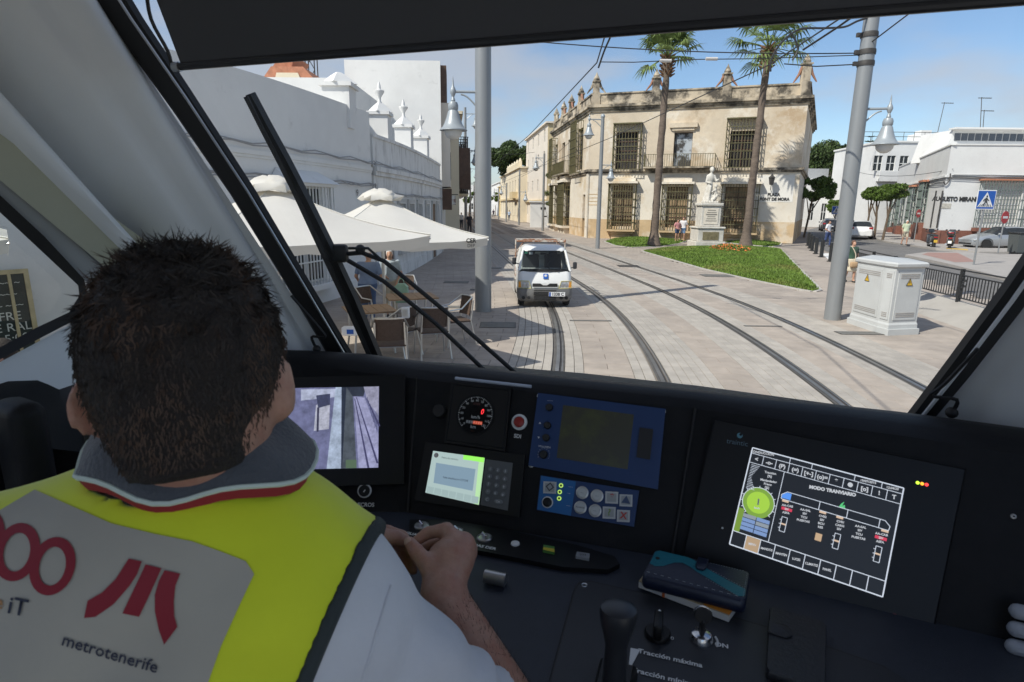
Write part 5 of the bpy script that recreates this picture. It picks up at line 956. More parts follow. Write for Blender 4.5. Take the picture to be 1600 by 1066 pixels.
for e in (-1, 1):
    b = MB(); b.tube([(e * 0.635, 0.235, 0.87), (e * 0.59, 0.36, 1.1), (e * 0.53, 0.535, 1.37)], [0.035, 0.03, 0.03], 8); b.build('pillar', m_paintw, vv, local=True); b = MB(); b.tube([(e * 0.635, 1.46, 0.87), (e * 0.53, 1.40, 1.37)], 0.05, 8); b.build('rear_pillar', m_paintw, vv, local=True)
    b = MB(); b.add([(e * 0.64, 0.27, 0.88), (e * 0.64, 1.42, 0.88), (e * 0.535, 1.38, 1.36), (e * 0.535, 0.56, 1.36)], ((0, 1, 2, 3),)); b.build('side_window', m_carglass, vv, 0, local=True)
b = MB(); rows_ = []
for i in range(5):
    k = i / 4; z = 0.885 + (1.352 - 0.885) * k; hw = 0.625 + (0.515 - 0.625) * k; y = 0.165 + (0.485 - 0.165) * k; rows_.append([Vector((hw * t_, y + 0.06 * t_ * t_, z)) for t_ in (-1, -0.6, -0.2, 0.2, 0.6, 1)])
b.sheet(rows_); b.build('windscreen', m_carglass, vv, local=True)
b = MB(); 
for r_ in (rows_[0], rows_[-1]): b.tube([p + Vector((0, -0.004, 0)) for p in r_], 0.013, 5)
for j in (0, -1): b.tube([r_[j] + Vector((0, -0.004, 0)) for r_ in rows_], 0.014, 5)
b.build('windscreen_seal', m_tyre, vv, local=True)
b = MB(); b.box((0, 1.47, 1.08), (1.06, 0.02, 0.5)); b.build('cab_rear_wall', m_paintw, vv, 0, local=True); b = MB(); b.box((0, 1.455, 1.17), (0.6, 0.01, 0.22)); b.build('rear_window', mat('bright_rear_pane', (0.55, 0.57, 0.56), 0.2), vv, 0, local=True)
b = MB(); b.rbox((0, 0.42, 0.86), (1.16, 0.34, 0.08), 0.03); b.build('dashboard', m_seat, vv, local=True)
for e in (-1, 1):
    b = MB(); b.rbox((e * 0.29, 1.15, 0.98), (0.44, 0.16, 0.5), 0.06, 3, Matrix.Rotation(R(-8), 3, 'X')); s_ = b.build('seat', m_seat, vv, local=True); b = MB(); b.rbox((e * 0.29, 1.17, 1.27), (0.22, 0.1, 0.15), 0.04, 3); b.build('headrest', m_seat, s_, local=True)
b = MB(); b.lathe([(0.17, -0.012), (0.182, 0), (0.17, 0.012), (0.158, 0)], 20, (0.28, 0.62, 0.98), (0, -0.7, 0.7), caps=False); b.build('steering_wheel', m_seat, vv, local=True)
b = MB(); b.rbox((0, 0.60, 1.28), (0.17, 0.03, 0.05), 0.012); b.build('inner_mirror', m_seat, vv, local=True); b = MB(); b.box((-0.33, 0.52, 1.30), (0.09, 0.004, 0.07)); b.build('windscreen_sticker', m_sgw, vv, 0, local=True); b = MB(); b.box((-0.46, 0.53, 1.31), (0.10, 0.004, 0.05)); b.build('green_sticker', mat('sticker_green', (0.05, 0.35, 0.2), 0.5), vv, 0, local=True)
b = MB(); b.loft([rrect(W2 * 0.90, 0.04, 0.5, 0.15, 0.1, bow=0.05), rrect(W2 * 1.0, -0.03, 0.5, 0.22, 0.12, bow=0.05), rrect(W2 * 1.015, -0.045, 0.5, 0.36, 0.12, bow=0.05), rrect(W2 * 1.012, -0.03, 0.5, 0.47, 0.12, bow=0.05)]); bp = b.build('bumper', m_plasg, vv, 40, local=True)
for z, hw, hh in ((0.435, 0.28, 0.012), (0.36, 0.28, 0.045), (0.26, 0.27, 0.05), (0.195, 0.29, 0.012)): b = MB(); b.rbox((0.0, -0.046, z), (hw * 2, 0.02, hh * 2), 0.008, 1); b.build('intake_slot', m_tyre, bp, local=True)
for x in (-0.53, -0.40, 0.40, 0.53): b = MB(); b.lathe([(0.042, -0.01), (0.042, 0.012)], 14, (x, -0.012 if abs(x) > 0.5 else -0.028, 0.25), (0, -1, 0)); b.build('lamp_recess', m_tyre, bp, local=True)
b = MB(); b.rbox((0.29, -0.068, 0.345), (0.40, 0.012, 0.105), 0.004, 1); pl = b.build('number_plate', m_sgw, vv, local=True); b = MB(); b.box((0.115, -0.076, 0.345), (0.04, 0.004, 0.1)); b.build('plate_blue_band', m_blue, pl, 0, local=True); text('1338 C', 0.105, m_blk, pl, (0.31, -0.077, 0.345), (1, 0, 0), (0, 0, 1), bold=0.003, sx=0.95, local=True)
b = MB(); b.rbox((0, 0.035, 0.555), (0.62, 0.03, 0.085), 0.015); g_ = b.build('grille', m_tyre, vv, local=True); b = MB(); b.prism([(-0.12, 0.012, 0.60), (0.12, 0.012, 0.60), (0.05, 0.012, 0.555), (-0.05, 0.012, 0.555)], (0, 0.02, 0)); b.build('badge_notch', m_paintw, g_, 0, local=True); b = MB(); b.box((0, 0.02, 0.505), (0.62, 0.02, 0.012)); b.build('grille_bar', m_paintw, g_, 0, local=True)
for e in (-1, 1):
    sh = [Vector((e * x, 0, z)) for x, z in ((0.34, 0.475), (0.66, 0.485), (0.655, 0.66), (0.40, 0.655))]; yo = lambda p, o: Vector((p.x, 0.035 + 0.05 * (p.x / W2) ** 2 - 0.01 + o, p.z)); b = MB(); b.prism([yo(p, -0.012) for p in sh], (0, 0.06, 0)); h_ = b.build('headlamp', m_lens, vv, 0, local=True)
    b = MB(); b.tube([yo(p, -0.014) for p in sh + sh[:1]], 0.011, 5); b.build('headlamp_trim', m_trim, h_, local=True); b = MB(); b.prism([yo(Vector((e * x, 0, z)), -0.018) for x, z in ((0.585, 0.50), (0.65, 0.50), (0.645, 0.64), (0.60, 0.64))], (0, 0.02, 0)); b.build('indicator', m_amber, h_, 0, local=True)
    for k in (0.42, 0.52): b = MB(); b.lathe([(0.05, 0.0), (0.048, 0.012), (0.02, 0.018)], 14, yo(Vector((e * k, 0, 0.565)), -0.006), (0, -1, 0)); b.build('reflector', m_alloy, h_, local=True)
    b = MB(); c = Vector((e * 0.755, 0.28, 1.12 if e < 0 else 1.02)); b.rbox(c, (0.10, 0.06, 0.17), 0.025, 3); mo = b.build('door_mirror', m_seat, vv, local=True); b = MB(); b.tube([c + Vector((-e * 0.03, 0.02, -0.05)), (e * 0.62, 0.34, c.z - 0.08)], 0.012, 5); b.build('mirror_arm', m_seat, mo, local=True)
    wheel(vv, e * 0.57, 0.42, 0.26, 0.15); wheel(vv, e * 0.57, 2.55, 0.26, 0.15)
    for x0, x1 in ((e * 0.12 - 0.15, e * 0.12 + 0.22),): b = MB(); b.tube([(x1, 0.15, 0.885), (x1 - 0.12, 0.18, 0.905), (x0 - 0.1, 0.205, 0.925)], 0.009, 5); b.build('wiper', m_tyre, vv, local=True)
b = MB(); c = Vector((0.02, 0.108, 0.765)); b.rbox(c, (0.12, 0.012, 0.13), 0.004, 1, Matrix.Rotation(R(-20), 3, 'X')); lg = b.build('emblem', m_blue, vv, local=True); b = MB(); b.ell(c + Vector((0, -0.008, 0.012)), (0.035, 0.006, 0.034), 10, 6); b.box(c + Vector((0, -0.006, -0.038)), (0.06, 0.006, 0.018)); b.build('emblem_shield', m_sgw, lg, local=True)
b = MB(); b.box((0, 2.45, 0.60), (1.34, 1.75, 0.06)); b.build('load_bed', m_plasg, vv, 0, local=True)
for e in (-1, 1): b = MB(); b.box((e * 0.655, 2.45, 0.78), (0.03, 1.75, 0.3)); b.build('side_board', m_paintw, vv, 0, local=True); b = MB(); b.tube([(e * 0.665, 1.66, 0.5), (e * 0.665, 1.66, 1.58)], 0.022, 6); b.build('rack_post', m_rust, vv, local=True); b = MB(); b.tube([(e * 0.66, 1.66, 1.22), (e * 0.46, 1.68, 1.5)], 0.018, 6); b.build('rack_brace', m_rust, vv, local=True)
b = MB(); b.tube([(-0.665, 1.66, 1.525), (0.665, 1.66, 1.525)], 0.024, 6); b.build('rack_bar', m_rust, vv, local=True)
b = MB(); b.box((-0.05, 1.9, 1.56), (1.0, 0.12, 0.03)); b.box((0.2, 2.3, 1.55), (0.9, 0.12, 0.03)); b.tube([(-0.6, 3.2, 1.5), (-0.6, 1.66, 1.525)], 0.018, 5); b.tube([(0.6, 3.2, 1.5), (0.6, 1.66, 1.525)], 0.018, 5); b.tube([(-0.6, 3.2, 0.6), (-0.6, 3.2, 1.5), (0.6, 3.2, 1.5), (0.6, 3.2, 0.6)], 0.02, 5); b.build('ladder_rack', m_rust, vv, local=True)
# ---- passenger cars; local frame: length along x, nose at -x
def car(name, lab, base, yaw, Ln, Wd, H, paint, st, plate=None, group=None):
    """st: stations (x fraction, half-width factor, sill z, belt z, roof z, roof half-width factor, is_glass_to_next)"""
    t = thing(name, lab, 'car', base, yaw, group); hw = Wd / 2; rings = []
    for (f, wf, zs, zb, zr, rf, g) in st:
        x = -Ln / 2 + f * Ln; w_ = hw * wf; rw = hw * rf
        prof = [(w_ * 0.9, zs), (w_ * 0.985, zs + 0.08), (w_, (zs + zb) * 0.5 + 0.08), (w_ * 0.97, zb - 0.03), (w_ * 0.94, zb), (rw + (w_ * 0.94 - rw) * 0.12, zb + (zr - zb) * 0.88), (rw * 0.93, zr - 0.01), (rw * 0.5, zr + 0.015)]
        rings.append([Vector((x, -a, z)) for a, z in prof] + [Vector((x, a, z)) for a, z in prof[::-1]])
    b = MB(); k = len(rings[0]); vs = [p for r_ in rings for p in r_]; gl = MB()
    for i in range(len(rings) - 1):
        for j in range(k):
            q = (j + 1) % k; f_ = (i * k + j, (i + 1) * k + j, (i + 1) * k + q, i * k + q); glass = st[i][6] == 1 and j in (4, 10)
            if st[i][6] == 2 and 4 <= j <= 10: glass = True
            (gl if glass else b).add([vs[n] for n in f_], ((0, 1, 2, 3),))
    b.add(rings[0], (tuple(range(k)),)); b.add(rings[-1], (tuple(range(k - 1, -1, -1)),))
    bm = bmesh.new(); me = bpy.data.meshes.new('tmp'); me.from_pydata([tuple(p) for p in b.v], [], b.f); bm.from_mesh(me); bmesh.ops.remove_doubles(bm, verts=bm.verts, dist=1e-4); b2 = MB(); b2.bm(bm); b2.build('body', paint, t, 50, local=True)
    gl.build('windows', m_glassd, t, 30, local=True)
    for x in (-Ln * 0.31, Ln * 0.30):
        for e in (-1, 1):
            wheel(t, x, e * (hw - 0.09), 0.315, 0.2, ax=(0, 1, 0))
            b = MB(); b.lathe([(0.335, -0.02), (0.365, -0.02), (0.365, 0.02), (0.335, 0.02)], 22, (x, e * (hw - 0.0), 0.33), (0, 1, 0), caps=False); b.build('wheel_arch', m_tyre, t, local=True)
    for e in (-1, 1):
        b = MB(); b.rbox((-Ln / 2 + 0.18, e * hw * 0.70, st[1][3] - 0.10), (0.28, 0.34, 0.13), 0.05, 3); b.build('headlamp', m_lens, t, local=True); b = MB(); b.rbox((Ln / 2 - 0.06, e * hw * 0.78, st[-2][3] - 0.06), (0.12, 0.3, 0.16), 0.04, 2); b.build('tail_lamp', m_tail, t, local=True)
        b = MB(); b.rbox((-Ln * 0.5 + Ln * 0.33, e * (hw + 0.08), st[3][3] + 0.08), (0.12, 0.18, 0.12), 0.04, 3); b.build('door_mirror', paint, t, local=True); b = MB(); b.rbox((0.1, e * (hw * 0.985), st[3][3] - 0.12), (0.18, 0.02, 0.03), 0.008, 1); b.build('door_handle', paint, t, local=True)
    b = MB(); b.rbox((-Ln / 2 + 0.06, 0, 0.32), (0.14, Wd * 0.7, 0.14), 0.04); b.build('front_grille', m_tyre, t, local=True); b = MB(); b.rbox((Ln / 2 - 0.02, 0, 0.58), (0.05, 0.52, 0.11), 0.008, 1); b.build('number_plate', m_sgw, t, local=True); return t
m_silver = mat('silver_paint', (0.42, 0.44, 0.46), 0.3, metal=0.55, coat=0.5); m_cwhite = mat('car_white_paint', (0.75, 0.75, 0.74), 0.3, coat=0.5); m_cblack = mat('car_dark_paint', (0.03, 0.032, 0.036), 0.3, coat=0.5)
hatch = [(0.0, 0.72, 0.22, 0.55, 0.57, 0.6, 0), (0.05, 0.88, 0.2, 0.68, 0.72, 0.7, 0), (0.18, 0.97, 0.2, 0.82, 0.88, 0.75, 0), (0.30, 1.0, 0.2, 0.90, 0.97, 0.72, 2), (0.47, 1.0, 0.2, 0.93, 1.40, 0.64, 1), (0.62, 1.0, 0.2, 0.95, 1.44, 0.63, 1), (0.78, 1.0, 0.2, 0.97, 1.40, 0.61, 1), (0.90, 0.98, 0.22, 0.99, 1.27, 0.6, 2), (0.97, 0.94, 0.25, 0.92, 1.0, 0.68, 0), (1.0, 0.85, 0.3, 0.72, 0.75, 0.7, 0)]
wag = [(0.0, 0.72, 0.22, 0.58, 0.6, 0.6, 0), (0.05, 0.88, 0.2, 0.72, 0.76, 0.7, 0), (0.18, 0.97, 0.2, 0.86, 0.92, 0.75, 0), (0.30, 1.0, 0.2, 0.94, 1.0, 0.72, 2), (0.46, 1.0, 0.2, 0.97, 1.46, 0.64, 1), (0.62, 1.0, 0.2, 0.98, 1.50, 0.64, 1), (0.80, 1.0, 0.2, 0.99, 1.50, 0.63, 1), (0.90, 0.99, 0.22, 1.0, 1.44, 0.62, 2), (0.965, 0.96, 0.25, 0.98, 1.03, 0.78, 0), (1.0, 0.88, 0.3, 0.76, 0.80, 0.7, 0)]
p = G(1570, 390); car('hatchback_car', 'silver hatchback parked nose left beside the two scooters', (p.x, p.y + 0.6, 0.02), R(-3), 4.3, 1.76, 1.45, m_silver, hatch)
p = G(1347, 374); car('estate_car', 'white estate car parked tail towards us before the orange trees', (p.x + 0.9, p.y + 2.0, 0.0), R(-118), 4.5, 1.8, 1.5, m_cwhite, wag)
p = G(1305, 362); car('dark_car', 'dark car half hidden by the right mast in the side street', (p.x, p.y + 1.5, 0.0), R(-112), 4.2, 1.75, 1.45, m_cblack, hatch)
p = G(1352, 366); car('blue_car', 'second dark car roof showing just behind the white estate', (p.x + 0.4, p.y + 4.6, 0.0), R(-116), 4.4, 1.8, 1.5, mat('navy_paint', (0.03, 0.04, 0.07), 0.3, coat=0.5), wag)
# ---- scooters; local frame: nose at -x
def scooter(lab, base, yaw, seatm, platem, case):
    t = thing('motor_scooter', lab, 'scooter', base, yaw, 'scooters parked at the corner house'); wheel(t, -0.62, 0, 0.25, 0.12, ax=(0, 1, 0)); wheel(t, 0.6, 0, 0.25, 0.13, ax=(0, 1, 0))
    b = MB(); b.loft([[Vector((x, y * w_, z0 + (z1 - z0) * k)) for y, k in ((-1, 0.15), (-0.8, 1), (0.8, 1), (1, 0.15), (0.6, 0), (-0.6, 0))] for x, w_, z0, z1 in ((0.0, 0.14, 0.28, 0.5), (0.2, 0.2, 0.34, 0.72), (0.55, 0.2, 0.45, 0.82), (0.85, 0.12, 0.62, 0.84))]); b.build('body', m_cblack, t, local=True)
    b = MB(); b.rbox((-0.18, 0, 0.27), (0.5, 0.36, 0.1), 0.04); b.build('footboard', m_cblack, t, local=True); b = MB(); b.rbox((-0.48, 0, 0.62), (0.12, 0.42, 0.62), 0.05, 3, Matrix.Rotation(R(-16), 3, 'Y')); b.build('front_shield', m_cblack, t, local=True); b = MB(); b.rbox((0.38, 0, 0.86), (0.72, 0.3, 0.11), 0.05, 3); b.build('saddle', m_seat, t, local=True)
    b = MB(); b.tube([(-0.62, 0, 0.25), (-0.5, 0, 0.7), (-0.4, 0, 1.02)], 0.03, 6); b.tube([(-0.3, -0.34, 1.06), (-0.42, -0.1, 1.0), (-0.42, 0.1, 1.0), (-0.3, 0.34, 1.06)], 0.02, 6); b.build('handlebar', m_cblack, t, local=True)
    for e in (-1, 1): b = MB(); b.tube([(-0.38, e * 0.24, 1.04), (-0.42, e * 0.3, 1.2)], 0.008, 4); b.ell((-0.42, e * 0.32, 1.22), (0.02, 0.06, 0.045), 8, 6); b.build('mirror', m_cblack, t, local=True)
    b = MB(); b.rbox((-0.46, 0, 1.14), (0.05, 0.34, 0.24), 0.02, 1, Matrix.Rotation(R(-20), 3, 'Y')); b.build('fly_screen', m_glassd, t, local=True); b = MB(); b.rbox((0.93, 0, 0.5), (0.02, 0.2, 0.17), 0.004, 1); b.build('number_plate', platem, t, 0, local=True); b = MB(); b.rbox((0.86, 0, 0.74), (0.06, 0.22, 0.08), 0.02); b.build('tail_lamp', m_tail, t, local=True); b = MB(); b.tube([(0.3, -0.17, 0.3), (0.75, -0.19, 0.36)], [0.04, 0.06], 8); b.build('exhaust', m_alloy, t, local=True)
    if case: b = MB(); b.rbox((0.82, 0, 1.05), (0.4, 0.44, 0.3), 0.1, 3); c_ = b.build('top_case', m_cblack, t, local=True); b = MB(); b.rbox((1.0, 0, 1.08), (0.06, 0.3, 0.07), 0.02); b.build('case_reflector', m_tail, c_, local=True)
p = G(1454, 388); scooter('black scooter with yellow plate nearest the barred windows', p, R(-112), m_seat, mat('plate_yellow', (0.65, 0.42, 0.05), 0.5), False)
p = G(1483, 390); scooter('black scooter with top case between the other scooter and the silver car', p, R(-128), m_seat, m_sgw, True)
# ================================================================== PEOPLE AND CAFÉ
m_skin = mat('skin', (0.50, 0.29, 0.20), 0.5, var=0.12, scale=12, sss=0.15); 
def cloth(name, col, v=0.12): return mat(name, col, 0.85, var=v, scale=9, bump=0.15, bscale=60, sheen=0.2)
def person(label, base, h=1.7, yaw=0.0, shirt=(0.6, 0.6, 0.6), legs=(0.1, 0.1, 0.2), hair=(0.03, 0.02, 0.015), shoes=(0.03, 0.03, 0.03), arms=None, stride=0.0, lean=0.0, sleeve=0.45, leglen=1.0, fat=1.0, step=0.026, cat='person', group=None, bald=False, skirt=False, name='person', headturn=0.0, skin=None):
    """a standing or walking figure facing -y, one skinned body with clothing as children"""
    t = thing(name, label, cat, base, yaw, group); k = h / 1.72; N = lambda *p: np.array(p, float) * k; ln = lean
    hipz, chz, shz = 0.92, 1.22, 1.40; A = arms or {}
    ly = lambda z: -ln * max(0, (z - 0.9)) * 1.0
    J = {}
    for e, s in ((-1, 'l'), (1, 'r')):
        sg = stride * e; J['hip' + s] = N(e * 0.09, 0, 0.90); J['knee' + s] = N(e * 0.10, -sg * 0.20 - 0.02 - abs(stride) * 0.05, 0.49); J['ank' + s] = N(e * 0.10, -sg * 0.34 + 0.02, 0.085 + (0.06 * abs(stride) if sg < 0 else 0)); J['toe' + s] = J['ank' + s] + N(e * 0.02, -0.15, -0.045)
        J['sh' + s] = N(e * 0.175 * fat, ly(shz), shz); el, wr = A.get(s, ((e * 0.27, 0.03, 1.12), (e * 0.27, -0.08, 0.88))); J['el' + s] = N(el[0], el[1] + ly(el[2]), el[2]); J['wr' + s] = N(wr[0], wr[1] + ly(wr[2]), wr[2])
    hd = N(headturn * 0.02, ly(1.6) - 0.015 - ln * 0.06, 1.605)
    def torso(P, g=0.0):
        d = d_cap(P, N(-0.06, 0, 0.95), N(0.06, 0, 0.95), (0.125 * fat + g) * k, (0.125 * fat + g) * k); d = smin(d, d_ell(P, N(0, ly(1.12) - 0.02 * (fat - 1) * 6, 1.12), N(0.155 * fat + g, 0.115 * fat + g, 0.2)), 0.06); d = smin(d, d_ell(P, N(0, ly(1.3), 1.30), N(0.185 * fat + g, 0.115 * fat + g, 0.16)), 0.06); return smin(d, d_cap(P, J['shl'], J['shr'], (0.06 + g) * k, (0.06 + g) * k), 0.07)
    def arm(P, s, g=0.0): return smin(d_cap(P, J['sh' + s], J['el' + s], (0.055 + g) * k, (0.042 + g) * k), d_cap(P, J['el' + s], J['wr' + s], (0.042 + g) * k, (0.028 + g) * k), 0.02)
    def leg(P, s, g=0.0): return smin(d_cap(P, J['hip' + s], J['knee' + s], (0.085 * fat + g) * k, (0.056 + g) * k), d_cap(P, J['knee' + s], J['ank' + s], (0.058 + g) * k, (0.038 + g) * k), 0.03)
    def body(P):
        d = torso(P); d = smin(d, d_cap(P, N(0, ly(1.42), 1.42), hd + N(0, 0.01, -0.05), 0.055 * k, 0.05 * k), 0.04); d = smin(d, d_ell(P, hd, N(0.074, 0.092, 0.112)), 0.02); d = smin(d, d_ell(P, hd + N(0, -0.035, -0.055), N(0.05, 0.055, 0.06)), 0.02); d = smin(d, d_cap(P, hd + N(0, -0.088, 0.0), hd + N(0, -0.108, -0.028), 0.01 * k, 0.016 * k), 0.01)
        for s in 'lr':
            d = smin(d, arm(P, s), 0.03); v = J['wr' + s] - J['el' + s]; v = v / np.linalg.norm(v); d = smin(d, d_cap(P, J['wr' + s], J['wr' + s] + v * 0.12 * k, 0.03 * k, 0.024 * k), 0.02); d = smin(d, leg(P, s), 0.04); d = smin(d, d_cap(P, J['ank' + s], J['toe' + s], 0.035 * k, 0.03 * k), 0.02)
            e = -1 if s == 'l' else 1; d = smin(d, d_ell(P, hd + N(e * 0.076, 0.01, -0.005), N(0.014, 0.02, 0.03)), 0.008)
        return d
    lo, hi = N(-0.62, -0.75, -0.02), N(0.62, 0.6, 1.78); st = step * k; sk = skin or m_skin
    soft('body', body, lo, hi, st, sk, t, 1, local=True)
    def shirtf(P):
        d = torso(P, 0.016); d = np.maximum(d, (0.86 * k) - P[:, 2])
        for s in 'lr':
            sh, el = J['sh' + s], J['el' + s]; v = (el - sh) / np.linalg.norm(el - sh); L_ = np.linalg.norm(el - sh); a = arm(P, s, 0.018)
            if sleeve < 1.2: a = np.maximum(a, ((P - sh) @ v) - L_ * (sleeve + 0.35)); a = np.maximum(a, np.linalg.norm(P - sh, axis=1) - L_ * (sleeve + 0.45))
            d = smin(d, a, 0.03)
        return np.maximum(d, P[:, 2] - 1.475 * k)
    soft('shirt', shirtf, lo, hi, st, cloth('cloth_%.2f_%.2f_%.2f' % shirt, shirt), t, 1, local=True)
    def trou(P):
        d = d_cap(P, N(-0.06, 0, 0.95), N(0.06, 0, 0.95), (0.13 * fat + 0.012) * k, (0.13 * fat + 0.012) * k)
        for s in 'lr': d = smin(d, leg(P, s, 0.018), 0.05)
        if skirt: d = smin(d, d_cap(P, N(0, 0, 0.9), N(0, 0, 0.55), 0.17 * k, 0.2 * k), 0.05)
        d = np.maximum(d, P[:, 2] - 0.985 * k); return np.maximum(d, (0.9 - 0.82 * leglen) * k - P[:, 2])
    soft('trousers' if not skirt else 'skirt', trou, lo, hi, st, cloth('cloth_%.2f_%.2f_%.2f' % legs, legs), t, 1, local=True)
    def shoe(P):
        d = None
        for s in 'lr': q = d_cap(P, J['ank' + s] - N(0, -0.02, 0.04), J['toe' + s], 0.046 * k, 0.04 * k); d = q if d is None else np.minimum(d, q)
        return np.maximum(d, 0.004 - P[:, 2])
    soft('shoes', shoe, lo, N(0.62, 0.6, 0.35), min(st, 0.02), cloth('cloth_%.2f_%.2f_%.2f' % shoes, shoes), t, 1, local=True)
    if not bald:
        def hairf(P):
            d = d_ell(P, hd + N(0, 0.016, 0.018), N(0.084, 0.096, 0.112)); face = (P[:, 1] - hd[1]) + 0.03 * k; return np.maximum(d, -np.maximum(face, (P[:, 2] - hd[2] - 0.055 * k)))
        soft('hair', hairf, hd - 0.2 * k, hd + 0.2 * k, 0.012, mat('hair_%.2f_%.2f' % hair[:2], hair, 0.7, bump=0.6, bscale=120), t, 1, local=True)
    return t
carry = {'l': ((-0.30, 0.02, 1.14), (-0.16, -0.16, 1.02)), 'r': ((0.27, 0.03, 1.12), (0.27, -0.08, 0.88))}
p = G(1291, 385.5); person('man in white polo and blue jeans walking past the bollards', p, 1.72, R(35), (0.75, 0.75, 0.77), (0.035, 0.06, 0.16), stride=0.5, arms=carry)
p = G(1326, 441); w1 = person('smiling woman in dark green top behind the electrical cabinet', p, 1.42, R(10), (0.03, 0.075, 0.045), (0.62, 0.55, 0.42), (0.16, 0.08, 0.05), leglen=0.55, stride=0.4, sleeve=0.35, skirt=True)
hb = thing('handbag', 'tan shoulder bag carried by the woman in green', 'handbag', p); b = MB(); b.rbox((-0.02, -0.2, 0.62), (0.26, 0.12, 0.2), 0.06, 3); b.build('pouch', cloth('bag_tan', (0.45, 0.30, 0.17)), hb, local=True); b = MB(); b.tube(smooth_path([(-0.02, -0.2, 0.70), (0.02, -0.17, 0.95), (-0.09, -0.06, 1.215), (-0.12, 0.08, 1.12), (-0.05, 0.16, 0.9)]), 0.014, 5); b.build('strap', cloth('bag_strap', (0.6, 0.5, 0.38)), hb, local=True)
p = G(1412, 383, 0.08); person('elderly man in pale polo and beige shorts on the far sidewalk', p, 1.7, R(5), (0.52, 0.58, 0.40), (0.48, 0.42, 0.31), (0.6, 0.6, 0.58), stride=0.35, leglen=0.45, fat=1.12)
p = AT(1057, 376, 43.6); p.z = 0.05; person('woman in pink top and denim shorts standing at the mansion window', p, 1.58, R(20), (0.55, 0.25, 0.25), (0.05, 0.08, 0.16), leglen=0.3, arms=carry, group=None)
p = AT(1066, 376, 43.8); p.z = 0.05; person('man in white shirt and blue shorts beside her at the mansion window', p, 1.74, R(-15), (0.72, 0.70, 0.70), (0.16, 0.26, 0.42), leglen=0.4, arms=carry)
far_p = ((733.5, 364.5, (0.03, 0.03, 0.04), (0.03, 0.03, 0.04), 'walker dressed all in black just right of the slim shaded mast', 1.75), (712, 357, (0.35, 0.45, 0.6), (0.03, 0.04, 0.08), 'walker in light blue shirt in the shaded street', 1.72), (721, 357, (0.7, 0.7, 0.68), (0.05, 0.05, 0.06), 'walker in white top left of the slim shaded mast', 1.68), (795.5, 345, (0.4, 0.5, 0.65), (0.06, 0.08, 0.12), 'distant walker in blue before the cream hall', 1.7), (799, 344, (0.12, 0.12, 0.14), (0.05, 0.05, 0.06), 'distant walker in dark clothes before the cream hall', 1.75), (771, 340, (0.06, 0.05, 0.08), (0.04, 0.04, 0.05), 'far dark walker on the sunny sidewalk', 1.7), (701, 352, (0.05, 0.05, 0.06), (0.03, 0.03, 0.05), 'dark figure in the shaded shop doorway', 1.7))
for px, py, c1, c2, lab, h in far_p: person(lab, G(px, py), h, R(random.choice((0, 180, 20))), c1, c2, stride=random.uniform(0.2, 0.6), step=0.04, group='walkers far down the street')
p = G(577, 505); person('stout man in blue polo and jeans seen from behind at the café', p, 1.50, R(168), (0.17, 0.24, 0.40), (0.06, 0.11, 0.24), bald=True, fat=1.25, lean=0.15, step=0.022, arms={'l': ((-0.33, -0.05, 1.12), (-0.34, -0.22, 0.95)), 'r': ((0.33, -0.05, 1.12), (0.36, -0.25, 0.98))})
p = G(612, 495); person('white-haired man in pale blue shirt facing us at the café', p, 1.5, R(10), (0.40, 0.47, 0.52), (0.50, 0.44, 0.34), (0.75, 0.75, 0.74), step=0.022, lean=0.1, arms={'l': ((-0.26, 0.0, 1.14), (-0.1, -0.2, 1.05)), 'r': ((0.27, 0, 1.12), (0.16, -0.2, 0.9))})
bg = thing('carrier_bag', 'pale green carrier bag held by the white-haired man', 'bag', G(618, 492)); c = AT(627, 448, 11.9); b = MB(); b.loft([[c + Vector((x * w_, y * 0.07, z)) for x, y in ((-1, -1), (1, -1), (1, 1), (-1, 1))] for w_, z in ((0.10, -0.32), (0.14, -0.2), (0.13, 0.0), (0.07, 0.06))]); b.build('sack', cloth('bag_green', (0.30, 0.50, 0.40)), bg); b = MB(); b.tube(bez(c + Vector((-0.06, 0, 0.06)), c + Vector((-0.05, 0, 0.2)), c + Vector((0.05, 0, 0.2)), c + Vector((0.06, 0, 0.06)), 8), 0.008, 5); b.build('handle', cloth('bag_green', (0.30, 0.50, 0.40)), bg)
# ------------------------------------------------------------------ statue
m_marble = mat('statue_stone', (0.60, 0.57, 0.51), 0.75, var=0.12, scale=4, bump=0.15, bscale=20, stain=[((0.42, 0.38, 0.31), 2.2, 0.52, 0.68, 0.6)])
sp = G(1108, 387); mo = thing('monument', 'white stone monument of a robed figure on a tall pedestal in the lawn', 'monument', sp); x0, y0 = sp.x, sp.y + 0.7
def zz(py): return ZAT(py, 1105, y0)
pd = MB(); lv = [(387.5, 376.5, 1.02), (376.5, 357, 0.88), (357, 354, 0.96), (354, 322, 0.66), (322, 317.5, 0.76)]
for a, c, w_ in lv: pd.rbox((x0, y0, (zz(a) + zz(c)) / 2), (w_ * 1.85, w_ * 1.85, zz(c) - zz(a) - 0.004), 0.03, 1)
po = pd.build('pedestal', m_marble, mo, 30); z1, z2 = zz(353), zz(323)
b = MB(); b.box((x0, y0 - 0.66 * 0.925 - 0.01, (z1 + z2) / 2), (0.86, 0.04, (z2 - z1) * 0.8)); pn = b.build('inscribed_panel', m_plasw, mo, 0)
for k in range(6): b = MB(); b.box((x0, y0 - 0.66 * 0.925 - 0.034, z2 - 0.22 - 0.13 * k), (0.5 + 0.18 * ((k * 7) % 3) / 2, 0.008, 0.045 if k != 2 else 0.08)); b.build('inscription_line', mat('inscription_grey', (0.25, 0.23, 0.2), 0.8), pn, 0)
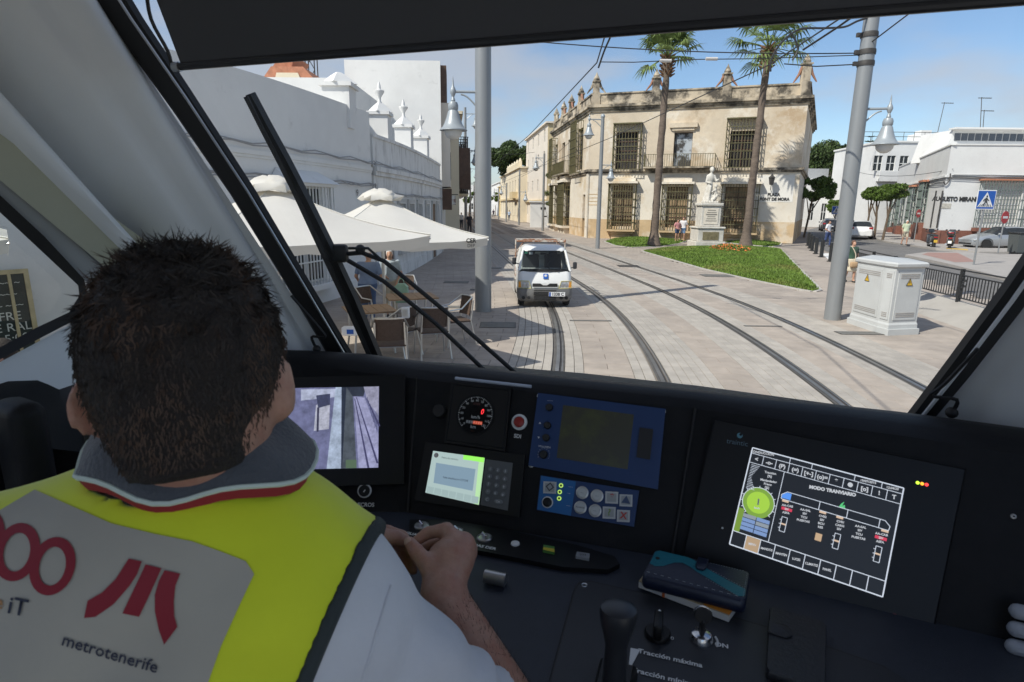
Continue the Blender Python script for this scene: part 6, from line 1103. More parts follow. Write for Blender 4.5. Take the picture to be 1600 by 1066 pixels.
b = MB(); b.box((x0, y0 - 0.88 * 0.925 - 0.01, (zz(375) + zz(361)) / 2), (1.0, 0.03, 0.5)); b.build('bronze_relief', mat('bronze', (0.24, 0.20, 0.11), 0.6, metal=0.3, var=0.4, scale=5, bump=0.6, bscale=8), mo, 0)
zb = zz(317); hh = zz(261) - zb; kk = hh / 2.0
def statue(P):
    Q = (P - np.array([x0, y0, zb])) / kk; c = lambda *p: np.array(p, float)
    d = d_cap(Q, c(-0.08, 0, 0.1), c(-0.05, 0, 1.0), 0.24, 0.17); d = smin(d, d_ell(Q, c(-0.03, 0, 1.38), c(0.22, 0.15, 0.28)), 0.1); d = smin(d, d_cap(Q, c(-0.01, -0.02, 1.6), c(0.0, -0.03, 1.72), 0.07, 0.06), 0.05); d = smin(d, d_ell(Q, c(0.02, -0.04, 1.83), c(0.105, 0.12, 0.15)), 0.02)
    d = smin(d, d_ell(Q, c(0.02, 0.03, 1.87), c(0.13, 0.13, 0.15)), 0.03); d = smin(d, d_cap(Q, c(-0.2, 0, 1.5), c(-0.27, -0.05, 1.15), 0.075, 0.06), 0.05); d = smin(d, d_cap(Q, c(-0.27, -0.05, 1.15), c(-0.1, -0.2, 1.1), 0.06, 0.05), 0.04)
    d = smin(d, d_cap(Q, c(0.17, 0, 1.5), c(0.28, -0.12, 1.22), 0.075, 0.06), 0.05); d = smin(d, d_cap(Q, c(0.28, -0.12, 1.22), c(0.38, -0.2, 1.32), 0.055, 0.04), 0.03)
    d = smin(d, d_cap(Q, c(-0.33, 0.02, 0.05), c(-0.2, 0.0, 0.8), 0.10, 0.06), 0.08)                 # falling drapery
    d = smin(d, d_cap(Q, c(-0.05, -0.2, 0.9), c(-0.16, -0.2, 0.1), 0.05, 0.09), 0.05)
    d = smin(d, d_ell(Q, c(0.24, -0.12, 0.35), c(0.16, 0.16, 0.26)), 0.08); d = smin(d, d_cap(Q, c(0.27, -0.12, 0.55), c(0.26, -0.14, 0.75), 0.12, 0.09), 0.06); d = smin(d, d_ell(Q, c(0.26, -0.17, 0.92), c(0.085, 0.095, 0.12)), 0.03)   # crouching figure
    d = smin(d, d_cap(Q, c(0.1, -0.25, 0.15), c(0.34, -0.25, 0.4), 0.08, 0.07), 0.04); d = smin(d, d_cap(Q, c(0.2, -0.2, 0.7), c(0.02, -0.26, 0.6), 0.05, 0.04), 0.03); d = smin(d, d_box(Q, c(0, -0.05, 0.03), c(0.4, 0.32, 0.06), 0.02), 0.03)
    f = 0.012 * np.sin(Q[:, 0] * 42 + 3 * np.sin(Q[:, 2] * 4)) * np.clip(1.2 - Q[:, 2], 0, 1); return (d + f) * kk
soft('figure', statue, (x0 - 1.0, y0 - 0.9, zb - 0.02), (x0 + 1.0, y0 + 0.7, zb + hh + 0.15), 0.028, m_marble, mo, 0)
# ------------------------------------------------------------------ café parasols, tables, chairs
m_canvas = mat('parasol_canvas', (0.86, 0.84, 0.79), 0.85, var=0.05, scale=2.0, bump=0.15, bscale=6)
nd = m_canvas.node_tree; tr = nd.nodes.new('ShaderNodeBsdfTranslucent'); tr.inputs[0].default_value = (0.7, 0.66, 0.56, 1); mi = nd.nodes.new('ShaderNodeMixShader'); mi.inputs[0].default_value = 0.35; nd.links.new(nd.nodes['Principled BSDF'].outputs[0], mi.inputs[1]); nd.links.new(tr.outputs[0], mi.inputs[2]); nd.links.new(mi.outputs[0], nd.nodes['Material Output'].inputs[0])
m_alu = mat('brushed_aluminium', (0.62, 0.62, 0.61), 0.3, metal=0.85, var=0.06)
def parasol(lab, c, zt_, ze, half, ang, txt=False, pole=True):
    t = thing('parasol', lab, 'parasol', (c[0], c[1], 0), 0, 'café parasols'); cs = [Vector((c[0] + half * math.cos(ang + k * PI / 2), c[1] + half * math.sin(ang + k * PI / 2), ze)) for k in range(4)]; ap = Vector((c[0], c[1], zt_ - 0.06)); n = 9; b = MB()
    for k in range(4):
        a, d = cs[k], cs[(k + 1) % 4]; rows = []
        for i in range(n + 1):
            f = 0.06 + 0.94 * i / n; r_ = []
            for j in range(n + 1):
                g = j / n; e = a.lerp(d, g); p = ap.lerp(e, f); sag = 0.22 * math.sin(PI * g) * f * f * 0.45 + 0.10 * math.sin(PI * f) * (1 - 0.6 * math.sin(PI * g)); p.z -= sag - 0.02 * math.sin(g * 9 + k) * f; r_.append(p)
            rows.append(r_)
        b.sheet(rows); em = rows[-1]; b.sheet([em, [p + Vector((0, 0, -0.13 - 0.025 * math.sin(q * 2.1 + k))) + (p - Vector((c[0], c[1], p.z))).normalized() * -0.03 for q, p in enumerate(em)]])
    co = b.build('canopy', m_canvas, t, 50)
    b = MB(); random.seed(int(abs(c[0]) * 100))
    tp_ = lambda r_, z, j: [Vector((c[0] + r_ * math.cos(2 * PI * i / 14) * (1 + 0.25 * math.sin(i * 2.7 + j)), c[1] + r_ * math.sin(2 * PI * i / 14) * (1 + 0.25 * math.cos(i * 1.9 + j)), zt_ + z + 0.03 * math.sin(i * 3.1 + j * 2))) for i in range(14)]
    b.loft([tp_(0.34, -0.14, 0), tp_(0.36, -0.08, 1), tp_(0.27, -0.03, 2), tp_(0.22, 0.02, 3), tp_(0.10, 0.05, 4)]); b.build('vent_cap', m_canvas, co, 60)
    b = MB(); b.tube([(c[0], c[1], 0), (c[0], c[1], zt_ - 0.05)], 0.03, 10); b.build('pole', m_alu, t); b = MB(); b.rbox((c[0], c[1], 0.04), (0.6, 0.6, 0.08), 0.02); b.build('foot', m_kerb, t)
    for k in range(4): b = MB(); b.tube([ap.lerp(cs[k], f / 6) - Vector((0, 0, 0.05 + 0.10 * math.sin(PI * f / 6))) for f in range(7)], 0.014, 5); b.build('rib', m_alu, t); b = MB(); b.tube([ap.lerp(cs[k], 0.08 + 0.92 * f / 8) - Vector((0, 0, 0.10 * math.sin(PI * (0.08 + 0.92 * f / 8)) - 0.004)) for f in range(9)], 0.007, 5); b.build('seam', mat('seam_canvas', (0.70, 0.68, 0.62), 0.9), co)
    return t, cs
P2c = G(603, 522).to_2d(); pr2, c2s = parasol('farther white parasol whose pointed corner reaches the left mast', P2c, 2.66, 1.91, 2.15, R(-20))
pr1, c1s = parasol('nearer large white parasol crossed by the wiper arm', Vector((-3.25, 8.3)), 2.74, 2.06, 2.15, R(-5))
pr3, c3s = parasol('white parasol seen through the side window', Vector((-6.7, 5.9)), 2.75, 2.1, 1.9, R(-5))
e = (c2s[0] - c2s[3]).normalized(); pp = c2s[0] - e * 0.30 + Vector((0, 0, -0.085)); nn = Vector((e.y, -e.x, 0)); nn = nn if nn.y < 0 else -nn
text('CER', 0.10, m_blk, pr2, pp + nn * 0.03 + Vector((0, 0, 0.03)) - e * 0.04, e, (0, 0, 1), bold=0.004); text('DEP', 0.08, m_blk, pr2, pp + nn * 0.03 - Vector((0, 0, 0.055)) - e * 0.04, e, (0, 0, 1))
m_wood = mat('table_wood', (0.34, 0.22, 0.13), 0.55, var=0.3, scale=3, stretch=(1, 9, 1)); m_wick = mat('brown_wicker', (0.10, 0.065, 0.048), 0.7, var=0.4, scale=50, bump=0.5, bscale=160)
def table(lab, loc, rz, sx=0.8, sy=0.8):
    t = thing('café_table', lab, 'table', loc, rz, 'café tables'); n = 5
    for k in range(n): b = MB(); b.rbox((-sx / 2 + sx * (k + 0.5) / n, 0, 0.72), (sx / n - 0.006, sy, 0.028), 0.005, 1); b.build('plank', m_wood, t, local=True)
    b = MB(); b.box((0, 0, 0.70), (sx * 0.9, sy * 0.9, 0.01)); b.build('top_frame', m_alu, t, 0, local=True)
    for a in (-1, 1):
        for e in (-1, 1): b = MB(); b.tube([(a * sx * 0.38, e * sy * 0.38, 0.7), (a * sx * 0.36, e * sy * 0.36, 0.35), (a * sx * 0.42, e * sy * 0.42, 0.0)], 0.018, 7); b.build('leg', m_alu, t, local=True)
    return t
tA = table('café table nearest us with a napkin box under the wiper', G(580, 548), R(25)); tA.name = 'cafe_table'; tB = table('café table beyond the wiper arm with metal napkin holder', G(643, 520), R(20), 0.95, 0.8); tB.name = 'cafe_table'
def chair(lab, loc, rz):
    t = thing('cafe_chair', lab, 'chair', loc, rz, 'aluminium café chairs'); b = MB(); b.rbox((0, 0, 0.44), (0.46, 0.44, 0.03), 0.012); b.build('seat', m_wick, t, local=True)
    b = MB(); rows = [[Vector((0.22 * math.sin(a), 0.22 + 0.08 * (math.cos(a) - 1) + (z - 0.5) * 0.18, z)) for a in [R(-70 + 14 * k) for k in range(11)]] for z in (0.52, 0.62, 0.74, 0.84)]; b.sheet(rows); b.sheet([[p + Vector((0, 0.012, 0)) for p in r_][::-1] for r_ in rows]); b.build('backrest', m_wick, t, local=True)
    b = MB(); top = [p + Vector((0, 0, 0.015)) for p in rows[-1]]; b.tube([(-0.25, -0.22, 0.66), (-0.27, 0.0, 0.68)] + [tuple(p) for p in top] + [(0.27, 0.0, 0.68), (0.25, -0.22, 0.66)], 0.014, 6); b.build('arm_hoop', m_alu, t, local=True)
    for e in (-1, 1):
        b = MB(); b.tube([(e * 0.25, -0.22, 0.66), (e * 0.235, -0.22, 0.44), (e * 0.26, -0.27, 0.0)], 0.014, 6); b.build('leg', m_alu, t, local=True); b = MB(); b.tube([(e * 0.21, 0.26, 0.80), (e * 0.22, 0.2, 0.44), (e * 0.25, 0.3, 0.0)], 0.014, 6); b.build('leg', m_alu, t, local=True)
    b = MB(); b.tube([(-0.235, -0.22, 0.42), (0.235, -0.22, 0.42)], 0.011, 6); b.tube([(-0.22, 0.2, 0.42), (0.22, 0.2, 0.42)], 0.011, 6); b.build('stretcher', m_alu, t, local=True); return t
ch0 = chair('café chair standing apart towards the left mast', G(712, 537), R(-60))
for px, py, rz, lab in ((676, 556, 200, 'café chair with its back to us in front of the far table'), (624, 556, 245, 'café chair between the two tables behind the wiper arm'), (612, 580, 190, 'lowest café chair cut by the dashboard edge'), (583, 516, 60, 'café chair left of the parasol pole behind the wiper'), (634, 490, 10, 'café chair on the far side of the far table')): dup(ch0, G(px, py), R(rz), lab)
p = G(634, 497, 0.735); nh = thing('napkin_holder', 'white napkin holder on the far café table', 'napkin holder', p); b = MB(); b.rbox((0, 0, 0.085), (0.12, 0.09, 0.17), 0.015); b.build('case', m_sgw, nh, local=True); b = MB(); b.box((0, -0.047, 0.09), (0.07, 0.004, 0.1)); b.build('napkins', m_canvas, nh, 0, local=True)
p = G(547, 524, 0.735); nh = thing('napkin_box', 'white and blue napkin box on the near café table', 'napkin box', p); b = MB(); b.rbox((0, 0, 0.06), (0.2, 0.12, 0.12), 0.02); b.build('case', m_sgw, nh, local=True); b = MB(); b.box((0.02, -0.062, 0.06), (0.09, 0.004, 0.06)); b.build('blue_label', m_blue, nh, 0, local=True)
# ------------------------------------------------------------------ seen through the side window
def wallpt(px, py): return onplane(px, py, (-7.0, 8.85, 0), Vector((0.83, -0.55, 0)).normalized())
m_board = mat('chalkboard', (0.02, 0.03, 0.025), 0.7, var=0.3); m_chalk = mat('chalk', (0.6, 0.62, 0.58), 0.9)
cb = thing('menu_board', 'chalk menu board in a pale wooden frame behind the side window', 'menu board', G(20, 545)); nW = Vector((0.83, -0.55, 0)).normalized(); a, c = wallpt(-60, 432), wallpt(50, 543); u = Vector((0.55, 0.83, 0)).normalized(); wd = (c - a).dot(u); hgt = a.z - c.z
Fw = Face((a - u * 0.0).to_2d(), (a + u * wd).to_2d()); Fw.a += Fw.n * 0.12; b = MB(); Fw.box(b, 0, wd, c.z, a.z, 0, 0.03); b.build('slate', m_board, cb, 0); fr = MB()
for u0, u1, z0_, z1_ in ((-0.06, 0, c.z - 0.06, a.z + 0.06), (wd, wd + 0.06, c.z - 0.06, a.z + 0.06), (0, wd, a.z, a.z + 0.06), (0, wd, c.z - 0.06, c.z), (wd * 0.70, wd * 0.76, c.z, a.z)): b = MB(); Fw.box(b, u0, u1, z0_, z1_, 0.0, 0.05 + 0.002 * (u1 - u0)); b.build('frame_strip', mat('pale_wood', (0.50, 0.42, 0.24), 0.6, var=0.2), cb, 0)
for k, s in enumerate(('~~ ~~~~~ ~', '~~~~ ~~~', '~~~ ~~ ~~~', 'GOFRE', 'D DE RAL', '30 a 5:00')): text(s, 0.12 + 0.05 * (k > 2), m_chalk, cb, Fw.pt(wd * 0.42, a.z - 0.12 - 0.16 * k, 0.032), Fw.u, (0, 0, 1))
p = G(2, 640); sw = person('seated woman with dark hair and blue strap top outside the side window', (AT(8, 560, 5.0).x, 5.0, -0.42), 1.7, R(-60), (0.05, 0.09, 0.18), (0.05, 0.07, 0.14), (0.03, 0.018, 0.015), step=0.02, sleeve=0.0)
# ================================================================== TRAM CAB
m_black = mat('dash_black', (0.011, 0.011, 0.012), 0.55, spec=0.2, var=0.15, scale=30, bump=0.12, bscale=420)
m_panel = mat('panel_black', (0.006, 0.006, 0.0065), 0.4, spec=0.35, bump=0.05, bscale=500)
m_desk = mat('desk_blue_black', (0.026, 0.031, 0.044), 0.5, var=0.1, scale=40, bump=0.12, bscale=520)
m_cover = mat('pillar_plastic', (0.78, 0.79, 0.79), 0.5, var=0.04, scale=3, bump=0.04, bscale=350)
m_olive = mat('beige_liner', (0.42, 0.41, 0.30), 0.6, var=0.05)
m_seal = mat('rubber_seal', (0.016, 0.015, 0.015), 0.55)
m_blind = mat('blind_fabric', (0.075, 0.075, 0.08), 0.8, bump=0.15, bscale=600)
m_ceil = mat('headliner', (0.70, 0.70, 0.69), 0.7)
m_chrome = mat('chrome', (0.65, 0.65, 0.66), 0.18, metal=1.0); m_matal = mat('satin_metal', (0.50, 0.50, 0.50), 0.35, metal=0.9)
m_wht = mat('print_white', (0.75, 0.75, 0.73), 0.5)
def emis(name, col, s=1.0, grain=0.0):
    new = name not in MATS; m = mat(name, (0.01, 0.01, 0.01), 0.4, emit=col, es=s)
    if grain and new:
        n = m.node_tree.nodes; l = m.node_tree.links.new; t = n.new('ShaderNodeTexCoord'); a = n.new('ShaderNodeTexNoise'); a.inputs['Scale'].default_value = 38; a.inputs['Detail'].default_value = 9; a.inputs['Roughness'].default_value = 0.75; r_ = n.new('ShaderNodeMapRange'); r_.inputs[1].default_value = 0.3; r_.inputs[2].default_value = 0.7; r_.inputs[3].default_value = s * (1 - grain); r_.inputs[4].default_value = s * (1 + grain)
        l(t.outputs['Object'], a.inputs[0]); l(a.outputs[0], r_.inputs[0]); l(r_.outputs[0], n['Principled BSDF'].inputs['Emission Strength'])
    return m
def wsf(z): return 1.5 - 0.4 * (z + 0.43)                      # the raked windscreen plane
WS_P = T(0, 1.5, -0.43); WS_N = (T(1, 1.5, -0.43) - T(0, 1.5, -0.43)).cross(T(0, wsf(0.4), 0.4) - T(0, 1.5, -0.43)).normalized()
if WS_N.dot(TF) < 0: WS_N = -WS_N                                # points outwards
def WS(px, py, off=0.0): return onplane(px, py, WS_P + WS_N * off, WS_N)
cab = thing('tram_cab', 'pale grey tram driver cab shell framing the big windscreen', 'tram cab', T(-0.35, 0.4, -2.0))
# windscreen pane
gl_w = glass_mat('windscreen_glass', (0.955, 0.97, 0.965), 0.55, dust=0.03)
b = MB(); b.sheet([[T(r, wsf(z), z) for r in (-1.5, -1.0, -0.5, 0, 0.5, 0.85)] for z in (-0.75, -0.3, 0.1, 0.5, 0.75)]); b.build('windscreen', gl_w, cab, 0)
# black seals beside the glass
def sealstrip(L_, R_, name='windscreen_seal', th=0.035, off=-0.012):
    b = MB(); rings = []
    for (a, c) in zip(L_, R_):
        A, C = WS(*a, off), WS(*c, off); n = -WS_N * th; rings.append([A, A + n * 0.7, A.lerp(C, 0.25) + n, A.lerp(C, 0.6) + n * 0.8, C + n * 0.5, C])
    b.loft(rings); return b.build(name, m_seal, cab, 40)
lft = [(150, -15), (181, 30), (281, 169), (369, 298), (450, 430), (519, 548), (560, 620)]; rgt = [(198, -15), (225, 30), (298, 140), (400, 298), (475, 425), (549, 549), (590, 620)]
sealstrip(lft, rgt)
b = MB(); b.tube([WS(x * 0.45 + u * 0.55, y * 0.45 + v * 0.55, -0.045) for (x, y), (u, v) in zip(lft, rgt)], 0.0035, 6); b.build('seal_bead', m_matal, cab)
rl_ = [(1380, 700), (1418, 645), (1480, 562), (1560, 452), (1640, 335), (1730, 200)]; rr_ = [(1415, 715), (1452, 652), (1512, 580), (1588, 482), (1668, 370), (1760, 240)]
sealstrip(rl_, rr_)
b = MB(); b.tube([WS(x * 0.3 + u * 0.7, y * 0.3 + v * 0.7, -0.048) for (x, y), (u, v) in zip(rl_, rr_)], 0.004, 6); b.build('seal_bead', m_cover, cab)
# sculpted pillar cover on the left: from the seal to the side window
def r0_(z): return -1.063 + (-1.362 + 1.063) * (z + 0.435) / 0.852
def f1_(z): return 0.99 - 0.94 * (z + 0.15) if z > -0.15 else 0.99
b = MB(); rows = []; ol = []
for i in range(21):
    z = -0.62 + 1.45 * i / 20; row = []
    for j in range(29):
        k = j / 28; f = (wsf(z) - 0.03) * (1 - k) + (f1_(z) + 0.03) * k; rr = r0_(z) - 0.0 + (-1.34 - r0_(z)) * (k ** 0.5)
        d = 0.075 * math.exp(-((k - 0.16) / 0.12) ** 2) + 0.022 * math.exp(-((k - 0.34) / 0.05) ** 2) - 0.17 * math.exp(-((k - 0.55) / 0.085) ** 2) + 0.06 * math.exp(-((k - 0.78) / 0.10) ** 2) - 0.03 * math.exp(-((k - 0.95) / 0.03) ** 2)
        row.append(T(rr + d, f, z))
    rows.append(row)
b.sheet(rows); b.build('pillar_cover', m_cover, cab, 60)
# beige liner strip and black frame along the side window
def SWp(f, z, r=-1.335): return T(r, f, z)
def sw(px, py, r=-1.335):
    d = ray(px, py); n = TR; return CP + d * ((T(r, 0, 0) - CP).dot(n) / d.dot(n))
b = MB(); a_, c_ = (-60, 190), (185, 372); b.loft([[sw(-60, 165, -1.30), sw(-60, 232, -1.30), sw(-60, 232, -1.34), sw(-60, 165, -1.34)], [sw(235, 382, -1.285), sw(235, 476, -1.285), sw(235, 476, -1.34), sw(235, 382, -1.34)]]); b.build('liner_strip', m_olive, cab, 0)
wf = [(-150, 190), (0, 305), (70, 370), (132, 437), (136, 462), (118, 500), (60, 530), (0, 562), (-120, 625)]; wi = [(-150, 216), (0, 332), (60, 388), (122, 446), (124, 462), (108, 488), (55, 513), (0, 543), (-120, 603)]
b = MB(); rings = []
for (a, c) in zip(wf, wi): rings.append([sw(*a, -1.30), sw(*c, -1.31), sw(*c, -1.345), sw(*a, -1.345)])
b.loft(rings); b.build('side_window_frame', m_seal, cab, 40)
b = MB(); b.sheet([[sw(*p, -1.302) for p in ((-60, 225), (30, 300), (110, 372), (150, 410), (200, 455))], [sw(*p, -1.318) for p in ((-60, 262), (0, 308), (72, 372), (134, 440), (150, 470))]]); b.build('window_surround', mat('surround_grey', (0.40, 0.41, 0.41), 0.5), cab, 40)
b = MB(); b.poly([sw(*p, -1.338) for p in wi]); b.build('side_window', glass_mat('side_glass', (0.90, 0.95, 0.92), 0.7), cab, 0)
# side sill panel under the window and wall behind
b = MB(); b.sheet([[sw(-160, 640, -1.31), sw(0, 566, -1.31), sw(118, 503, -1.31), sw(150, 470, -1.31), sw(300, 430, -1.31)], [sw(-160, 720, -1.27), sw(0, 640, -1.27), sw(118, 600, -1.27), sw(180, 590, -1.27), sw(300, 580, -1.27)]]); b.build('sill_panel', m_cover, cab, 40)
b = MB(); b.add([T(-1.36, 0.30, -2.1), T(-1.36, 1.2, -2.1), T(-1.36, 1.2, -0.42), T(-1.36, 0.30, -0.42)], ((0, 1, 2, 3),)); b.add([T(-1.36, -3.2, -2.1), T(-1.36, 0.30, -2.1), T(-1.36, 0.30, -0.42), T(-1.36, -3.2, -0.42)], ((0, 1, 2, 3),)); b.build('side_wall', m_cover, cab, 0)
b = MB(); b.box2((0, 0, 0), (0, 0, 0)) if False else None
b.prism([T(-1.45, -1.1, 0.80), T(0.95, -1.1, 0.80), T(0.95, 1.06, 0.80), T(-1.45, 1.06, 0.80)], (0, 0, 0.05)); b.build('roof', m_ceil, cab, 0)
b = MB(); b.prism([T(-1.6, -3.2, -2.15), T(1.0, -3.2, -2.15), T(1.0, 1.6, -2.15), T(-1.6, 1.6, -2.15)], (0, 0, 0.05)); b.build('floor', m_black, cab, 0)
b = MB(); b.prism([T(-1.5, 1.06, 0.62), T(0.95, 1.06, 0.62), T(0.95, 1.12, 0.86), T(-1.5, 1.12, 0.86)], TF * 0.08); b.build('header_beam', m_ceil, cab, 0)
# nose skin outside, under the glass
b = MB(); b.sheet([[T(r, wsf(-0.52) + 0.06 + 0.22 * (1 - ((r + 0.35) / 1.3) ** 2), -0.52) for r in (-1.5, -1.1, -0.7, -0.35, 0, 0.4, 0.8)], [T(r, 1.75 + 0.42 * (1 - ((r + 0.35) / 1.3) ** 2), -1.9) for r in (-1.5, -1.1, -0.7, -0.35, 0, 0.4, 0.8)]]); b.build('nose_skin', m_paintw, cab, 40)
# right pillar cover and wall
b = MB(); rows = []
for i in range(13):
    px = [(1405, 722), (1448, 662), (1490, 610), (1540, 540), (1600, 470), (1668, 375), (1760, 250)]; k = i / 12 * 6; q = min(int(k), 5); fr = k - q; e = WS(px[q][0] * (1 - fr) + px[q + 1][0] * fr, px[q][1] * (1 - fr) + px[q + 1][1] * fr, -0.02); z = e.z - HC; rr = (e - CP).dot(TR); ff = (e - CP).dot(TF)
    rows.append([T(rr + (0.95 - rr) * (j / 8) ** 0.75 + 0.012 * math.sin(j * 1.3), ff + (0.72 - ff) * (j / 8), z - 0.05 * (j / 8)) for j in range(9)])
b.sheet(rows); b.build('pillar_cover', m_cover, cab, 60)
b = MB(); b.add([T(0.95, -3.2, -2.1), T(0.95, 1.0, -2.1), T(0.95, 1.0, -0.35), T(0.95, -3.2, -0.35)], ((0, 1, 2, 3),)); b.build('side_wall', m_cover, cab, 0)
# antenna-like hooks: rods clipped to the pillars
for pts, lab in (([(455, 462), (505, 520), (503, 527), (487, 527), (495, 546)], 'thin black rod clip at the left pillar foot'), ([(1528, 545), (1476, 600), (1455, 618), (1495, 625), (1487, 645)], 'bent black rod clip at the right pillar foot')):
    t = thing('rod_clip', lab, 'rod', WS(*pts[-1], -0.09)); b = MB(); b.tube(smooth_path([WS(*p, -0.08) for p in pts], 4), 0.004, 6); b.build('rod', m_seal, t); b = MB(); b.ell(WS(*pts[-1], -0.085), (0.012, 0.012, 0.012), 8, 6); b.build('clip', m_seal, t)
# roller blind
bld = thing('roller_blind', 'dark grey roller sun blind pulled down across the windscreen top', 'blind', WS(800, 66, -0.06)); b = MB(); p0_, p1_ = WS(284, 104, -0.055), WS(1640, -4, -0.055); upv = (T(0, wsf(0.4), 0.4) - T(0, 1.5, -0.43)).normalized(); tl, trr = p0_ + upv * 0.40, p1_ + upv * 0.40; b.prism([p0_, p1_, trr, tl], WS_N * 0.003); b.build('fabric', m_blind, bld, 0)
b = MB(); b.tube([p0_ - TR * 0.012, p1_], 0.0085, 10); b.build('bottom_bar', mat('bar_dark', (0.03, 0.03, 0.032), 0.4), bld); b = MB(); b.tube([p0_ - TR * 0.022, p0_ - TR * 0.004], 0.011, 10); b.build('bar_end', m_matal, bld)
b = MB(); b.tube(smooth_path([WS(228, -20, -0.05), WS(236, 30, -0.05), WS(262, 80, -0.05), WS(270, 107, -0.05), WS(282, 109, -0.05)], 4), 0.004, 6); b.build('guide_wire', m_seal, bld)
# windscreen wiper, outside
wp = thing('windscreen_wiper', 'long black windscreen wiper with twin arms lying across the left of the glass', 'wiper', WS(580, 552, 0.05)); pts = [(387, 148), (412, 198), (440, 252), (470, 312), (505, 385), (545, 470), (582, 556), (600, 600)]
b = MB(); rings = []
for i, p in enumerate(pts):
    w_ = [3.5, 5, 6.5, 7.5, 8.5, 8.5, 7.5, 7][i]; a, c = WS(p[0] - w_, p[1] + w_ * 0.4, 0.03), WS(p[0] + w_, p[1] - w_ * 0.4, 0.03); rings.append([a, a + WS_N * 0.012, c + WS_N * 0.02, c])
b.loft(rings); bo = b.build('blade_holder', m_seal, wp, 40); b = MB(); b.tube([WS(p[0] - 3, p[1] + 3, 0.018) for p in pts], 0.006, 6); b.build('rubber_blade', m_seal, bo); b = MB(); b.tube([WS(p[0] + 5, p[1] - 1, 0.05) for p in pts[2:6]], 0.004, 6); b.build('spring_strip', mat('steel_dark', (0.16, 0.17, 0.17), 0.4, metal=0.6), bo)
b = MB(); b.rbox(WS(530, 396, 0.05), (0.05, 0.03, 0.05), 0.01); b.build('pivot_bracket', m_seal, wp)
for q, r_ in (([(528, 398), (565, 395), (600, 408), (700, 490), (802, 580), (850, 625)], 0.0065), ([(540, 405), (600, 440), (680, 505), (752, 574), (800, 620)], 0.0065), ([(545, 388), (575, 388), (605, 414)], 0.004)): b = MB(); b.tube([WS(*p, 0.055) for p in q], r_, 8); b.build('arm', m_seal, wp)
b = MB(); b.ell(WS(563, 390, 0.06), (0.014, 0.014, 0.014), 10, 8); b.build('hinge_knob', m_seal, wp)
# ------------------------------------------------------------------ control desk
dk = thing('control_desk', 'black curved tram control desk with screens and switches', 'control desk', T(-0.3, 1.1, -1.9))
g_ = lambda x, y, z: G(x, y, HC + z)
rimpx = [(-200, 690, -0.34), (0, 600, -0.345), (70, 577, -0.36), (130, 560, -0.375), (300, 545, -0.39), (470, 549, -0.39), (552, 554, -0.395), (650, 567, -0.40), (850, 589, -0.40), (1085, 613, -0.40), (1250, 631, -0.40), (1418, 649, -0.40), (1600, 673, -0.395), (1750, 694, -0.39)]
panpx = [(-200, 760, -0.38), (0, 650, -0.38), (70, 615, -0.39), (130, 595, -0.40), (300, 574, -0.42), (470, 572, -0.42), (552, 580, -0.42), (650, 592, -0.42), (850, 615, -0.42), (1085, 639, -0.42), (1250, 660, -0.42), (1418, 682, -0.42), (1600, 712, -0.42), (1750, 735, -0.42)]
botpx = [(-200, 900, -0.7), (0, 850, -0.7), (100, 820, -0.7), (200, 810, -0.7), (330, 800, -0.7), (480, 798, -0.7), (560, 799, -0.7), (637, 800, -0.7), (838, 836, -0.7), (1050, 872, -0.7), (1180, 914, -0.7), (1310, 966, -0.7), (1490, 1060, -0.7), (1640, 1140, -0.7)]
def plane3(a, c, d):
    n = (c - a).cross(d - a).normalized(); return (a, n if n.dot(FW) < 0 else -n)
PC = plane3(g_(637, 800, -0.7), g_(1050, 872, -0.7), g_(652, 592, -0.42)); PR = plane3(g_(1050, 872, -0.7), g_(1087, 640, -0.42), g_(1545, 705, -0.42)); PLn = plane3(g_(637, 800, -0.7), g_(490, 798, -0.7), g_(652, 592, -0.42)); PD = (Vector((0, 0, HC - 0.7)), Vector((0, 0, 1)))
rows = [[], [], [], [], [], []]
for i in range(len(rimpx)):
    a = g_(*rimpx[i]); p = g_(*panpx[i]); q = g_(*botpx[i]); n = (a - p); out = TF
    if i in (7, 8, 9): p = onplane(*panpx[i][:2], PC[0], PC[1])
    if i == 8: q = (rows[5][7] + g_(*botpx[9])) / 2
    if i > 9: p = onplane(*panpx[i][:2], PR[0], PR[1]); q = rows[5][9] + PR[1].cross(Vector((0, 0, 1))).normalized() * -((i - 9) * 0.16) if PR[1].cross(Vector((0, 0, 1))).x < 0 else rows[5][9] + PR[1].cross(Vector((0, 0, 1))).normalized() * ((i - 9) * 0.16)
    rows[0].append(a + out * 0.30 + Vector((0, 0, -0.14))); rows[1].append(a + out * 0.06 + Vector((0, 0, -0.012))); rows[2].append(a + Vector((0, 0, 0.0))); rows[3].append(a.lerp(p, 0.45) - out * 0.012 + Vector((0, 0, 0.004))); rows[4].append(p); rows[5].append(q)
b = MB(); b.sheet(rows[:5]); b.build('cowl', m_black, dk, 50)
b = MB(); k = rows[4]; q = rows[5]; lw_ = [p + (p - r_).normalized() * 0.04 for p, r_ in zip(rows[5], rows[4])]; b.sheet([rows[4][:8], lw_[:8]]); b.sheet([rows[4][7:10], lw_[7:10]]); b.sheet([rows[4][9:], lw_[9:]]); b.build('panel_face', m_black, dk, 0)
b = MB(); b.poly([p + Vector((0, 0, -0.001)) for p in rows[5]] + [g_(1700, 1400, -0.7), g_(900, 1500, -0.7), g_(-100, 1300, -0.7)]); b.build('desk_top', m_desk, dk, 0)
def hit(pl, px, py, off=0.0): return onplane(px, py, pl[0] + pl[1] * off, pl[1])
def axes(pl): x = Vector((0, 0, 1)).cross(pl[1]); x = x.normalized() if x.length > 1e-3 else TR.copy(); return x, pl[1].cross(x).normalized()
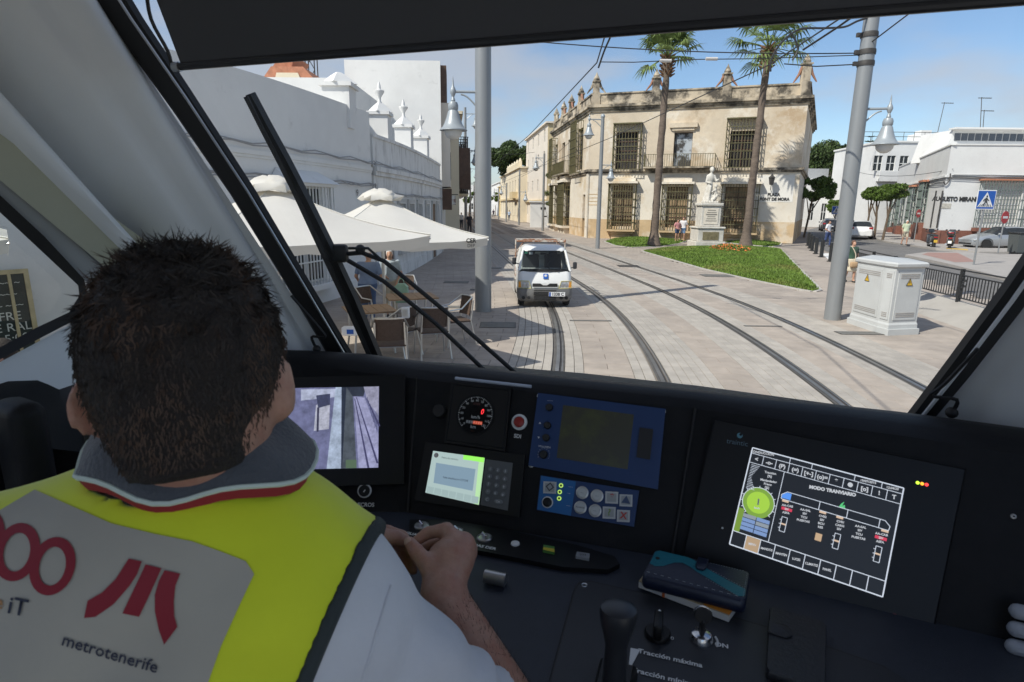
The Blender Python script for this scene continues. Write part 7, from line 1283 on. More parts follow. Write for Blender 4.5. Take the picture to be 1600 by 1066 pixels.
def slab(pl, pts, h0, h1, name, m_, par=None, bev=0.0):
    b = MB(); b.prism([hit(pl, *p, 0) + pl[1] * h0 for p in pts], pl[1] * (h1 - h0)); return b.build(name, m_, par or dk, 0)
def disc(pl, px, py, r, prof, name, m_, par=None, n=24):
    b = MB(); b.lathe([(r * a, h) for a, h in prof], n, hit(pl, px, py), pl[1]); return b.build(name, m_, par or dk, 40)
def lab_(pl, s, px, py, size, m_=None, par=None, off=0.0015, rot=0.0, bold=0.0, sx=1.0, name='lettering'):
    x, y = axes(pl)
    if pl is PD: x = TR.copy(); y = TF.copy()
    if rot: x, y = x * math.cos(rot) + y * math.sin(rot), y * math.cos(rot) - x * math.sin(rot)
    return text(s, size, m_ or m_wht, par or dk, hit(pl, px, py) + pl[1] * off, x, y, bold=bold, sx=sx, name=name)
def outline(pl, pts, w_, name, m_, par=None, h=0.003):
    P = [hit(pl, *p) + pl[1] * h for p in pts]; b = MB(); b.tube(P + P[:1], w_, 5); return b.build(name, m_, par or dk, 40)
for a, c in (((652, 590), (637, 800)), ((1087, 638), (1050, 872))): b = MB(); b.tube([g_(*a, -0.418), g_(*c, -0.698)], 0.003, 6); b.build('panel_seam', m_seal, dk)
def screw(pl, px, py, r=0.0045): d = disc(pl, px, py, r, [(1, 0), (1, 0.002), (0.7, 0.003)], 'screw', m_matal, None, 12); disc(pl, px, py, r * 0.42, [(1, 0.0025), (1, 0.0034)], 'screw_socket', m_seal, d, 6); return d
# --- left monitor
bz = slab(PLn, [(410, 592), (634, 586), (632, 756), (400, 764)], 0.0, 0.006, 'camera_monitor', m_panel)
sq = [(425, 608), (593, 605), (592, 731), (425, 735)]
slab(PLn, sq, 0.006, 0.0075, 'screen', emis('screen_violet', (0.15, 0.16, 0.29), 0.85, 0.45), bz)
def uvq(pl, sq, pts, off, name, m_, par):
    A, B, C, D = [hit(pl, *p) + pl[1] * off for p in sq]
    S = lambda u, v: (A.lerp(B, u)).lerp(D.lerp(C, u), v)
    b = MB(); b.poly([S(*p) for p in pts]); o = b.build(name, m_, par, 0); return o
scr = [('sky_patch', [(0.28, 0.02), (0.64, 0.02), (0.64, 0.12), (0.28, 0.16)], (0.55, 0.6, 0.8)), ('tram_side', [(0.60, 0.0), (0.655, 0.0), (0.66, 1.0), (0.52, 1.0)], (0.50, 0.60, 0.78)), ('tram_edge', [(0.655, 0.0), (0.70, 0.0), (0.665, 1.0), (0.655, 1.0)], (0.03, 0.04, 0.07)), ('wall_patch', [(0.42, 0.22), (0.55, 0.18), (0.54, 0.52), (0.40, 0.54)], (0.62, 0.64, 0.78)), ('pole_patch', [(0.43, 0.25), (0.45, 0.25), (0.445, 0.55), (0.425, 0.55)], (0.06, 0.06, 0.12)), ('people_patch', [(0.42, 0.1), (0.55, 0.08), (0.55, 0.22), (0.44, 0.26)], (0.07, 0.08, 0.16)),
       ('tram_flank', [(0.70, 0.0), (0.76, 0.12), (0.80, 1.0), (0.665, 1.0)], (0.10, 0.12, 0.15)), ('far_dark', [(0.70, 0.0), (0.88, 0.0), (0.86, 0.12), (0.76, 0.12)], (0.04, 0.05, 0.08)), ('house_patch', [(0.86, 0.0), (1.0, 0.0), (1.0, 0.36), (0.90, 0.20)], (0.42, 0.42, 0.58)), ('paving_patch', [(0.77, 0.12), (0.87, 0.14), (1.0, 0.60), (1.0, 1.0), (0.82, 1.0)], (0.42, 0.43, 0.68)), ('kerb_patch', [(0.87, 0.14), (0.90, 0.2), (1.0, 0.36), (1.0, 0.44)], (0.24, 0.25, 0.42))]
for i, (nm, pts, c) in enumerate(scr): uvq(PLn, sq, pts, 0.0078 + 0.0001 * i, 'picture_' + nm, emis('scr_%d' % i, c, 0.62, 0.5), bz)
for i, (a, c) in enumerate((((0.775, 0.15), (0.90, 1.0)), ((0.79, 0.13), (0.985, 0.95)), ((0.885, 0.15), (1.0, 0.5)))): uvq(PLn, sq, [a, (a[0] + 0.008, a[1]), (c[0] + 0.02, c[1]), c], 0.0092, 'picture_rail', emis('scr_rail', (0.05, 0.05, 0.12), 1), bz)
for k in range(7): u, v = 0.895 + 0.014 * k, 0.16 + 0.055 * k; uvq(PLn, sq, [(u, v - 0.03 - 0.01 * k), (u + 0.004, v - 0.03 - 0.01 * k), (u + 0.004, v + 0.02 + 0.012 * k), (u, v + 0.02 + 0.012 * k)], 0.0094, 'picture_post', emis('scr_rail', (0.05, 0.05, 0.12), 1), bz)
for k in range(5): uvq(PLn, sq, [(0.70, 0.9 + 0.02 * k), (0.80, 0.9 + 0.02 * k), (0.80, 1.0), (0.70, 1.0)], 0.0096 + 0.0001 * k, 'picture_green_glow', emis('scr_green', (0.10, 0.16, 0.10), 0.8), bz)
screw(PLn, 619, 593); screw(PLn, 619, 742); disc(PLn, 607, 684, 0.0028, [(1, 0), (0.9, 0.002)], 'indicator_led', emis('led_green', (0.6, 1.0, 0.05), 2.0)); disc(PLn, 607, 690, 0.0015, [(1, 0), (0.9, 0.001)], 'indicator_led', m_wht)
kb = disc(PLn, 570, 767, 0.0165, [(1, 0), (1, 0.004), (0.82, 0.006), (0.80, 0.004)], 'microphone_switch', m_wht); disc(PLn, 570, 767, 0.0132, [(1, 0.003), (1, 0.007), (0.9, 0.009)], 'switch_cap', m_panel, kb); uvq(PLn, [(563, 760), (577, 760), (577, 774), (563, 774)], [(0.42, 0.62), (0.62, 0.36), (0.70, 0.44), (0.5, 0.70)], 0.0095, 'pointer', m_wht, kb)
lab_(PLn, 'MICROS', 570, 789, 0.0125, bold=0.0003); lab_(PLn, 'MICRO 1', 550, 753, 0.007); lab_(PLn, 'MICRO 2', 592, 752, 0.007)
# --- speedometer
sb = slab(PC, [(707, 598), (801, 608), (791, 706), (696, 692)], 0.0, 0.010, 'speedometer', m_panel); outline(PC, [(711, 602), (797, 611), (787, 701), (700, 688)], 0.002, 'bezel', m_black, sb, 0.010)
ctr_ = hit(PC, 745, 649); disc(PC, 745, 649, 0.047, [(1, 0.010), (1, 0.0125), (0.93, 0.0125), (0.92, 0.0112)], 'dial_ring', m_black, sb, 40); disc(PC, 745, 649, 0.0435, [(1, 0.0105), (1, 0.0112)], 'dial', mat('dial_black', (0.006, 0.006, 0.007), 0.25), sb, 40)
X_, Y_ = axes(PC)
for k in range(49):
    a = R(225 - 270 * k / 48); d = X_ * math.cos(a) + Y_ * math.sin(a); t_ = X_ * -math.sin(a) + Y_ * math.cos(a); L_ = 0.0045 if k % 4 == 0 else 0.0022; c = ctr_ + PC[1] * 0.0118; b = MB(); w_ = 0.0005 if k % 4 else 0.0008; b.quad(c + d * 0.0425 + t_ * w_, c + d * 0.0425 - t_ * w_, c + d * (0.0425 - L_) - t_ * w_, c + d * (0.0425 - L_) + t_ * w_); b.build('dial_tick', m_wht, sb, 0)
for k in range(13):
    a = R(225 - 270 * k / 12); c = ctr_ + (X_ * math.cos(a) + Y_ * math.sin(a)) * 0.0335 + PC[1] * 0.0119; text(str(k * 10), 0.0072, m_wht, sb, c, X_, Y_)
text('0', 0.018, emis('digit_red', (1.0, 0.04, 0.05), 1.6), sb, ctr_ + X_ * 0.016 + Y_ * 0.008 + PC[1] * 0.012, X_, Y_, shear=0.2, sx=0.8, name='speed_digit'); text('km/h', 0.011, m_wht, sb, ctr_ - Y_ * 0.006 + PC[1] * 0.012 + X_ * 0.002, X_, Y_); text('km', 0.011, m_wht, sb, ctr_ - Y_ * 0.029 + PC[1] * 0.012, X_, Y_)
for k in range(7): c = ctr_ + X_ * (-0.017 + 0.0058 * k) - Y_ * 0.0185 + PC[1] * 0.0121; b = MB(); b.quad(c - X_ * 0.0026 - Y_ * 0.0036, c + X_ * 0.0026 - Y_ * 0.0036, c + X_ * 0.0026 + Y_ * 0.0036, c - X_ * 0.0026 + Y_ * 0.0036); o = b.build('odometer_digit', mat('odo_grey', (0.25, 0.25, 0.25), 0.5) if k < 3 else emis('odo_red', (0.75, 0.12, 0.05), 0.7), sb, 0); text('0000286'[k], 0.007, m_wht, o, c + PC[1] * 0.0004, X_, Y_)
text('8888', 0.009, mat('dim_red', (0.08, 0.025, 0.02), 0.5), sb, ctr_ + Y_ * 0.025 + PC[1] * 0.012, X_, Y_); text('.....', 0.007, mat('brand_orange', (0.5, 0.12, 0.04), 0.5), sb, ctr_ - Y_ * 0.037 + PC[1] * 0.012, X_, Y_)
disc(PC, 688, 643, 0.017, [(1, 0), (0.96, 0.010), (0.85, 0.014)], 'round_knob', m_seal)
b = MB(); b.tube([hit(PC, 713, 592) + PC[1] * 0.006, hit(PC, 831, 605) + PC[1] * 0.006], 0.004, 8); b.build('light_strip', mat('pale_strip', (0.42, 0.46, 0.55), 0.3), dk)
o = disc(PC, 812, 660, 0.0185, [(1, 0), (1, 0.005), (0.72, 0.008), (0.70, 0.004)], 'warning_button', m_wht); disc(PC, 812, 660, 0.0125, [(1, 0.004), (0.95, 0.008), (0.6, 0.010)], 'button_cap', mat('button_red', (0.32, 0.02, 0.015), 0.35), o); lab_(PC, 'SDI', 809, 682, 0.012, bold=0.0003)
# --- ticket display with keypad
kp = slab(PC, [(667, 691), (822, 712), (813, 808), (650, 782)], 0.0, 0.008, 'display_keypad', m_panel); ds_ = [(679, 705), (759, 716), (750, 789), (667, 770)]
slab(PC, ds_, 0.008, 0.009, 'screen', emis('lcd_pale', (0.36, 0.47, 0.46), 1.0), kp)
uvq(PC, ds_, [(0.10, 0.27), (0.86, 0.27), (0.86, 0.74), (0.12, 0.74)], 0.0093, 'message_box', emis('lcd_blue', (0.19, 0.28, 0.36), 1.0), kp); uvq(PC, ds_, [(0.60, 0.0), (1.0, 0.0), (1.0, 0.10), (0.60, 0.10)], 0.0093, 'green_bar', emis('lcd_green', (0.30, 0.85, 0.12), 1.0), kp); uvq(PC, ds_, [(0.90, 0.1), (1, 0.1), (1, 1), (0.92, 1)], 0.0092, 'green_glow', emis('lcd_glow', (0.42, 0.68, 0.36), 1.0), kp)
for k in range(7): uvq(PC, ds_, [(0.02 + 0.14 * k, 0.84), (0.145 + 0.14 * k, 0.84), (0.145 + 0.14 * k, 0.985), (0.02 + 0.14 * k, 0.985)], 0.0094, 'soft_key', emis('lcd_key', (0.30, 0.40, 0.40), 1.0), kp)
lab_(PC, 'Falta identificacion COCHE', 714, 749, 0.0065, mat('lcd_ink', (0.03, 0.05, 0.08), 0.5), kp, 0.0096, sx=0.85); lab_(PC, 'Fuera de servicio', 705, 717, 0.006, MATS['lcd_ink'], kp, 0.0096); o = disc(PC, 684, 712, 0.0055, [(1, 0.0092), (1, 0.0095)], 'round_icon', m_redp, kp, 16); disc(PC, 684, 712, 0.0042, [(1, 0.0096), (1, 0.0098)], 'icon_centre', m_wht, o, 16)
slab(PC, [(761, 718), (803, 724), (795, 798), (753, 789)], 0.008, 0.010, 'keypad_plate', mat('keypad_grey', (0.13, 0.135, 0.135), 0.5), kp)
kq = [(761, 718), (803, 724), (795, 798), (753, 789)]; A_k, B_k, C_k, D_k = [hit(PC, *p) for p in kq]
for i in range(5):
    for j in range(3):
        if i == 4 and j == 2: continue
        u = 0.22 + 0.28 * j if not (i == 4 and j == 1) else 0.64; v = 0.20 + 0.165 * i; c = A_k.lerp(B_k, u).lerp(D_k.lerp(C_k, u), v); b = MB(); wd = 1.9 if (i == 4 and j == 1) else 1
        b.loft([[c + X_ * 0.0056 * wd * math.cos(a) * s_ + Y_ * 0.0056 * math.sin(a) * s_ + PC[1] * h for a in [2 * PI * n / 16 for n in range(16)]] for s_, h in ((1, 0.010), (1, 0.0125), (0.8, 0.0135))]); o = b.build('key', mat('key_grey', (0.20, 0.21, 0.21), 0.45), kp, 40)
        text((('1', '2', '3'), ('4', '5', '6'), ('7', '8', '9'), ('*', '0', '#'), ('C', 'OK', ''))[i][j], 0.007, m_wht, o, c + PC[1] * 0.0139, X_, Y_)
# --- blue radio panel
m_bluep = mat('radio_blue', (0.010, 0.040, 0.135), 0.45, var=0.08, bump=0.05, bscale=300); m_bluel = mat('panel_bright_blue', (0.012, 0.13, 0.36), 0.4)
bp_ = slab(PC, [(842, 615), (1040, 640), (1028, 765), (827, 728)], 0.0, 0.009, 'radio_panel', m_bluep); slab(PC, [(881, 634), (991, 649), (981, 734), (871, 716)], 0.009, 0.0095, 'dim_screen', mat('dim_lcd', (0.058, 0.056, 0.036), 0.3, stain=[((0.11, 0.13, 0.03), 9, 0.45, 0.65, 0.7)]), bp_)
slab(PC, [(1000, 669), (1021, 672), (1016, 719), (995, 715)], 0.009, 0.013, 'card_slot', m_seal, bp_)
for x, y, r_ in ((860, 638, 0.0085), (857, 666, 0.0085), (855, 685, 0.0085), (851, 711, 0.0095)): disc(PC, x, y, r_, [(1, 0.009), (0.95, 0.016), (0.8, 0.018)], 'knob', m_seal, bp_)
for k in range(11): a = R(210 - 24 * k); c = hit(PC, 851, 711) + (X_ * math.cos(a) + Y_ * math.sin(a)) * 0.0135 + PC[1] * 0.0094; b = MB(); b.quad(c - X_ * 0.0006 - Y_ * 0.0006, c + X_ * 0.0006 - Y_ * 0.0006, c + X_ * 0.0006 + Y_ * 0.0006, c - X_ * 0.0006 + Y_ * 0.0006); b.build('volume_mark', m_wht, bp_, 0)
for x, y in ((843, 619), (1036, 643), (830, 727), (1024, 759)): screw(PC, x, y, 0.006)
lab_(PC, '-------', 861, 627, 0.006, None, bp_, 0.0095); lab_(PC, 'VOLUMEN', 852, 699, 0.006, None, bp_, 0.0095); lab_(PC, '\u25b2', 845, 662, 0.006, None, bp_, 0.0095); lab_(PC, '\u25bc', 843, 685, 0.006, None, bp_, 0.0095)
b2_ = slab(PC, [(846, 743), (999, 767), (991, 823), (840, 797)], 0.0, 0.009, 'button_panel', m_bluep); slab(PC, [(847, 744), (901, 753), (893, 806), (841, 796)], 0.009, 0.0098, 'bright_field', m_bluel, b2_)
m_btn = mat('button_pale', (0.55, 0.56, 0.54), 0.4); m_ring = mat('button_ring', (0.62, 0.62, 0.60), 0.3, metal=0.4)
def sqbtn(x, y, s, ico, ci):
    o = slab(PC, [(x - s, y - s * 0.95), (x + s, y - s * 0.85), (x + s * 0.94, y + s), (x - s * 1.04, y + s * 0.9)], 0.009, 0.013, 'square_button', m_btn, b2_); s2 = s * 0.72; slab(PC, [(x - s2, y - s2 * 0.95), (x + s2, y - s2 * 0.85), (x + s2 * 0.94, y + s2), (x - s2 * 1.04, y + s2 * 0.9)], 0.013, 0.0138, 'button_face', mat('face_grey', (0.36, 0.37, 0.36), 0.45), o); lab_(PC, ico, x, y, s * 0.0019, mat('ico_%s' % ci, {'k': (0.05, 0.05, 0.06), 'r': (0.5, 0.04, 0.03), 'g': (0.2, 0.3, 0.08), 'b': (0.05, 0.08, 0.16)}[ci], 0.5), o, 0.0141, bold=0.0005)
sqbtn(861, 762, 10, '\u25c7', 'k'); sqbtn(957, 777.5, 10, '*', 'r'); sqbtn(979, 782, 10, '\u25b2', 'b'); sqbtn(953, 801, 10, '?', 'g'); sqbtn(975, 806, 10, 'X', 'r')
for x, y, s in ((911, 770, '----'), (934, 775, '-----'), (908, 793, 'ALARMA'), (931, 798, '----')): o = disc(PC, x, y, 0.0135, [(1, 0.009), (1, 0.013), (0.8, 0.014), (0.78, 0.012)], 'round_button', m_ring, b2_); disc(PC, x, y, 0.0105, [(1, 0.0115), (0.95, 0.0135), (0.5, 0.0138)], 'button_face', m_btn, o); lab_(PC, s, x, y, 0.005, m_blk, o, 0.0142)
for x, y in ((878, 759), (876, 769), (875, 779)): o = disc(PC, x, y, 0.0048, [(1, 0.0098), (1, 0.011), (0.6, 0.0115)], 'status_led', emis('led_lime', (0.5, 0.8, 0.15), 0.8), b2_, 16); disc(PC, x, y, 0.0026, [(1, 0.0115), (0.9, 0.0122)], 'led_core', m_panel, o, 12)
for x, y, s in ((893, 761, '-----'), (890, 771, '----'), (889, 790, '-----')): lab_(PC, s, x, y, 0.006, None, b2_, 0.0101)
o = disc(PC, 857, 785, 0.0125, [(1, 0.0098), (1, 0.012), (0.85, 0.013), (0.82, 0.012)], 'key_switch', m_wht, b2_); disc(PC, 857, 785, 0.0102, [(1, 0.012), (0.95, 0.016), (0.7, 0.017)], 'switch_cap', m_panel, o)
# --- big driver display
rb = slab(PR, [(1117, 655), (1508, 733), (1452, 1012), (1068, 868)], 0.0, 0.004, 'driver_display', m_panel); outline(PR, [(1117, 655), (1508, 733), (1452, 1012), (1068, 868)], 0.0022, 'bezel_groove', m_black, rb, 0.004)
rq = [(1176, 700), (1411, 763), (1378, 932), (1140, 850)]; A_r, B_r, C_r, D_r = [hit(PR, *p) for p in rq]; Xr, Yr = axes(PR); WR = (B_r - A_r).length; HR = (D_r - A_r).length
slab(PR, rq, 0.004, 0.0055, 'screen', emis('display_dark', (0.010, 0.012, 0.016), 1.0), rb)
def S_(u, v, o=0.006): return A_r.lerp(B_r, u).lerp(D_r.lerp(C_r, u), v) + PR[1] * o
m_ln = emis('display_line', (0.62, 0.68, 0.78), 0.9); m_tx = emis('display_text', (0.6, 0.63, 0.68), 0.8)
def dline(u0, v0, u1, v1, w_=0.0011, m_=None):
    a, c = S_(u0, v0), S_(u1, v1); d = (c - a).normalized(); n = d.cross(PR[1]) * w_ / 2; b = MB(); b.quad(a - n, c - n, c + n, a + n); b.build('display_rule', m_ or m_ln, rb, 0)
def drect(u0, v0, u1, v1, m_, o=0.0058, name='display_field'):
    b = MB(); b.quad(S_(u0, v1, o), S_(u1, v1, o), S_(u1, v0, o), S_(u0, v0, o)); b.build(name, m_, rb, 0)
def dtext(s, u, v, h, m_=None, sx=1.0, bold=0.0002): text(s, h, m_ or m_tx, rb, S_(u, v, 0.0064), Xr, Yr, sx=sx, bold=bold)
for q in ((0, 0, 1, 0), (1, 0, 1, 1), (1, 1, 0, 1), (0, 1, 0, 0)): dline(*q, 0.0022)
dline(0, 0.055, 1, 0.055); dline(0, 0.15, 1, 0.15); dline(0.25, 0.15, 0.25, 0.86); dline(0, 0.86, 1, 0.86, 0.0015)
for u in (0.27, 0.42, 0.70, 0.87): dline(u, 0, u, 0.055)
for k in range(1, 11): dline(k / 11, 0.055, k / 11, 0.15)
for k in range(1, 10): dline(k / 10, 0.86, k / 10, 1.0, 0.0014)
drect(0.10, 0.865, 0.198, 0.995, emis('display_tan', (0.45, 0.32, 0.20), 0.9))
for k, s in enumerate(('', 'MENU', 'MANDOS', 'MANTEN', 'LUCES', 'CLIMATIZ', 'PANEL')): dtext(s, 0.05 + 0.1 * k, 0.93, 0.0058, sx=0.85)
dtext('CONDUCCION', 0.075, 0.028, 0.0062); dtext('19/07/2015', 0.785, 0.028, 0.0058); dtext('12:04:23', 0.935, 0.028, 0.0058); dtext('MODO TRANVIARIO', 0.58, 0.205, 0.0085, bold=0.0005)
for k, s in enumerate(('<', '-o-', '(P)', '(=)', '[+-]', '(o)=', '*', '\u25cf', '[o]', '!', 'T')): dtext(s, (k + 0.5) / 11, 0.105, 0.0105, bold=0.0004)
for k in range(16): dline(0.02, 0.17 + 0.016 * k, 0.02 + 0.05 * (0.35 + abs(k - 7.5) / 9), 0.17 + 0.016 * k, 0.0009)
for k, s in enumerate(('Traccion', '[%]', 'Manipulador', 'Freno', '[%]')): dtext(s, 0.16, 0.20 + 0.035 * k + 0.012 * (k > 1), 0.006)
gc = S_(0.125, 0.52, 0.0059)
def dring(c, r0, r1, m_, o=0.0, n=36, a0=0, a1=360, name='display_gauge'):
    b = MB(); b.sheet([[c + PR[1] * o + (Xr * math.cos(R(a0 + (a1 - a0) * k / n)) + Yr * math.sin(R(a0 + (a1 - a0) * k / n))) * r for r in (r0, r1)] for k in range(n + 1)]); b.build(name, m_, rb, 0)
dring(gc, 0.0, 0.030, emis('gauge_green', (0.20, 0.36, 0.05), 0.9)); dring(gc, 0.0, 0.021, emis('gauge_lime', (0.36, 0.62, 0.06), 0.9), 0.0002); dring(gc, 0.0285, 0.0298, m_ln, 0.0003, 36, -45, 225)
for k in range(13): a = R(225 - 22.5 * k); d = Xr * math.cos(a) + Yr * math.sin(a); n = d.cross(PR[1]) * 0.0006; c = gc + PR[1] * 0.0004; b = MB(); b.quad(c + d * 0.0285 - n, c + d * 0.033 - n, c + d * 0.033 + n, c + d * 0.0285 + n); b.build('gauge_tick', m_ln, rb, 0)
dtext('1', 0.125, 0.515, 0.016, m_wht, bold=0.0006); dtext('km/h', 0.125, 0.575, 0.005)
m_b1 = emis('cell_blue', (0.22, 0.34, 0.62), 0.8); m_b2 = emis('cell_pale', (0.34, 0.40, 0.46), 0.7)
for r_ in range(4):
    for c in range(2): drect(0.045 + 0.095 * c, 0.66 + 0.042 * r_, 0.135 + 0.095 * c, 0.696 + 0.042 * r_, m_b1 if (r_ + c) % 2 or r_ > 1 else m_b2, 0.0061)
drect(0.0, 0.62, 0.045, 0.86, emis('green_corner', (0.18, 0.30, 0.04), 0.9), 0.0057)
# tram diagram
for (a, c) in (((0.30, 0.335), (0.93, 0.335)), ((0.30, 0.415), (0.93, 0.415)), ((0.52, 0.335), (0.52, 0.415)), ((0.70, 0.335), (0.70, 0.415)), ((0.90, 0.335), (0.90, 0.415))): dline(*a, *c, 0.0012)
for sgn, u0 in ((-1, 0.30), (1, 0.93)): dline(u0, 0.335, u0 + sgn * 0.035, 0.375, 0.0012); dline(u0 + sgn * 0.035, 0.375, u0 + sgn * 0.03, 0.415, 0.0012); dline(u0, 0.415, u0 + sgn * 0.03, 0.415, 0.0012)
b = MB(); b.poly([S_(0.268, 0.405, 0.0062), S_(0.33, 0.405, 0.0062), S_(0.33, 0.342, 0.0062), S_(0.30, 0.342, 0.0062), S_(0.272, 0.37, 0.0062)]); b.build('diagram_nose', emis('nose_blue', (0.10, 0.30, 0.85), 0.9), rb, 0)
for u in (0.30, 0.55, 0.66, 0.94): drect(u - 0.022, 0.418, u + 0.022, 0.438, emis('bogie_tan', (0.75, 0.55, 0.40), 0.8), 0.0062, 'diagram_bogie')
b = MB(); b.poly([S_(0.64, 0.332, 0.0062), S_(0.68, 0.332, 0.0062), S_(0.675, 0.30, 0.0062), S_(0.66, 0.315, 0.0062), S_(0.668, 0.27, 0.0062), S_(0.65, 0.30, 0.0062)]); b.build('diagram_pantograph', emis('panto_green', (0.10, 0.55, 0.20), 0.9), rb, 0)
cols = ((0.32, ('AA-CAB', 'SIV', 'ASFA'), 1), (0.44, ('AA-SAL', 'SIV', 'TCU', 'PUERTAS'), 0), (0.555, ('CVB2', 'SIV', 'BCU', 'RES'), 2), (0.67, ('CVB1', 'CARG', 'SIV'), 1), (0.795, ('AA-SAL', 'SIV', 'TCU', 'PUERTAS'), 0), (0.925, ('AA-CAB', 'SIV', 'ASFA'), 1))
for i, (u, ws, kind) in enumerate(cols):
    for j, s in enumerate(ws):
        v = 0.465 + 0.035 * j - 0.01 * (i in (1, 4))
        if j == 1 and i in (0, 5): drect(u - 0.036, v - 0.014, u + 0.036, v + 0.014, emis('alarm_red', (0.65, 0.05, 0.10), 0.9), 0.0061)
        dtext(s, u, v, 0.0055)
    if kind == 1:
        for q in ((u - 0.018, 0.58, u + 0.018, 0.58), (u - 0.018, 0.72, u + 0.018, 0.72), (u - 0.018, 0.58, u - 0.018, 0.72), (u + 0.018, 0.58, u + 0.018, 0.72), (u - 0.03, 0.61, u - 0.018, 0.61), (u - 0.03, 0.65, u - 0.018, 0.65), (u - 0.03, 0.69, u - 0.018, 0.69)): dline(*q, 0.0011)
        drect(u - 0.016, 0.64, u + 0.016, 0.655, emis('bogie_tan', (0.75, 0.55, 0.40), 0.8), 0.0062)
    if kind == 2: drect(u - 0.02, 0.63, u + 0.022, 0.70, emis('cell_tan', (0.60, 0.42, 0.26), 0.8), 0.0062)
lab_(PR, 'traintic', 1152, 692, 0.0145, mat('logo_blue_grey', (0.10, 0.16, 0.20), 0.5), rb, 0.0046); o = disc(PR, 1156, 681, 0.0055, [(1, 0.0042), (1, 0.0046)], 'maker_mark', mat('logo_teal', (0.10, 0.26, 0.33), 0.5), rb, 16); disc(PR, 1157.5, 679.5, 0.0028, [(1, 0.0047), (1, 0.0049)], 'mark_hole', m_panel, o, 12)
for x, y, nm, c in ((1433, 754.5, 'led_g', (0.5, 0.9, 0.05)), (1440, 756, 'led_o', (1.0, 0.35, 0.03)), (1447, 757.5, 'led_r', (1.0, 0.05, 0.05))): disc(PR, x, y, 0.0030, [(1, 0.004), (0.8, 0.0055)], 'indicator_led', emis(nm, c, 2.0), rb, 12)
disc(PR, 1129, 825, 0.0022, [(1, 0.004), (0.8, 0.005)], 'light_sensor', m_wht, rb, 12); disc(PR, 1397, 961, 0.004, [(1, 0.004), (0.8, 0.005)], 'dim_lamp', mat('dim_lamp_red', (0.12, 0.02, 0.02), 0.4), rb, 12)
screw(PR, 1583, 807); screw(PR, 1510, 1030)
# --- desk switches
pod = [(640, 818), (700, 818), (800, 836), (900, 858), (960, 876), (968, 888), (950, 897), (880, 893), (780, 873), (690, 856), (640, 845)]
slab(PD, pod, 0.0, 0.010, 'switch_strip', m_panel)
for x, y in ((659, 829), (713, 838), (757, 848)): o = disc(PD, x, y, 0.0165, [(1, 0.010), (1, 0.013), (0.85, 0.015), (0.8, 0.013)], 'rotary_switch', m_matal); b = MB(); c = hit(PD, x, y) + Vector((0, 0, 0.016)); b.rbox(c, (0.006, 0.02, 0.012), 0.002, 1, Matrix.Rotation(R(30), 3, 'Z')); b.build('switch_grip', m_chrome, o)
disc(PD, 805, 857, 0.0095, [(1, 0.010), (0.95, 0.013), (0.6, 0.0145)], 'push_button', m_wht)
slab(PD, [(849, 862), (866, 865), (866, 874), (848, 870)], 0.010, 0.016, 'rocker_switch', mat('rocker_green', (0.10, 0.25, 0.06), 0.4)); slab(PD, [(849, 866), (866, 869), (866, 874), (848, 870)], 0.0162, 0.0165, 'rocker_mark', mat('rocker_yellow', (0.6, 0.5, 0.05), 0.4)); slab(PD, [(901, 873), (921, 876), (920, 884), (899, 880)], 0.010, 0.016, 'indicator_block', mat('block_grey', (0.28, 0.29, 0.30), 0.4)); lab_(PD, '(o)', 910, 878, 0.011, m_blk, None, 0.0172, YAW)
lab_(PD, 'AGUAS DER', 751, 861, 0.0125, None, None, 0.0112, 0.0, 0.0004); lab_(PD, 'AGUAS IZQ', 650, 843, 0.0125, None, None, 0.0112, 0.0, 0.0004)
b = MB(); c = hit(PD, 774, 912); b.loft([[c + TR * s_ * 0.021 + TF * 0.013 * math.cos(a) + Vector((0, 0, 0.012 + 0.013 * math.sin(a))) for a in [R(-40 + 260 * k / 14) for k in range(15)]] for s_ in (-1, 1)]); b.build('roller_knob', m_matal, dk, 30)
b = MB(); P_ = [hit(PD, *p) for p in ((898, 925), (905, 913), (922, 911), (1010, 931), (1120, 960), (1240, 995), (1380, 1045), (1500, 1120), (1000, 1300), (830, 1180))]; b.prism(P_, Vector((0, 0, 0.004))); pt = b.build('control_plate', mat('plate_grey_black', (0.022, 0.024, 0.030), 0.45, bump=0.1, bscale=500), dk, 0); b = MB(); b.tube([p + Vector((0, 0, 0.002)) for p in P_ + P_[:1]], 0.0025, 6); b.build('plate_gap', m_seal, pt); disc(PD, 913, 917, 0.006, [(1, 0.004), (0.9, 0.005), (0.5, 0.004)], 'screw', m_matal)
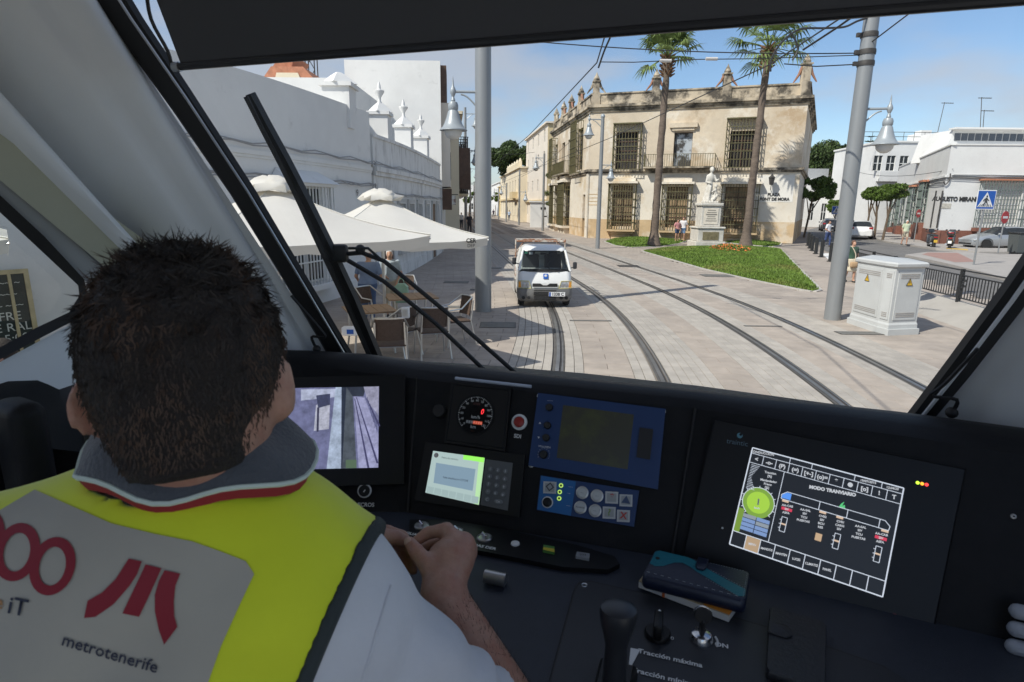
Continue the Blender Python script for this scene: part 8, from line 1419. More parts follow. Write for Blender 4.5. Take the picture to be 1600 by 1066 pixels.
# traction lever
lb = hit(PD, 958, 1088); o = MB(); o.loft([[lb + TR * x * s_ + TF * y * s_ + Vector((0, 0, z)) for x, y in ((-0.03, -0.05), (0.03, -0.05), (0.03, 0.05), (-0.03, 0.05))] for s_, z in ((1, 0.004), (0.9, 0.02), (0.75, 0.028))]); lo_b = o.build('lever_gate', m_panel, dk, 30)
b = MB(); ax_ = Vector((0.02, 0.06, 1)).normalized(); b.lathe([(0.017, 0.0), (0.0165, 0.045), (0.016, 0.072), (0.019, 0.085), (0.025, 0.108), (0.027, 0.122), (0.0255, 0.130), (0.019, 0.1335), (0.006, 0.1345)], 24, lb + Vector((0, 0, 0.012)), ax_); b.build('traction_lever', mat('lever_black', (0.022, 0.024, 0.028), 0.38), dk, 50)
o = disc(PD, 1027, 996, 0.0215, [(1, 0.004), (1, 0.010), (0.9, 0.013)], 'mode_switch', m_panel); b = MB(); c = hit(PD, 1027, 996); b.rbox(c + Vector((0, 0, 0.024)), (0.015, 0.048, 0.028), 0.004, 2, Matrix.Rotation(-YAW + R(2), 3, 'Z')); b.build('switch_grip', m_panel, o); b = MB(); d = c + Vector((0, 0, 0.0386)) + TF * 0.016; b.poly([d - TR * 0.003, d + TR * 0.003, d + TF * 0.005]); b.build('pointer', m_wht, o, 0)
lab_(PD, '0', 1050, 1002, 0.011, None, None, 0.0055); lab_(PD, 'ON', 1127, 1013, 0.0135, None, None, 0.0055, 0.0, 0.0004); lab_(PD, 'Tracción máxima', 1046, 1033, 0.0142, None, None, 0.0055, 0.0, 0.0003); lab_(PD, 'Tracción mínima', 1036, 1063, 0.0142, None, None, 0.0055, 0.0, 0.0003)
b = MB(); b.poly([hit(PD, *p) + Vector((0, 0, 0.0056)) for p in ((985, 1017), (1000, 1020), (981, 1056))]); b.build('wedge_mark', m_wht, dk, 0)
o = disc(PD, 1095, 1003, 0.0195, [(1, 0.004), (1, 0.008), (0.8, 0.016), (0.55, 0.018)], 'ignition_lock', m_chrome); b = MB(); c = hit(PD, 1095, 1003) + Vector((0, 0, 0.018)); b.rbox(c + Vector((0, 0, 0.012)), (0.007, 0.014, 0.026), 0.002, 1); b.lathe([(0.013, -0.003), (0.0145, 0), (0.013, 0.003)], 18, c + Vector((0, 0, 0.032)), Vector((-0.25, -0.95, 0.15))); b.build('key', m_seal, o); b = MB(); b.tube([c + Vector((0, 0.003, 0.032)) + (TR * math.cos(a) + Vector((0, 0, 1)) * math.sin(a)) * 0.0145 for a in [R(-20 + 10 * k) for k in range(20)]], 0.0012, 5); b.build('key_rim', m_chrome, o)
b = MB(); b.tube([hit(PD, 1095, 1003) + Vector((0, 0, 0.0052)) + (TR * math.cos(R(a)) + TF * math.sin(R(a))) * 0.026 for a in range(-20, 31, 10)], 0.002, 5); b.build('lock_arc', m_wht, o)
# handset block at the left and the ribbed grille at the right edge
hd_ = thing('handset', 'black rounded handset block at the left desk wing', 'handset', sw(40, 780, -1.0)); c = sw(40, 705, -0.98); b = MB(); b.rbox(c, (0.085, 0.05, 0.165), 0.02, 4, Matrix.Rotation(R(-30), 3, 'Z')); b.build('cradle', m_black, hd_); b = MB(); b.tube([c + Vector((0.085, 0.02, 0.05)), c + Vector((0.08, 0.02, -0.06))], 0.006, 6); b.build('clip', m_seal, hd_)
vg = thing('ribbed_grip', 'pale ribbed grip at the lower right picture corner', 'grip', hit(PR, 1600, 1000)); 
for k in range(5): b = MB(); c = hit(PR, 1598 - k * 3, 955 + 27 * k) + PR[1] * 0.03; b.tube([c - Xr * 0.016, c + Xr * 0.06], 0.0125, 10); b.ell(c - Xr * 0.016, (0.0125, 0.0125, 0.0125), 10, 8); b.build('rib', mat('grip_grey', (0.36, 0.38, 0.42), 0.5), vg)
# ------------------------------------------------------------------ things lying on the desk
def dz(px, py, h): return g_(px, py, -0.7 + h)
nb = thing('notebook', 'kraft-covered notebook with orange edge under the teal wallet', 'notebook', dz(1070, 945, 0)); q = [dz(998, 912, 0.014), dz(1139, 966, 0.014), dz(1168, 925, 0.014), dz(1030, 872, 0.014)]; b = MB(); b.prism([Vector((p.x, p.y, HC - 0.694)) for p in q], (0, 0, 0.012)); b.build('pages', mat('paper', (0.62, 0.61, 0.57), 0.8, var=0.1, scale=60, stretch=(1, 1, 30)), nb, 0); b = MB(); b.prism([Vector((p.x, p.y, HC - 0.6818)) for p in q], (0, 0, 0.002)); b.build('cover', mat('kraft', (0.46, 0.36, 0.22), 0.8, var=0.1), nb, 0)
b = MB(); e0, e1, e2 = q[1], q[2], (q[0] - q[1]).normalized(); b.prism([Vector((p.x, p.y, HC - 0.6797)) for p in (e0, e1, e1 + e2 * 0.045, e0 + e2 * 0.045)], (0, 0, 0.001)); b.build('orange_edge', mat('orange_card', (0.65, 0.24, 0.03), 0.6), nb, 0); b = MB(); c0 = q[0].lerp(q[1], 0.28); c1 = q[3].lerp(q[2], 0.28); b.prism([Vector((p.x, p.y, HC - 0.6785)) for p in (c0, c0 + (q[1] - q[0]) * 0.03, c1 + (q[1] - q[0]) * 0.03, c1)], (0, 0, 0.001)); fr_ = (c0 - c1).normalized() * 0.0015; b.prism([Vector((p.x, p.y, HC - 0.694)) + fr_ for p in (c0, c0 + (q[1] - q[0]) * 0.03, c0 + (q[1] - q[0]) * 0.03 - fr_ * 0.8, c0 - fr_ * 0.8)], (0, 0, 0.0165)); b.build('elastic_band', mat('orange_band', (0.55, 0.12, 0.03), 0.6), nb, 0)
wl_ = thing('wallet_case', 'teal and navy leather wallet case lying on the notebook', 'wallet case', dz(1085, 900, 0.02)); zt_ = 0.046
W_ = [dz(1004, 897, zt_), dz(1165, 938, zt_), dz(1172, 893, zt_), dz(1024, 858, zt_)]
def Wp(u, v, h=0.0): return W_[0].lerp(W_[1], u).lerp(W_[3].lerp(W_[2], u), v) + Vector((0, 0, h))
m_navy = mat('navy_leather', (0.010, 0.016, 0.038), 0.38, var=0.1, bump=0.1, bscale=200); m_teal = mat('teal_leather', (0.006, 0.155, 0.20), 0.45, var=0.1, bump=0.1, bscale=200)
rr4 = lambda ins, h: [Wp(u, v, h) for cu, cv, a0 in ((1 - 0.05, 0.07 + ins, -90), (1 - 0.05, 1 - 0.12, 0), (0.05, 1 - 0.12, 90), (0.05, 0.07 + ins, 180)) for a in (0, 30, 60, 90) for u, v in [(cu + (0.05 - ins * 0.4) * math.cos(R(a0 + a)), cv + (0.11 - ins) * math.sin(R(a0 + a)))]]
b = MB(); b.loft([rr4(0.02, -0.0275), rr4(0.0, -0.024), rr4(-0.02, -0.014), rr4(0.0, -0.003), rr4(0.02, 0.0)]); wo = b.build('case_body', m_navy, wl_, 50)
b = MB(); b.poly([Wp(*p, 0.0006) for p in ((0.015, 0.42), (0.08, 0.36), (0.16, 0.44), (0.25, 0.66), (0.33, 0.72), (0.42, 0.64), (0.50, 0.52), (0.62, 0.40), (0.80, 0.20), (0.93, 0.06), (0.985, 0.12), (0.985, 0.34), (0.80, 0.50), (0.62, 0.68), (0.45, 0.90), (0.36, 0.97), (0.05, 0.97), (0.015, 0.88))]); b.build('teal_band', m_teal, wo, 0)
b = MB(); b.loft([[Wp(0.52 + 0.055 * x * s_, 0.80 + v * s_ * 0.22, h) for x, v in ((-1, 1), (-1, -0.5), (-0.6, -0.95), (0.6, -0.95), (1, -0.5), (1, 1))] for s_, h in ((1, 0.001), (1, 0.004), (0.92, 0.005))]); b.build('clasp_strap', m_navy, wo, 40)
m_st = mat('stitching', (0.35, 0.38, 0.40), 0.7); b = MB()
for (a, c) in (((0.03, 0.10), (0.97, 0.05)), ((0.975, 0.08), (0.975, 0.92)), ((0.60, 0.95), (0.95, 0.95)), ((0.62, 0.70), (0.975, 0.37)), ((0.60, 0.37), (0.93, 0.05))):
    for k in range(26):
        if k % 2 == 0: b.tube([Wp(a[0] + (c[0] - a[0]) * k / 26, a[1] + (c[1] - a[1]) * k / 26, 0.0009), Wp(a[0] + (c[0] - a[0]) * (k + 0.9) / 26, a[1] + (c[1] - a[1]) * (k + 0.9) / 26, 0.0009)], 0.0004, 4)
o = b.build('stitching', m_st, wo, 0); o['kind'] = 'stuff'
b = MB(); c = Wp(0.07, 0.66, 0.001); b.lathe([(0.004, 0), (0.004, 0.0006)], 12, c, (0, 0, 1)); b.build('camera_hole', m_seal, wo)
bc = thing('black_leather_case', 'black leather phone case with strap at the right of the key switch', 'phone case', dz(1245, 1010, 0)); Q = [dz(1197, 1048, 0.02), dz(1290, 1075, 0.02), dz(1292, 972, 0.02), dz(1203, 945, 0.02)]
def Qp(u, v, h=0.0): return Q[0].lerp(Q[1], u).lerp(Q[3].lerp(Q[2], u), v) + Vector((0, 0, h))
b = MB(); b.loft([[Qp(0.5 + (u - 0.5) * s_, 0.5 + (v - 0.5) * s_, h) for u, v in ((0.05, 0), (0.95, 0), (1, 0.05), (1, 0.95), (0.95, 1), (0.05, 1), (0, 0.95), (0, 0.05))] for s_, h in ((0.97, -0.016), (1, -0.013), (1, -0.003), (0.97, 0))]); bo = b.build('case_body', mat('black_leather', (0.016, 0.017, 0.020), 0.42, bump=0.15, bscale=180), bc, 40); b = MB(); b.loft([[Qp(u * s_, 0.62 + v * 0.09 * s_, h) for u, v in ((0, -1), (0.33, -1), (0.42, -0.4), (0.42, 0.4), (0.33, 1), (0, 1))] for s_, h in ((1, 0.0005), (1, 0.003), (0.95, 0.004))]); b.build('clasp_strap', MATS['black_leather'], bo, 40)
# ================================================================== THE DRIVER
def CM(px, py, d): r_ = ray(px, py); return CP + r_ * (d / r_.dot(FW))
V3 = lambda v: np.array(v, float)
fac = Vector((math.sin(R(-14)), math.cos(R(-14)), 0)); frt = Vector((fac.y, -fac.x, 0)); UZ = Vector((0, 0, 1))
drv = thing('person', 'tram driver in yellow safety vest seen from behind at the desk', 'person', CM(200, 1066, 0.6) - Vector((0, 0, 0.8)))
HD = CM(297, 572, 0.615)
hup = (UZ * 0.97 + fac * 0.18).normalized(); hf = (fac - hup * fac.dot(hup)).normalized(); hr = hf.cross(hup).normalized()
tilt = R(3); hr, hup = (hr * math.cos(tilt) + hup * math.sin(tilt)), (hup * math.cos(tilt) - hr * math.sin(tilt))
HM = np.array([hr[:], hf[:], hup[:]]).T                    # local axes: right, front, up
NB = CM(292, 742, 0.635)                                   # base of the neck
SR = CM(535, 950, 0.70); SL = NB - frt * 0.20 - UZ * 0.085
ELB = CM(880, 1260, 0.84); WRI = CM(692, 925, 0.90)
def hl(x, y, z): return V3(HD + hr * x + hf * y + hup * z)
def headf(P):
    d = d_ell(P, hl(0, 0, 0.012), (0.083, 0.100, 0.105), HM); d = smin(d, d_ell(P, hl(0, 0.035, -0.07), (0.059, 0.072, 0.072), HM), 0.03); d = smin(d, d_ell(P, hl(0, 0.105, -0.045), (0.014, 0.02, 0.026), HM), 0.02)
    d = smin(d, d_cap(P, hl(0, -0.02, -0.06), V3(NB + fac * 0.02 - UZ * 0.02), 0.066, 0.074), 0.04)
    for e in (-1, 1):
        c = hl(e * 0.089, 0.0, -0.030); tt = np.array([(hr * math.cos(e * 0.5) - hf * math.sin(0.5))[:], (hf * math.cos(0.5) + hr * e * math.sin(0.5))[:], hup[:]]).T
        ear = d_ell(P, c, (0.0065, 0.017, 0.032), tt); ear = smin(ear, d_ell(P, hl(e * 0.080, 0.004, -0.045), (0.014, 0.012, 0.024), HM), 0.01); d = smin(d, ear, 0.012)
    return d
# arms and hands (the right one shows; the left closes on the same small object)
def chain(P, pts, rs, k=0.006):
    d = None
    for i in range(len(pts) - 1):
        q = d_cap(P, V3(pts[i]), V3(pts[i + 1]), rs[i], rs[i + 1]); d = q if d is None else smin(d, q, k)
    return d
RH = dict(palm=CM(702, 880, 0.945), wri=WRI, kn=[CM(725, 848, 0.965), CM(727, 860, 0.985), CM(724, 873, 1.0), CM(717, 886, 1.01)])
fing_r = [([(714, 846, 0.955), (698, 827, 0.975), (668, 833, 0.985), (650, 846, 0.975)], (0.0125, 0.0115, 0.0105, 0.009)), ([(720, 856, 0.975), (704, 842, 1.01), (676, 848, 1.02), (658, 858, 1.01)], (0.0125, 0.0115, 0.0105, 0.009)), ([(722, 870, 0.99), (706, 860, 1.025), (682, 866, 1.03), (668, 876, 1.015)], (0.012, 0.011, 0.010, 0.0085)), ([(716, 884, 1.0), (702, 878, 1.03), (686, 884, 1.03), (676, 892, 1.015)], (0.011, 0.010, 0.009, 0.008))]
th_r = ([(688, 905, 0.915), (668, 884, 0.915), (652, 864, 0.925), (640, 847, 0.94)], (0.019, 0.0145, 0.0125, 0.0095))
fing_l = [([(586, 846, 1.00), (604, 831, 1.02), (628, 838, 1.02), (640, 852, 1.0)], (0.013, 0.012, 0.0105, 0.009)), ([(590, 858, 1.0), (608, 846, 1.03), (630, 852, 1.03), (644, 864, 1.01)], (0.013, 0.012, 0.0105, 0.009)), ([(596, 872, 1.0), (612, 862, 1.03), (632, 868, 1.03), (645, 878, 1.015)], (0.0125, 0.0115, 0.010, 0.0085)), ([(602, 886, 1.0), (618, 880, 1.03), (636, 886, 1.02), (646, 892, 1.01)], (0.0115, 0.0105, 0.009, 0.008))]
th_l = ([(575, 850, 0.97), (596, 838, 0.965), (620, 840, 0.975), (638, 848, 0.985)], (0.017, 0.014, 0.012, 0.0095))
ELL = NB - frt * 0.30 - UZ * 0.42 + fac * 0.22; WLI = CM(540, 862, 0.96)
def armf(P):
    d = chain(P, [SR, ELB], (0.052, 0.045)); d = smin(d, chain(P, [ELB, ELB.lerp(WRI, 0.35), WRI], (0.044, 0.047, 0.0305)), 0.025); return d
def handr(P):
    w = WRI; pm = RH['palm']; d = d_cap(P, V3(w), V3(pm), 0.030, 0.034); d = smin(d, chain(P, [RH['kn'][0], RH['kn'][3]], (0.017, 0.015)), 0.03); d = smin(d, chain(P, [pm, RH['kn'][1]], (0.032, 0.018)), 0.02); f = None
    for pts, rs in fing_r + [th_r]:
        q = chain(P, [CM(*p) for p in pts], rs, 0.003); f = q if f is None else np.minimum(f, q)
    return smin(d, f, 0.008)
def handl(P):
    d = d_cap(P, V3(WLI), V3(CM(580, 862, 0.985)), 0.028, 0.030); d = smin(d, chain(P, [CM(584, 848, 0.995), CM(600, 884, 1.0)], (0.018, 0.016)), 0.025); f = None
    for pts, rs in fing_l + [th_l]:
        q = chain(P, [CM(*p) for p in pts], rs, 0.003); f = q if f is None else np.minimum(f, q)
    d = smin(d, f, 0.008); return smin(d, d_cap(P, V3(ELL), V3(WLI), 0.045, 0.029), 0.02)
m_skind = mat('driver_skin', (0.46, 0.26, 0.185), 0.48, var=0.14, scale=60, bump=0.12, bscale=300, sss=0.12, stain=[((0.40, 0.15, 0.10), 25, 0.45, 0.65, 0.6)])
PEL = NB - UZ * 0.56 - fac * 0.02
def torsof(P, g=0.0):
    d = d_cap(P, V3(NB - UZ * 0.16 - frt * 0.07), V3(NB - UZ * 0.16 + frt * 0.07), 0.125 + g, 0.125 + g)
    d = smin(d, d_cap(P, V3(SL), V3(NB - UZ * 0.085), 0.062 + g, 0.085 + g), 0.07); d = smin(d, d_cap(P, V3(NB - UZ * 0.085), V3(SR - frt * 0.03 + UZ * 0.012), 0.085 + g, 0.064 + g), 0.07)
    d = smin(d, d_cap(P, V3(NB - UZ * 0.25 - frt * 0.06), V3(PEL - frt * 0.04), 0.135 + g, 0.145 + g), 0.08); d = smin(d, d_cap(P, V3(NB - UZ * 0.25 + frt * 0.06), V3(PEL + frt * 0.04), 0.135 + g, 0.145 + g), 0.08); return d
def bodyf(P):
    d = smin(headf(P), torsof(P, -0.012), 0.03); d = smin(d, armf(P), 0.03); d = smin(d, handr(P), 0.015); d = smin(d, handl(P), 0.004); return smin(d, d_cap(P, V3(SL), V3(ELL), 0.052, 0.045), 0.03)
lo = np.min([V3(v) for v in (SL, SR, ELB, WRI, PEL, HD, ELL, CM(650, 850, 1.05))], 0) - 0.17; hi = np.max([V3(v) for v in (SL, SR, ELB, WRI, PEL, HD, ELL, CM(650, 850, 1.05))], 0) + 0.17
pos, Fq_ = nets(bodyf, lo, hi, 0.0052); pos = relaxed(pos, Fq_, 1)
me = bpy.data.meshes.new('body'); me.from_pydata(pos.tolist(), [], Fq_.tolist()); me.materials.append(m_skind); me.polygons.foreach_set('use_smooth', [True] * len(me.polygons)); obj('body', me, drv)
# finger nail on the right thumb
tn = CM(637, 846, 0.932); b = MB(); b.ell(tn, (0.0055, 0.003, 0.008), 10, 6, Matrix.Rotation(R(25), 3, 'Y')); b.build('thumb_nail', mat('nail', (0.62, 0.40, 0.33), 0.3), drv)
# --- polo shirt: torso and short right sleeve
m_polo = mat('white_polo', (0.66, 0.67, 0.70), 0.9, var=0.05, scale=8, bump=0.35, bscale=14, sheen=0.2)
sv = (ELB - SR).normalized(); SLV = 0.245
def polof(P):
    d = torsof(P, 0.004); wr = 0.0045 * np.sin((P - V3(SR)) @ V3(sv) * 95 + 2.2 * np.sin((P @ V3(frt)) * 40)) * np.clip(((P - V3(SR)) @ V3(sv)) / 0.1, 0, 1)
    a = d_cap(P, V3(SR), V3(SR + sv * (SLV + 0.05)), 0.064, 0.076) + wr; a = np.maximum(a, ((P - V3(SR)) @ V3(sv)) - SLV); d = smin(d, a, 0.05)
    a2 = d_cap(P, V3(SL), V3(SL.lerp(ELL, 0.7)), 0.062, 0.066); d = smin(d, a2, 0.05); return np.maximum(d, (P @ V3(hup)) - V3(NB + UZ * 0.0) @ V3(hup))
pos, Fq_ = nets(polof, lo - 0.03, hi + 0.03, 0.0065); pos = relaxed(pos, Fq_, 2); me = bpy.data.meshes.new('polo_shirt'); me.from_pydata(pos.tolist(), [], Fq_.tolist()); me.materials.append(m_polo); me.polygons.foreach_set('use_smooth', [True] * len(me.polygons)); po_ = obj('polo_shirt', me, drv)
# --- safety vest over it
m_vest = mat('hi_vis_yellow', (0.72, 0.80, 0.015), 0.75, var=0.06, scale=5, bump=0.25, bscale=9, sheen=0.3, emit=None)
# armhole plane: runs from the shoulder top down the picture to the lower middle
A1, A2, A3 = CM(570, 862, 0.66), CM(478, 1080, 0.60), CM(590, 862, 0.86); an = (A2 - A1).cross(A3 - A1).normalized(); an = an if an.dot(frt) > 0 else -an
def folds(P): return 0.0055 * np.sin((P @ V3(frt)) * 38 + 4 * np.sin((P @ V3(UZ)) * 11)) + 0.003 * np.sin((P @ V3(UZ)) * 46 + (P @ V3(frt)) * 25)
def vestraw(P): return torsof(P, 0.014) + folds(P) * np.clip((V3(NB)[2] - 0.02 - P[:, 2]) / 0.1, 0.2, 1)
def vestf(P):
    d = np.maximum(vestraw(P), (P - V3(A1)) @ V3(an)); nk = np.linalg.norm((P - V3(NB + fac * 0.015))[:, :2], axis=1); hole = 0.088 - nk - np.maximum(0, (V3(NB)[2] - 0.035 - P[:, 2])) * 2.2; return np.maximum(d, hole)
pos, Fq_ = nets(vestf, lo - 0.03, hi + 0.03, 0.0055)
pos = relaxed(pos, Fq_, 3)
me = bpy.data.meshes.new('safety_vest'); me.from_pydata(pos.tolist(), [], Fq_.tolist()); me.materials.append(m_vest); me.polygons.foreach_set('use_smooth', [True] * len(me.polygons)); ve = obj('safety_vest', me, drv)
def trimf(P): return np.maximum(np.maximum(vestraw(P) - 0.003, np.abs((P - V3(A1)) @ V3(an) + 0.002) - 0.0075), -(vestraw(P) + 0.03))
pos, Fq_ = nets(trimf, lo - 0.03, hi + 0.03, 0.0045); pos = relaxed(pos, Fq_, 4); me = bpy.data.meshes.new('armhole_trim'); me.from_pydata(pos.tolist(), [], Fq_.tolist()); me.materials.append(mat('trim_grey_black', (0.035, 0.045, 0.045), 0.85, bump=0.2, bscale=300)); me.polygons.foreach_set('use_smooth', [True] * len(me.polygons)); obj('armhole_trim', me, ve)
# --- prints follow the cloth: cast each outline onto the back of the vest
def onvest(px, py, off, fn=None):
    r_ = ray(px, py).normalized(); t_ = 0.25
    for _ in range(60):
        p = CP + r_ * t_; d = float((fn or vestraw)(np.array([p[:]]))[0])
        if abs(d) < 2e-4: break
        t_ += d * 0.85
        if t_ > 1.6: break
    return CP + r_ * (t_ - off)
def vgrid(poly, off, name, m_, par, n=22, holes=None):
    """fill a picture polygon with a fine sheet laid on the vest"""
    bm = bmesh.new(); vs = [bm.verts.new((x, y, 0)) for x, y in poly]; bm.faces.new(vs); bmesh.ops.triangulate(bm, faces=bm.faces)
    for _ in range(6):
        le = [e for e in bm.edges if e.calc_length() > n]
        if not le: break
        bmesh.ops.subdivide_edges(bm, edges=le, cuts=1); bmesh.ops.triangulate(bm, faces=bm.faces)
    for v in bm.verts: p = onvest(v.co.x, v.co.y, off); v.co = p
    b = MB(); b.bm(bm); return b.build(name, m_, par, 60)
m_pan = mat('vest_print_panel', (0.43, 0.40, 0.335), 0.75, var=0.06, scale=6, bump=0.1, bscale=9); m_crim = mat('print_crimson', (0.26, 0.012, 0.025), 0.7); m_ink = mat('print_navy', (0.03, 0.035, 0.06), 0.7); m_tanp = mat('print_tan', (0.45, 0.22, 0.08), 0.7)
pan = vgrid([(-60, 850), (-30, 815), (20, 785), (54, 765), (110, 790), (174, 818), (240, 834), (300, 846), (345, 862), (384, 877), (397, 897), (372, 950), (345, 1010), (322, 1075), (150, 1085), (-60, 1085)], 0.0015, 'print_panel', m_pan, ve, 14)
zp = lambda x, y: (x * 0.362, 680 + y * 0.362)
for pts in ([(555, 533), (612, 545), (592, 600), (560, 650), (490, 730), (412, 785), (362, 790), (378, 715), (440, 680), (500, 620)], [(628, 558), (697, 575), (650, 680), (600, 785), (528, 770), (580, 660)], [(710, 583), (778, 598), (757, 650), (750, 720), (752, 780), (765, 828), (708, 905), (685, 840), (668, 760), (668, 690), (685, 630)]): vgrid([zp(*p) for p in pts], 0.003, 'emblem_bar', m_crim, pan, 12)
def ringpoly(cx, cy, rx, ry, th_, tl):
    o = []
    for k in range(29): a = 2 * PI * k / 28; x, y = rx * math.cos(a), ry * math.sin(a); o.append((cx + x * math.cos(tl) - y * math.sin(tl), cy + x * math.sin(tl) + y * math.cos(tl)))
    i_ = [(cx + (x - cx) * (1 - th_), cy + (y - cy) * (1 - th_ * 0.8)) for x, y in o]; return o, i_
for cx, cy in ((72, 505), (226, 566), (-80, 440)):
    o, i_ = ringpoly(cx, cy, 96, 130, 0.42, R(20)); b = MB(); b.sheet([[onvest(*zp(*p), 0.003) for p in o], [onvest(*zp((p[0] + q[0]) / 2, (p[1] + q[1]) / 2), 0.003) for p, q in zip(o, i_)], [onvest(*zp(*p), 0.003) for p in i_]]); b.build('print_digit', m_crim, pan, 60)
def vtext(s, px, py, size, ang, m_, sx=1.0):
    cu = bpy.data.curves.new('t', 'FONT'); cu.body = s; cu.size = size; cu.align_x = 'LEFT'; cu.align_y = 'CENTER'; cu.resolution_u = 2; cu.offset = size * 0.012; to = bpy.data.objects.new('t', cu); me = bpy.data.meshes.new_from_object(to); bpy.data.objects.remove(to); me.materials.clear(); me.materials.append(m_)
    for v in me.vertices:
        x, y = v.co.x * sx, v.co.y; v.co = onvest(px + x * math.cos(ang) + y * math.sin(ang), py + x * math.sin(ang) - y * math.cos(ang), 0.0032)
    me.name = 'lettering'; obj('lettering', me, pan)
vtext('metrotenerife', 97, 1000, 27, R(16.5), m_ink, 1.02); vtext('iT', 12, 946, 38, R(12), m_ink); vtext('e', -10, 940, 32, R(12), m_tanp)
# --- collar of the polo: a folded band round the neck, longer towards the right tip
m_col = mat('collar_grey', (0.075, 0.082, 0.095), 0.9, var=0.1, scale=30, bump=0.3, bscale=220, sheen=0.3); m_white_t = mat('collar_white_edge', (0.6, 0.68, 0.60), 0.8); m_redt = mat('collar_red_edge', (0.30, 0.02, 0.03), 0.8)
NC = NB + fac * 0.012
def colr(ang, k):                                     # k 0 neck top .. 1 outer edge
    d = frt * math.cos(ang) + fac * math.sin(ang); r_in = 0.074; droop = 0.040 + 0.012 * math.cos(ang); r_ = r_in + (0.024 + 0.036 * max(0, math.cos(ang + 0.2)) ** 3) * (k ** 0.8); z = 0.052 - droop * (k ** 1.25) + 0.006 * math.sin(ang * 5); return NC + d * r_ * (1 + 0.02 * math.sin(ang * 7)) + UZ * z + UZ * 0.008
angs = [R(-245 + 8 * k) for k in range(42)]
b = MB(); b.sheet([[colr(a, 0.0) - (frt * math.cos(a) + fac * math.sin(a)) * 0.006 - UZ * 0.05 for a in angs], [colr(a, 0.0) - (frt * math.cos(a) + fac * math.sin(a)) * 0.004 for a in angs]] + [[colr(a, k / 6) for a in angs] for k in range(7)] + [[colr(a, 1.0) - UZ * 0.006 - (frt * math.cos(a) + fac * math.sin(a)) * 0.004 for a in angs], [colr(a, 0.5) - UZ * 0.010 for a in angs]]); co_ = b.build('collar', m_col, drv, 60)
b = MB(); b.tube([colr(a, 1.0) + UZ * -0.002 for a in angs], 0.0028, 6); b.build('collar_edge', m_white_t, co_); b = MB(); b.sheet([[colr(a, 0.98) - UZ * 0.005 for a in angs], [colr(a, 0.98) - UZ * 0.018 - (frt * math.cos(a) + fac * math.sin(a)) * 0.006 for a in angs]]); b.build('collar_under_edge', m_redt, co_)
# --- hair: a close cap, then strands
m_hair = mat('dark_hair', (0.020, 0.015, 0.012), 0.5, spec=0.35, island=0.5, stain=[((0.11, 0.06, 0.035), 14, 0.48, 0.62, 0.7)]); m_hcap = mat('hair_cap_dark', (0.022, 0.016, 0.013), 0.85, bump=0.6, bscale=160)  # cap material is plain dark hair colour under the strands
def capf(P):
    q = (P - V3(HD)) @ HM; d = d_ell(P, hl(0, -0.004, 0.014), (0.0905, 0.106, 0.111), HM); d = smin(d, d_cap(P, hl(0, -0.045, -0.04), hl(0, -0.043, -0.085), 0.056, 0.053), 0.03); d = np.maximum(d, q[:, 1] - 0.055 + np.clip(-q[:, 2], 0, 1) * 0.9); earz = np.maximum(0.028 - np.hypot(q[:, 1] - 0.008, (q[:, 2] + 0.04) * 0.7), np.abs(q[:, 0]) * -1 + 0.06); d = np.maximum(d, np.where(np.abs(q[:, 0]) > 0.06, 0.026 - np.hypot(q[:, 1] - 0.010, (q[:, 2] + 0.042) * 0.7), -1)); return np.maximum(d, -0.098 - q[:, 2])
pos, Fq_ = nets(capf, V3(HD) - 0.2, V3(HD) + 0.2, 0.005); me = bpy.data.meshes.new('hair_cap'); me.from_pydata(pos.tolist(), [], Fq_.tolist()); me.materials.append(m_hcap); me.polygons.foreach_set('use_smooth', [True] * len(me.polygons)); hc = obj('hair', me, drv)
me.calc_loop_triangles(); nrm = np.array([p.normal[:] for p in me.polygons]); cen = pos[Fq_].mean(1); ar = np.array([p.area for p in me.polygons]); rng = np.random.default_rng(5)
lc = (cen - V3(HD)) @ HM; wgt = ar * (lc[:, 2] > -0.086) * np.where(lc[:, 1] > 0.06, 0.4, 1.0); pick = rng.choice(len(cen), 17000, p=wgt / wgt.sum()); vs_ = []; fs_ = []
cp = V3(CP)
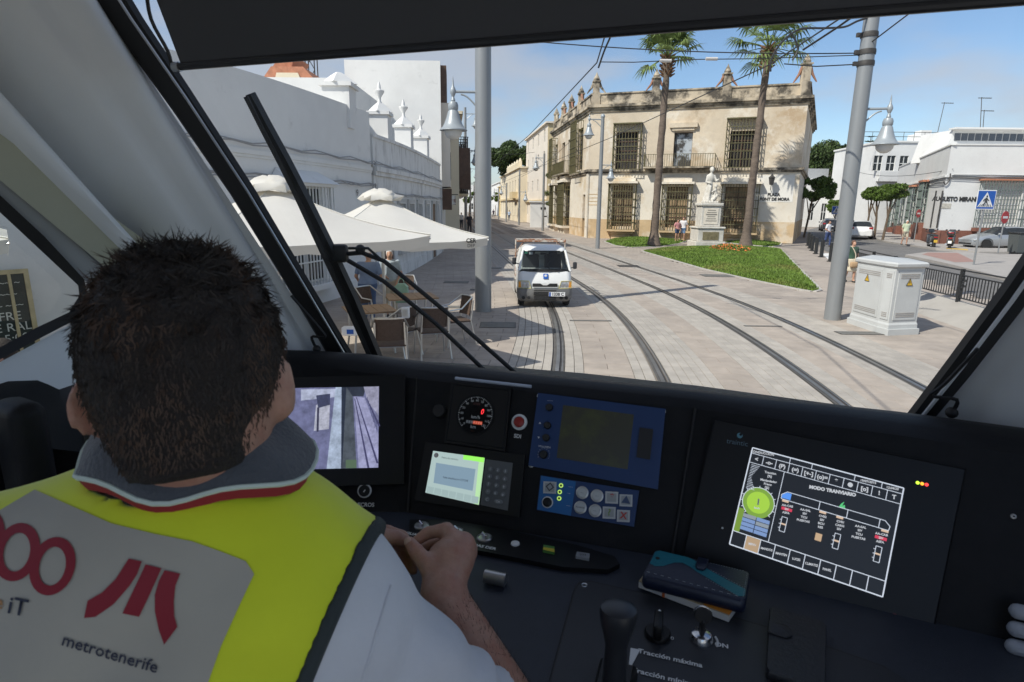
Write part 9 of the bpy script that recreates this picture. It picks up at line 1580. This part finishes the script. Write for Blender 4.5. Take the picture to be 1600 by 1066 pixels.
for i in pick:
    p = cen[i] + rng.normal(0, 0.002, 3); n = nrm[i]; q = lc[i]; top = np.clip((q[2] - 0.01) / 0.09, 0, 1); L_ = (0.0065 + 0.012 * top) * rng.uniform(0.6, 1.25); down = -V3(hup) * (0.85 - 0.5 * top) - V3(hf) * 0.25 * top + rng.normal(0, 0.10 + 0.06 * top, 3) + np.array([math.sin(p[0] * 210 + 3 * math.sin(p[2] * 160)), math.sin(p[1] * 190 + 2 * math.sin(p[0] * 170) + 1), math.sin(p[2] * 230 + 2 * math.sin(p[1] * 150) + 2)]) * (0.22 + 0.5 * top); t0 = n * (0.05 + 0.10 * top) + down * 0.8; t0 /= np.linalg.norm(t0); sd = np.cross(t0, cp - p); sd /= np.linalg.norm(sd); w_ = 0.0005; curl = np.cross(n, t0) * rng.normal(0, 0.6)
    p1 = p + t0 * L_ * 0.5; t1 = t0 + down * 0.35 + curl; t1 /= np.linalg.norm(t1); p2 = p1 + t1 * L_ * 0.5; o = len(vs_); vs_ += [p - sd * w_, p + sd * w_, p1 + sd * w_ * 0.9, p1 - sd * w_ * 0.9, p2]; fs_ += [(o, o + 1, o + 2, o + 3), (o + 3, o + 2, o + 4)]
b = MB(); b.add([tuple(v) for v in vs_], fs_); o = b.build('hair_strands', m_hair, hc, 0); o['kind'] = 'stuff'
# forearm hair
b = MB(); ax_ = (WRI - ELB).normalized(); u = ax_.orthogonal().normalized(); v = ax_.cross(u)
for k in range(1200):
    s = random.uniform(0.25, 0.97); a = random.uniform(0, 2 * PI); c = ELB.lerp(WRI, s); d = u * math.cos(a) + v * math.sin(a); r_ = 0.06; p = None; q = c + d * 0.07
    dd = float(0); P1 = np.array([q[:]])
    for _ in range(8): e_ = float(min(armf(P1)[0], handr(P1)[0])); q = q - d * e_; P1 = np.array([q[:]])
    t_ = (ax_ * random.uniform(0.5, 1) + d * 0.35 + u.cross(d) * random.gauss(0, 0.4)).normalized(); sd = t_.cross(CP - q).normalized() * 0.00022; L_ = random.uniform(0.006, 0.013); b.add((q - sd, q + sd, q + t_ * L_), ((0, 1, 2),))
o = b.build('arm_hair', m_hair, drv, 0); o['kind'] = 'stuff'

# sleeve seam
b = MB(); b.tube([onvest(x, y, 0.0008, polof) for x, y in ((611, 915), (603, 940), (596, 965), (588, 990), (580, 1020), (570, 1050), (562, 1080))], 0.0016, 5); b.build('sleeve_seam', m_polo, po_)
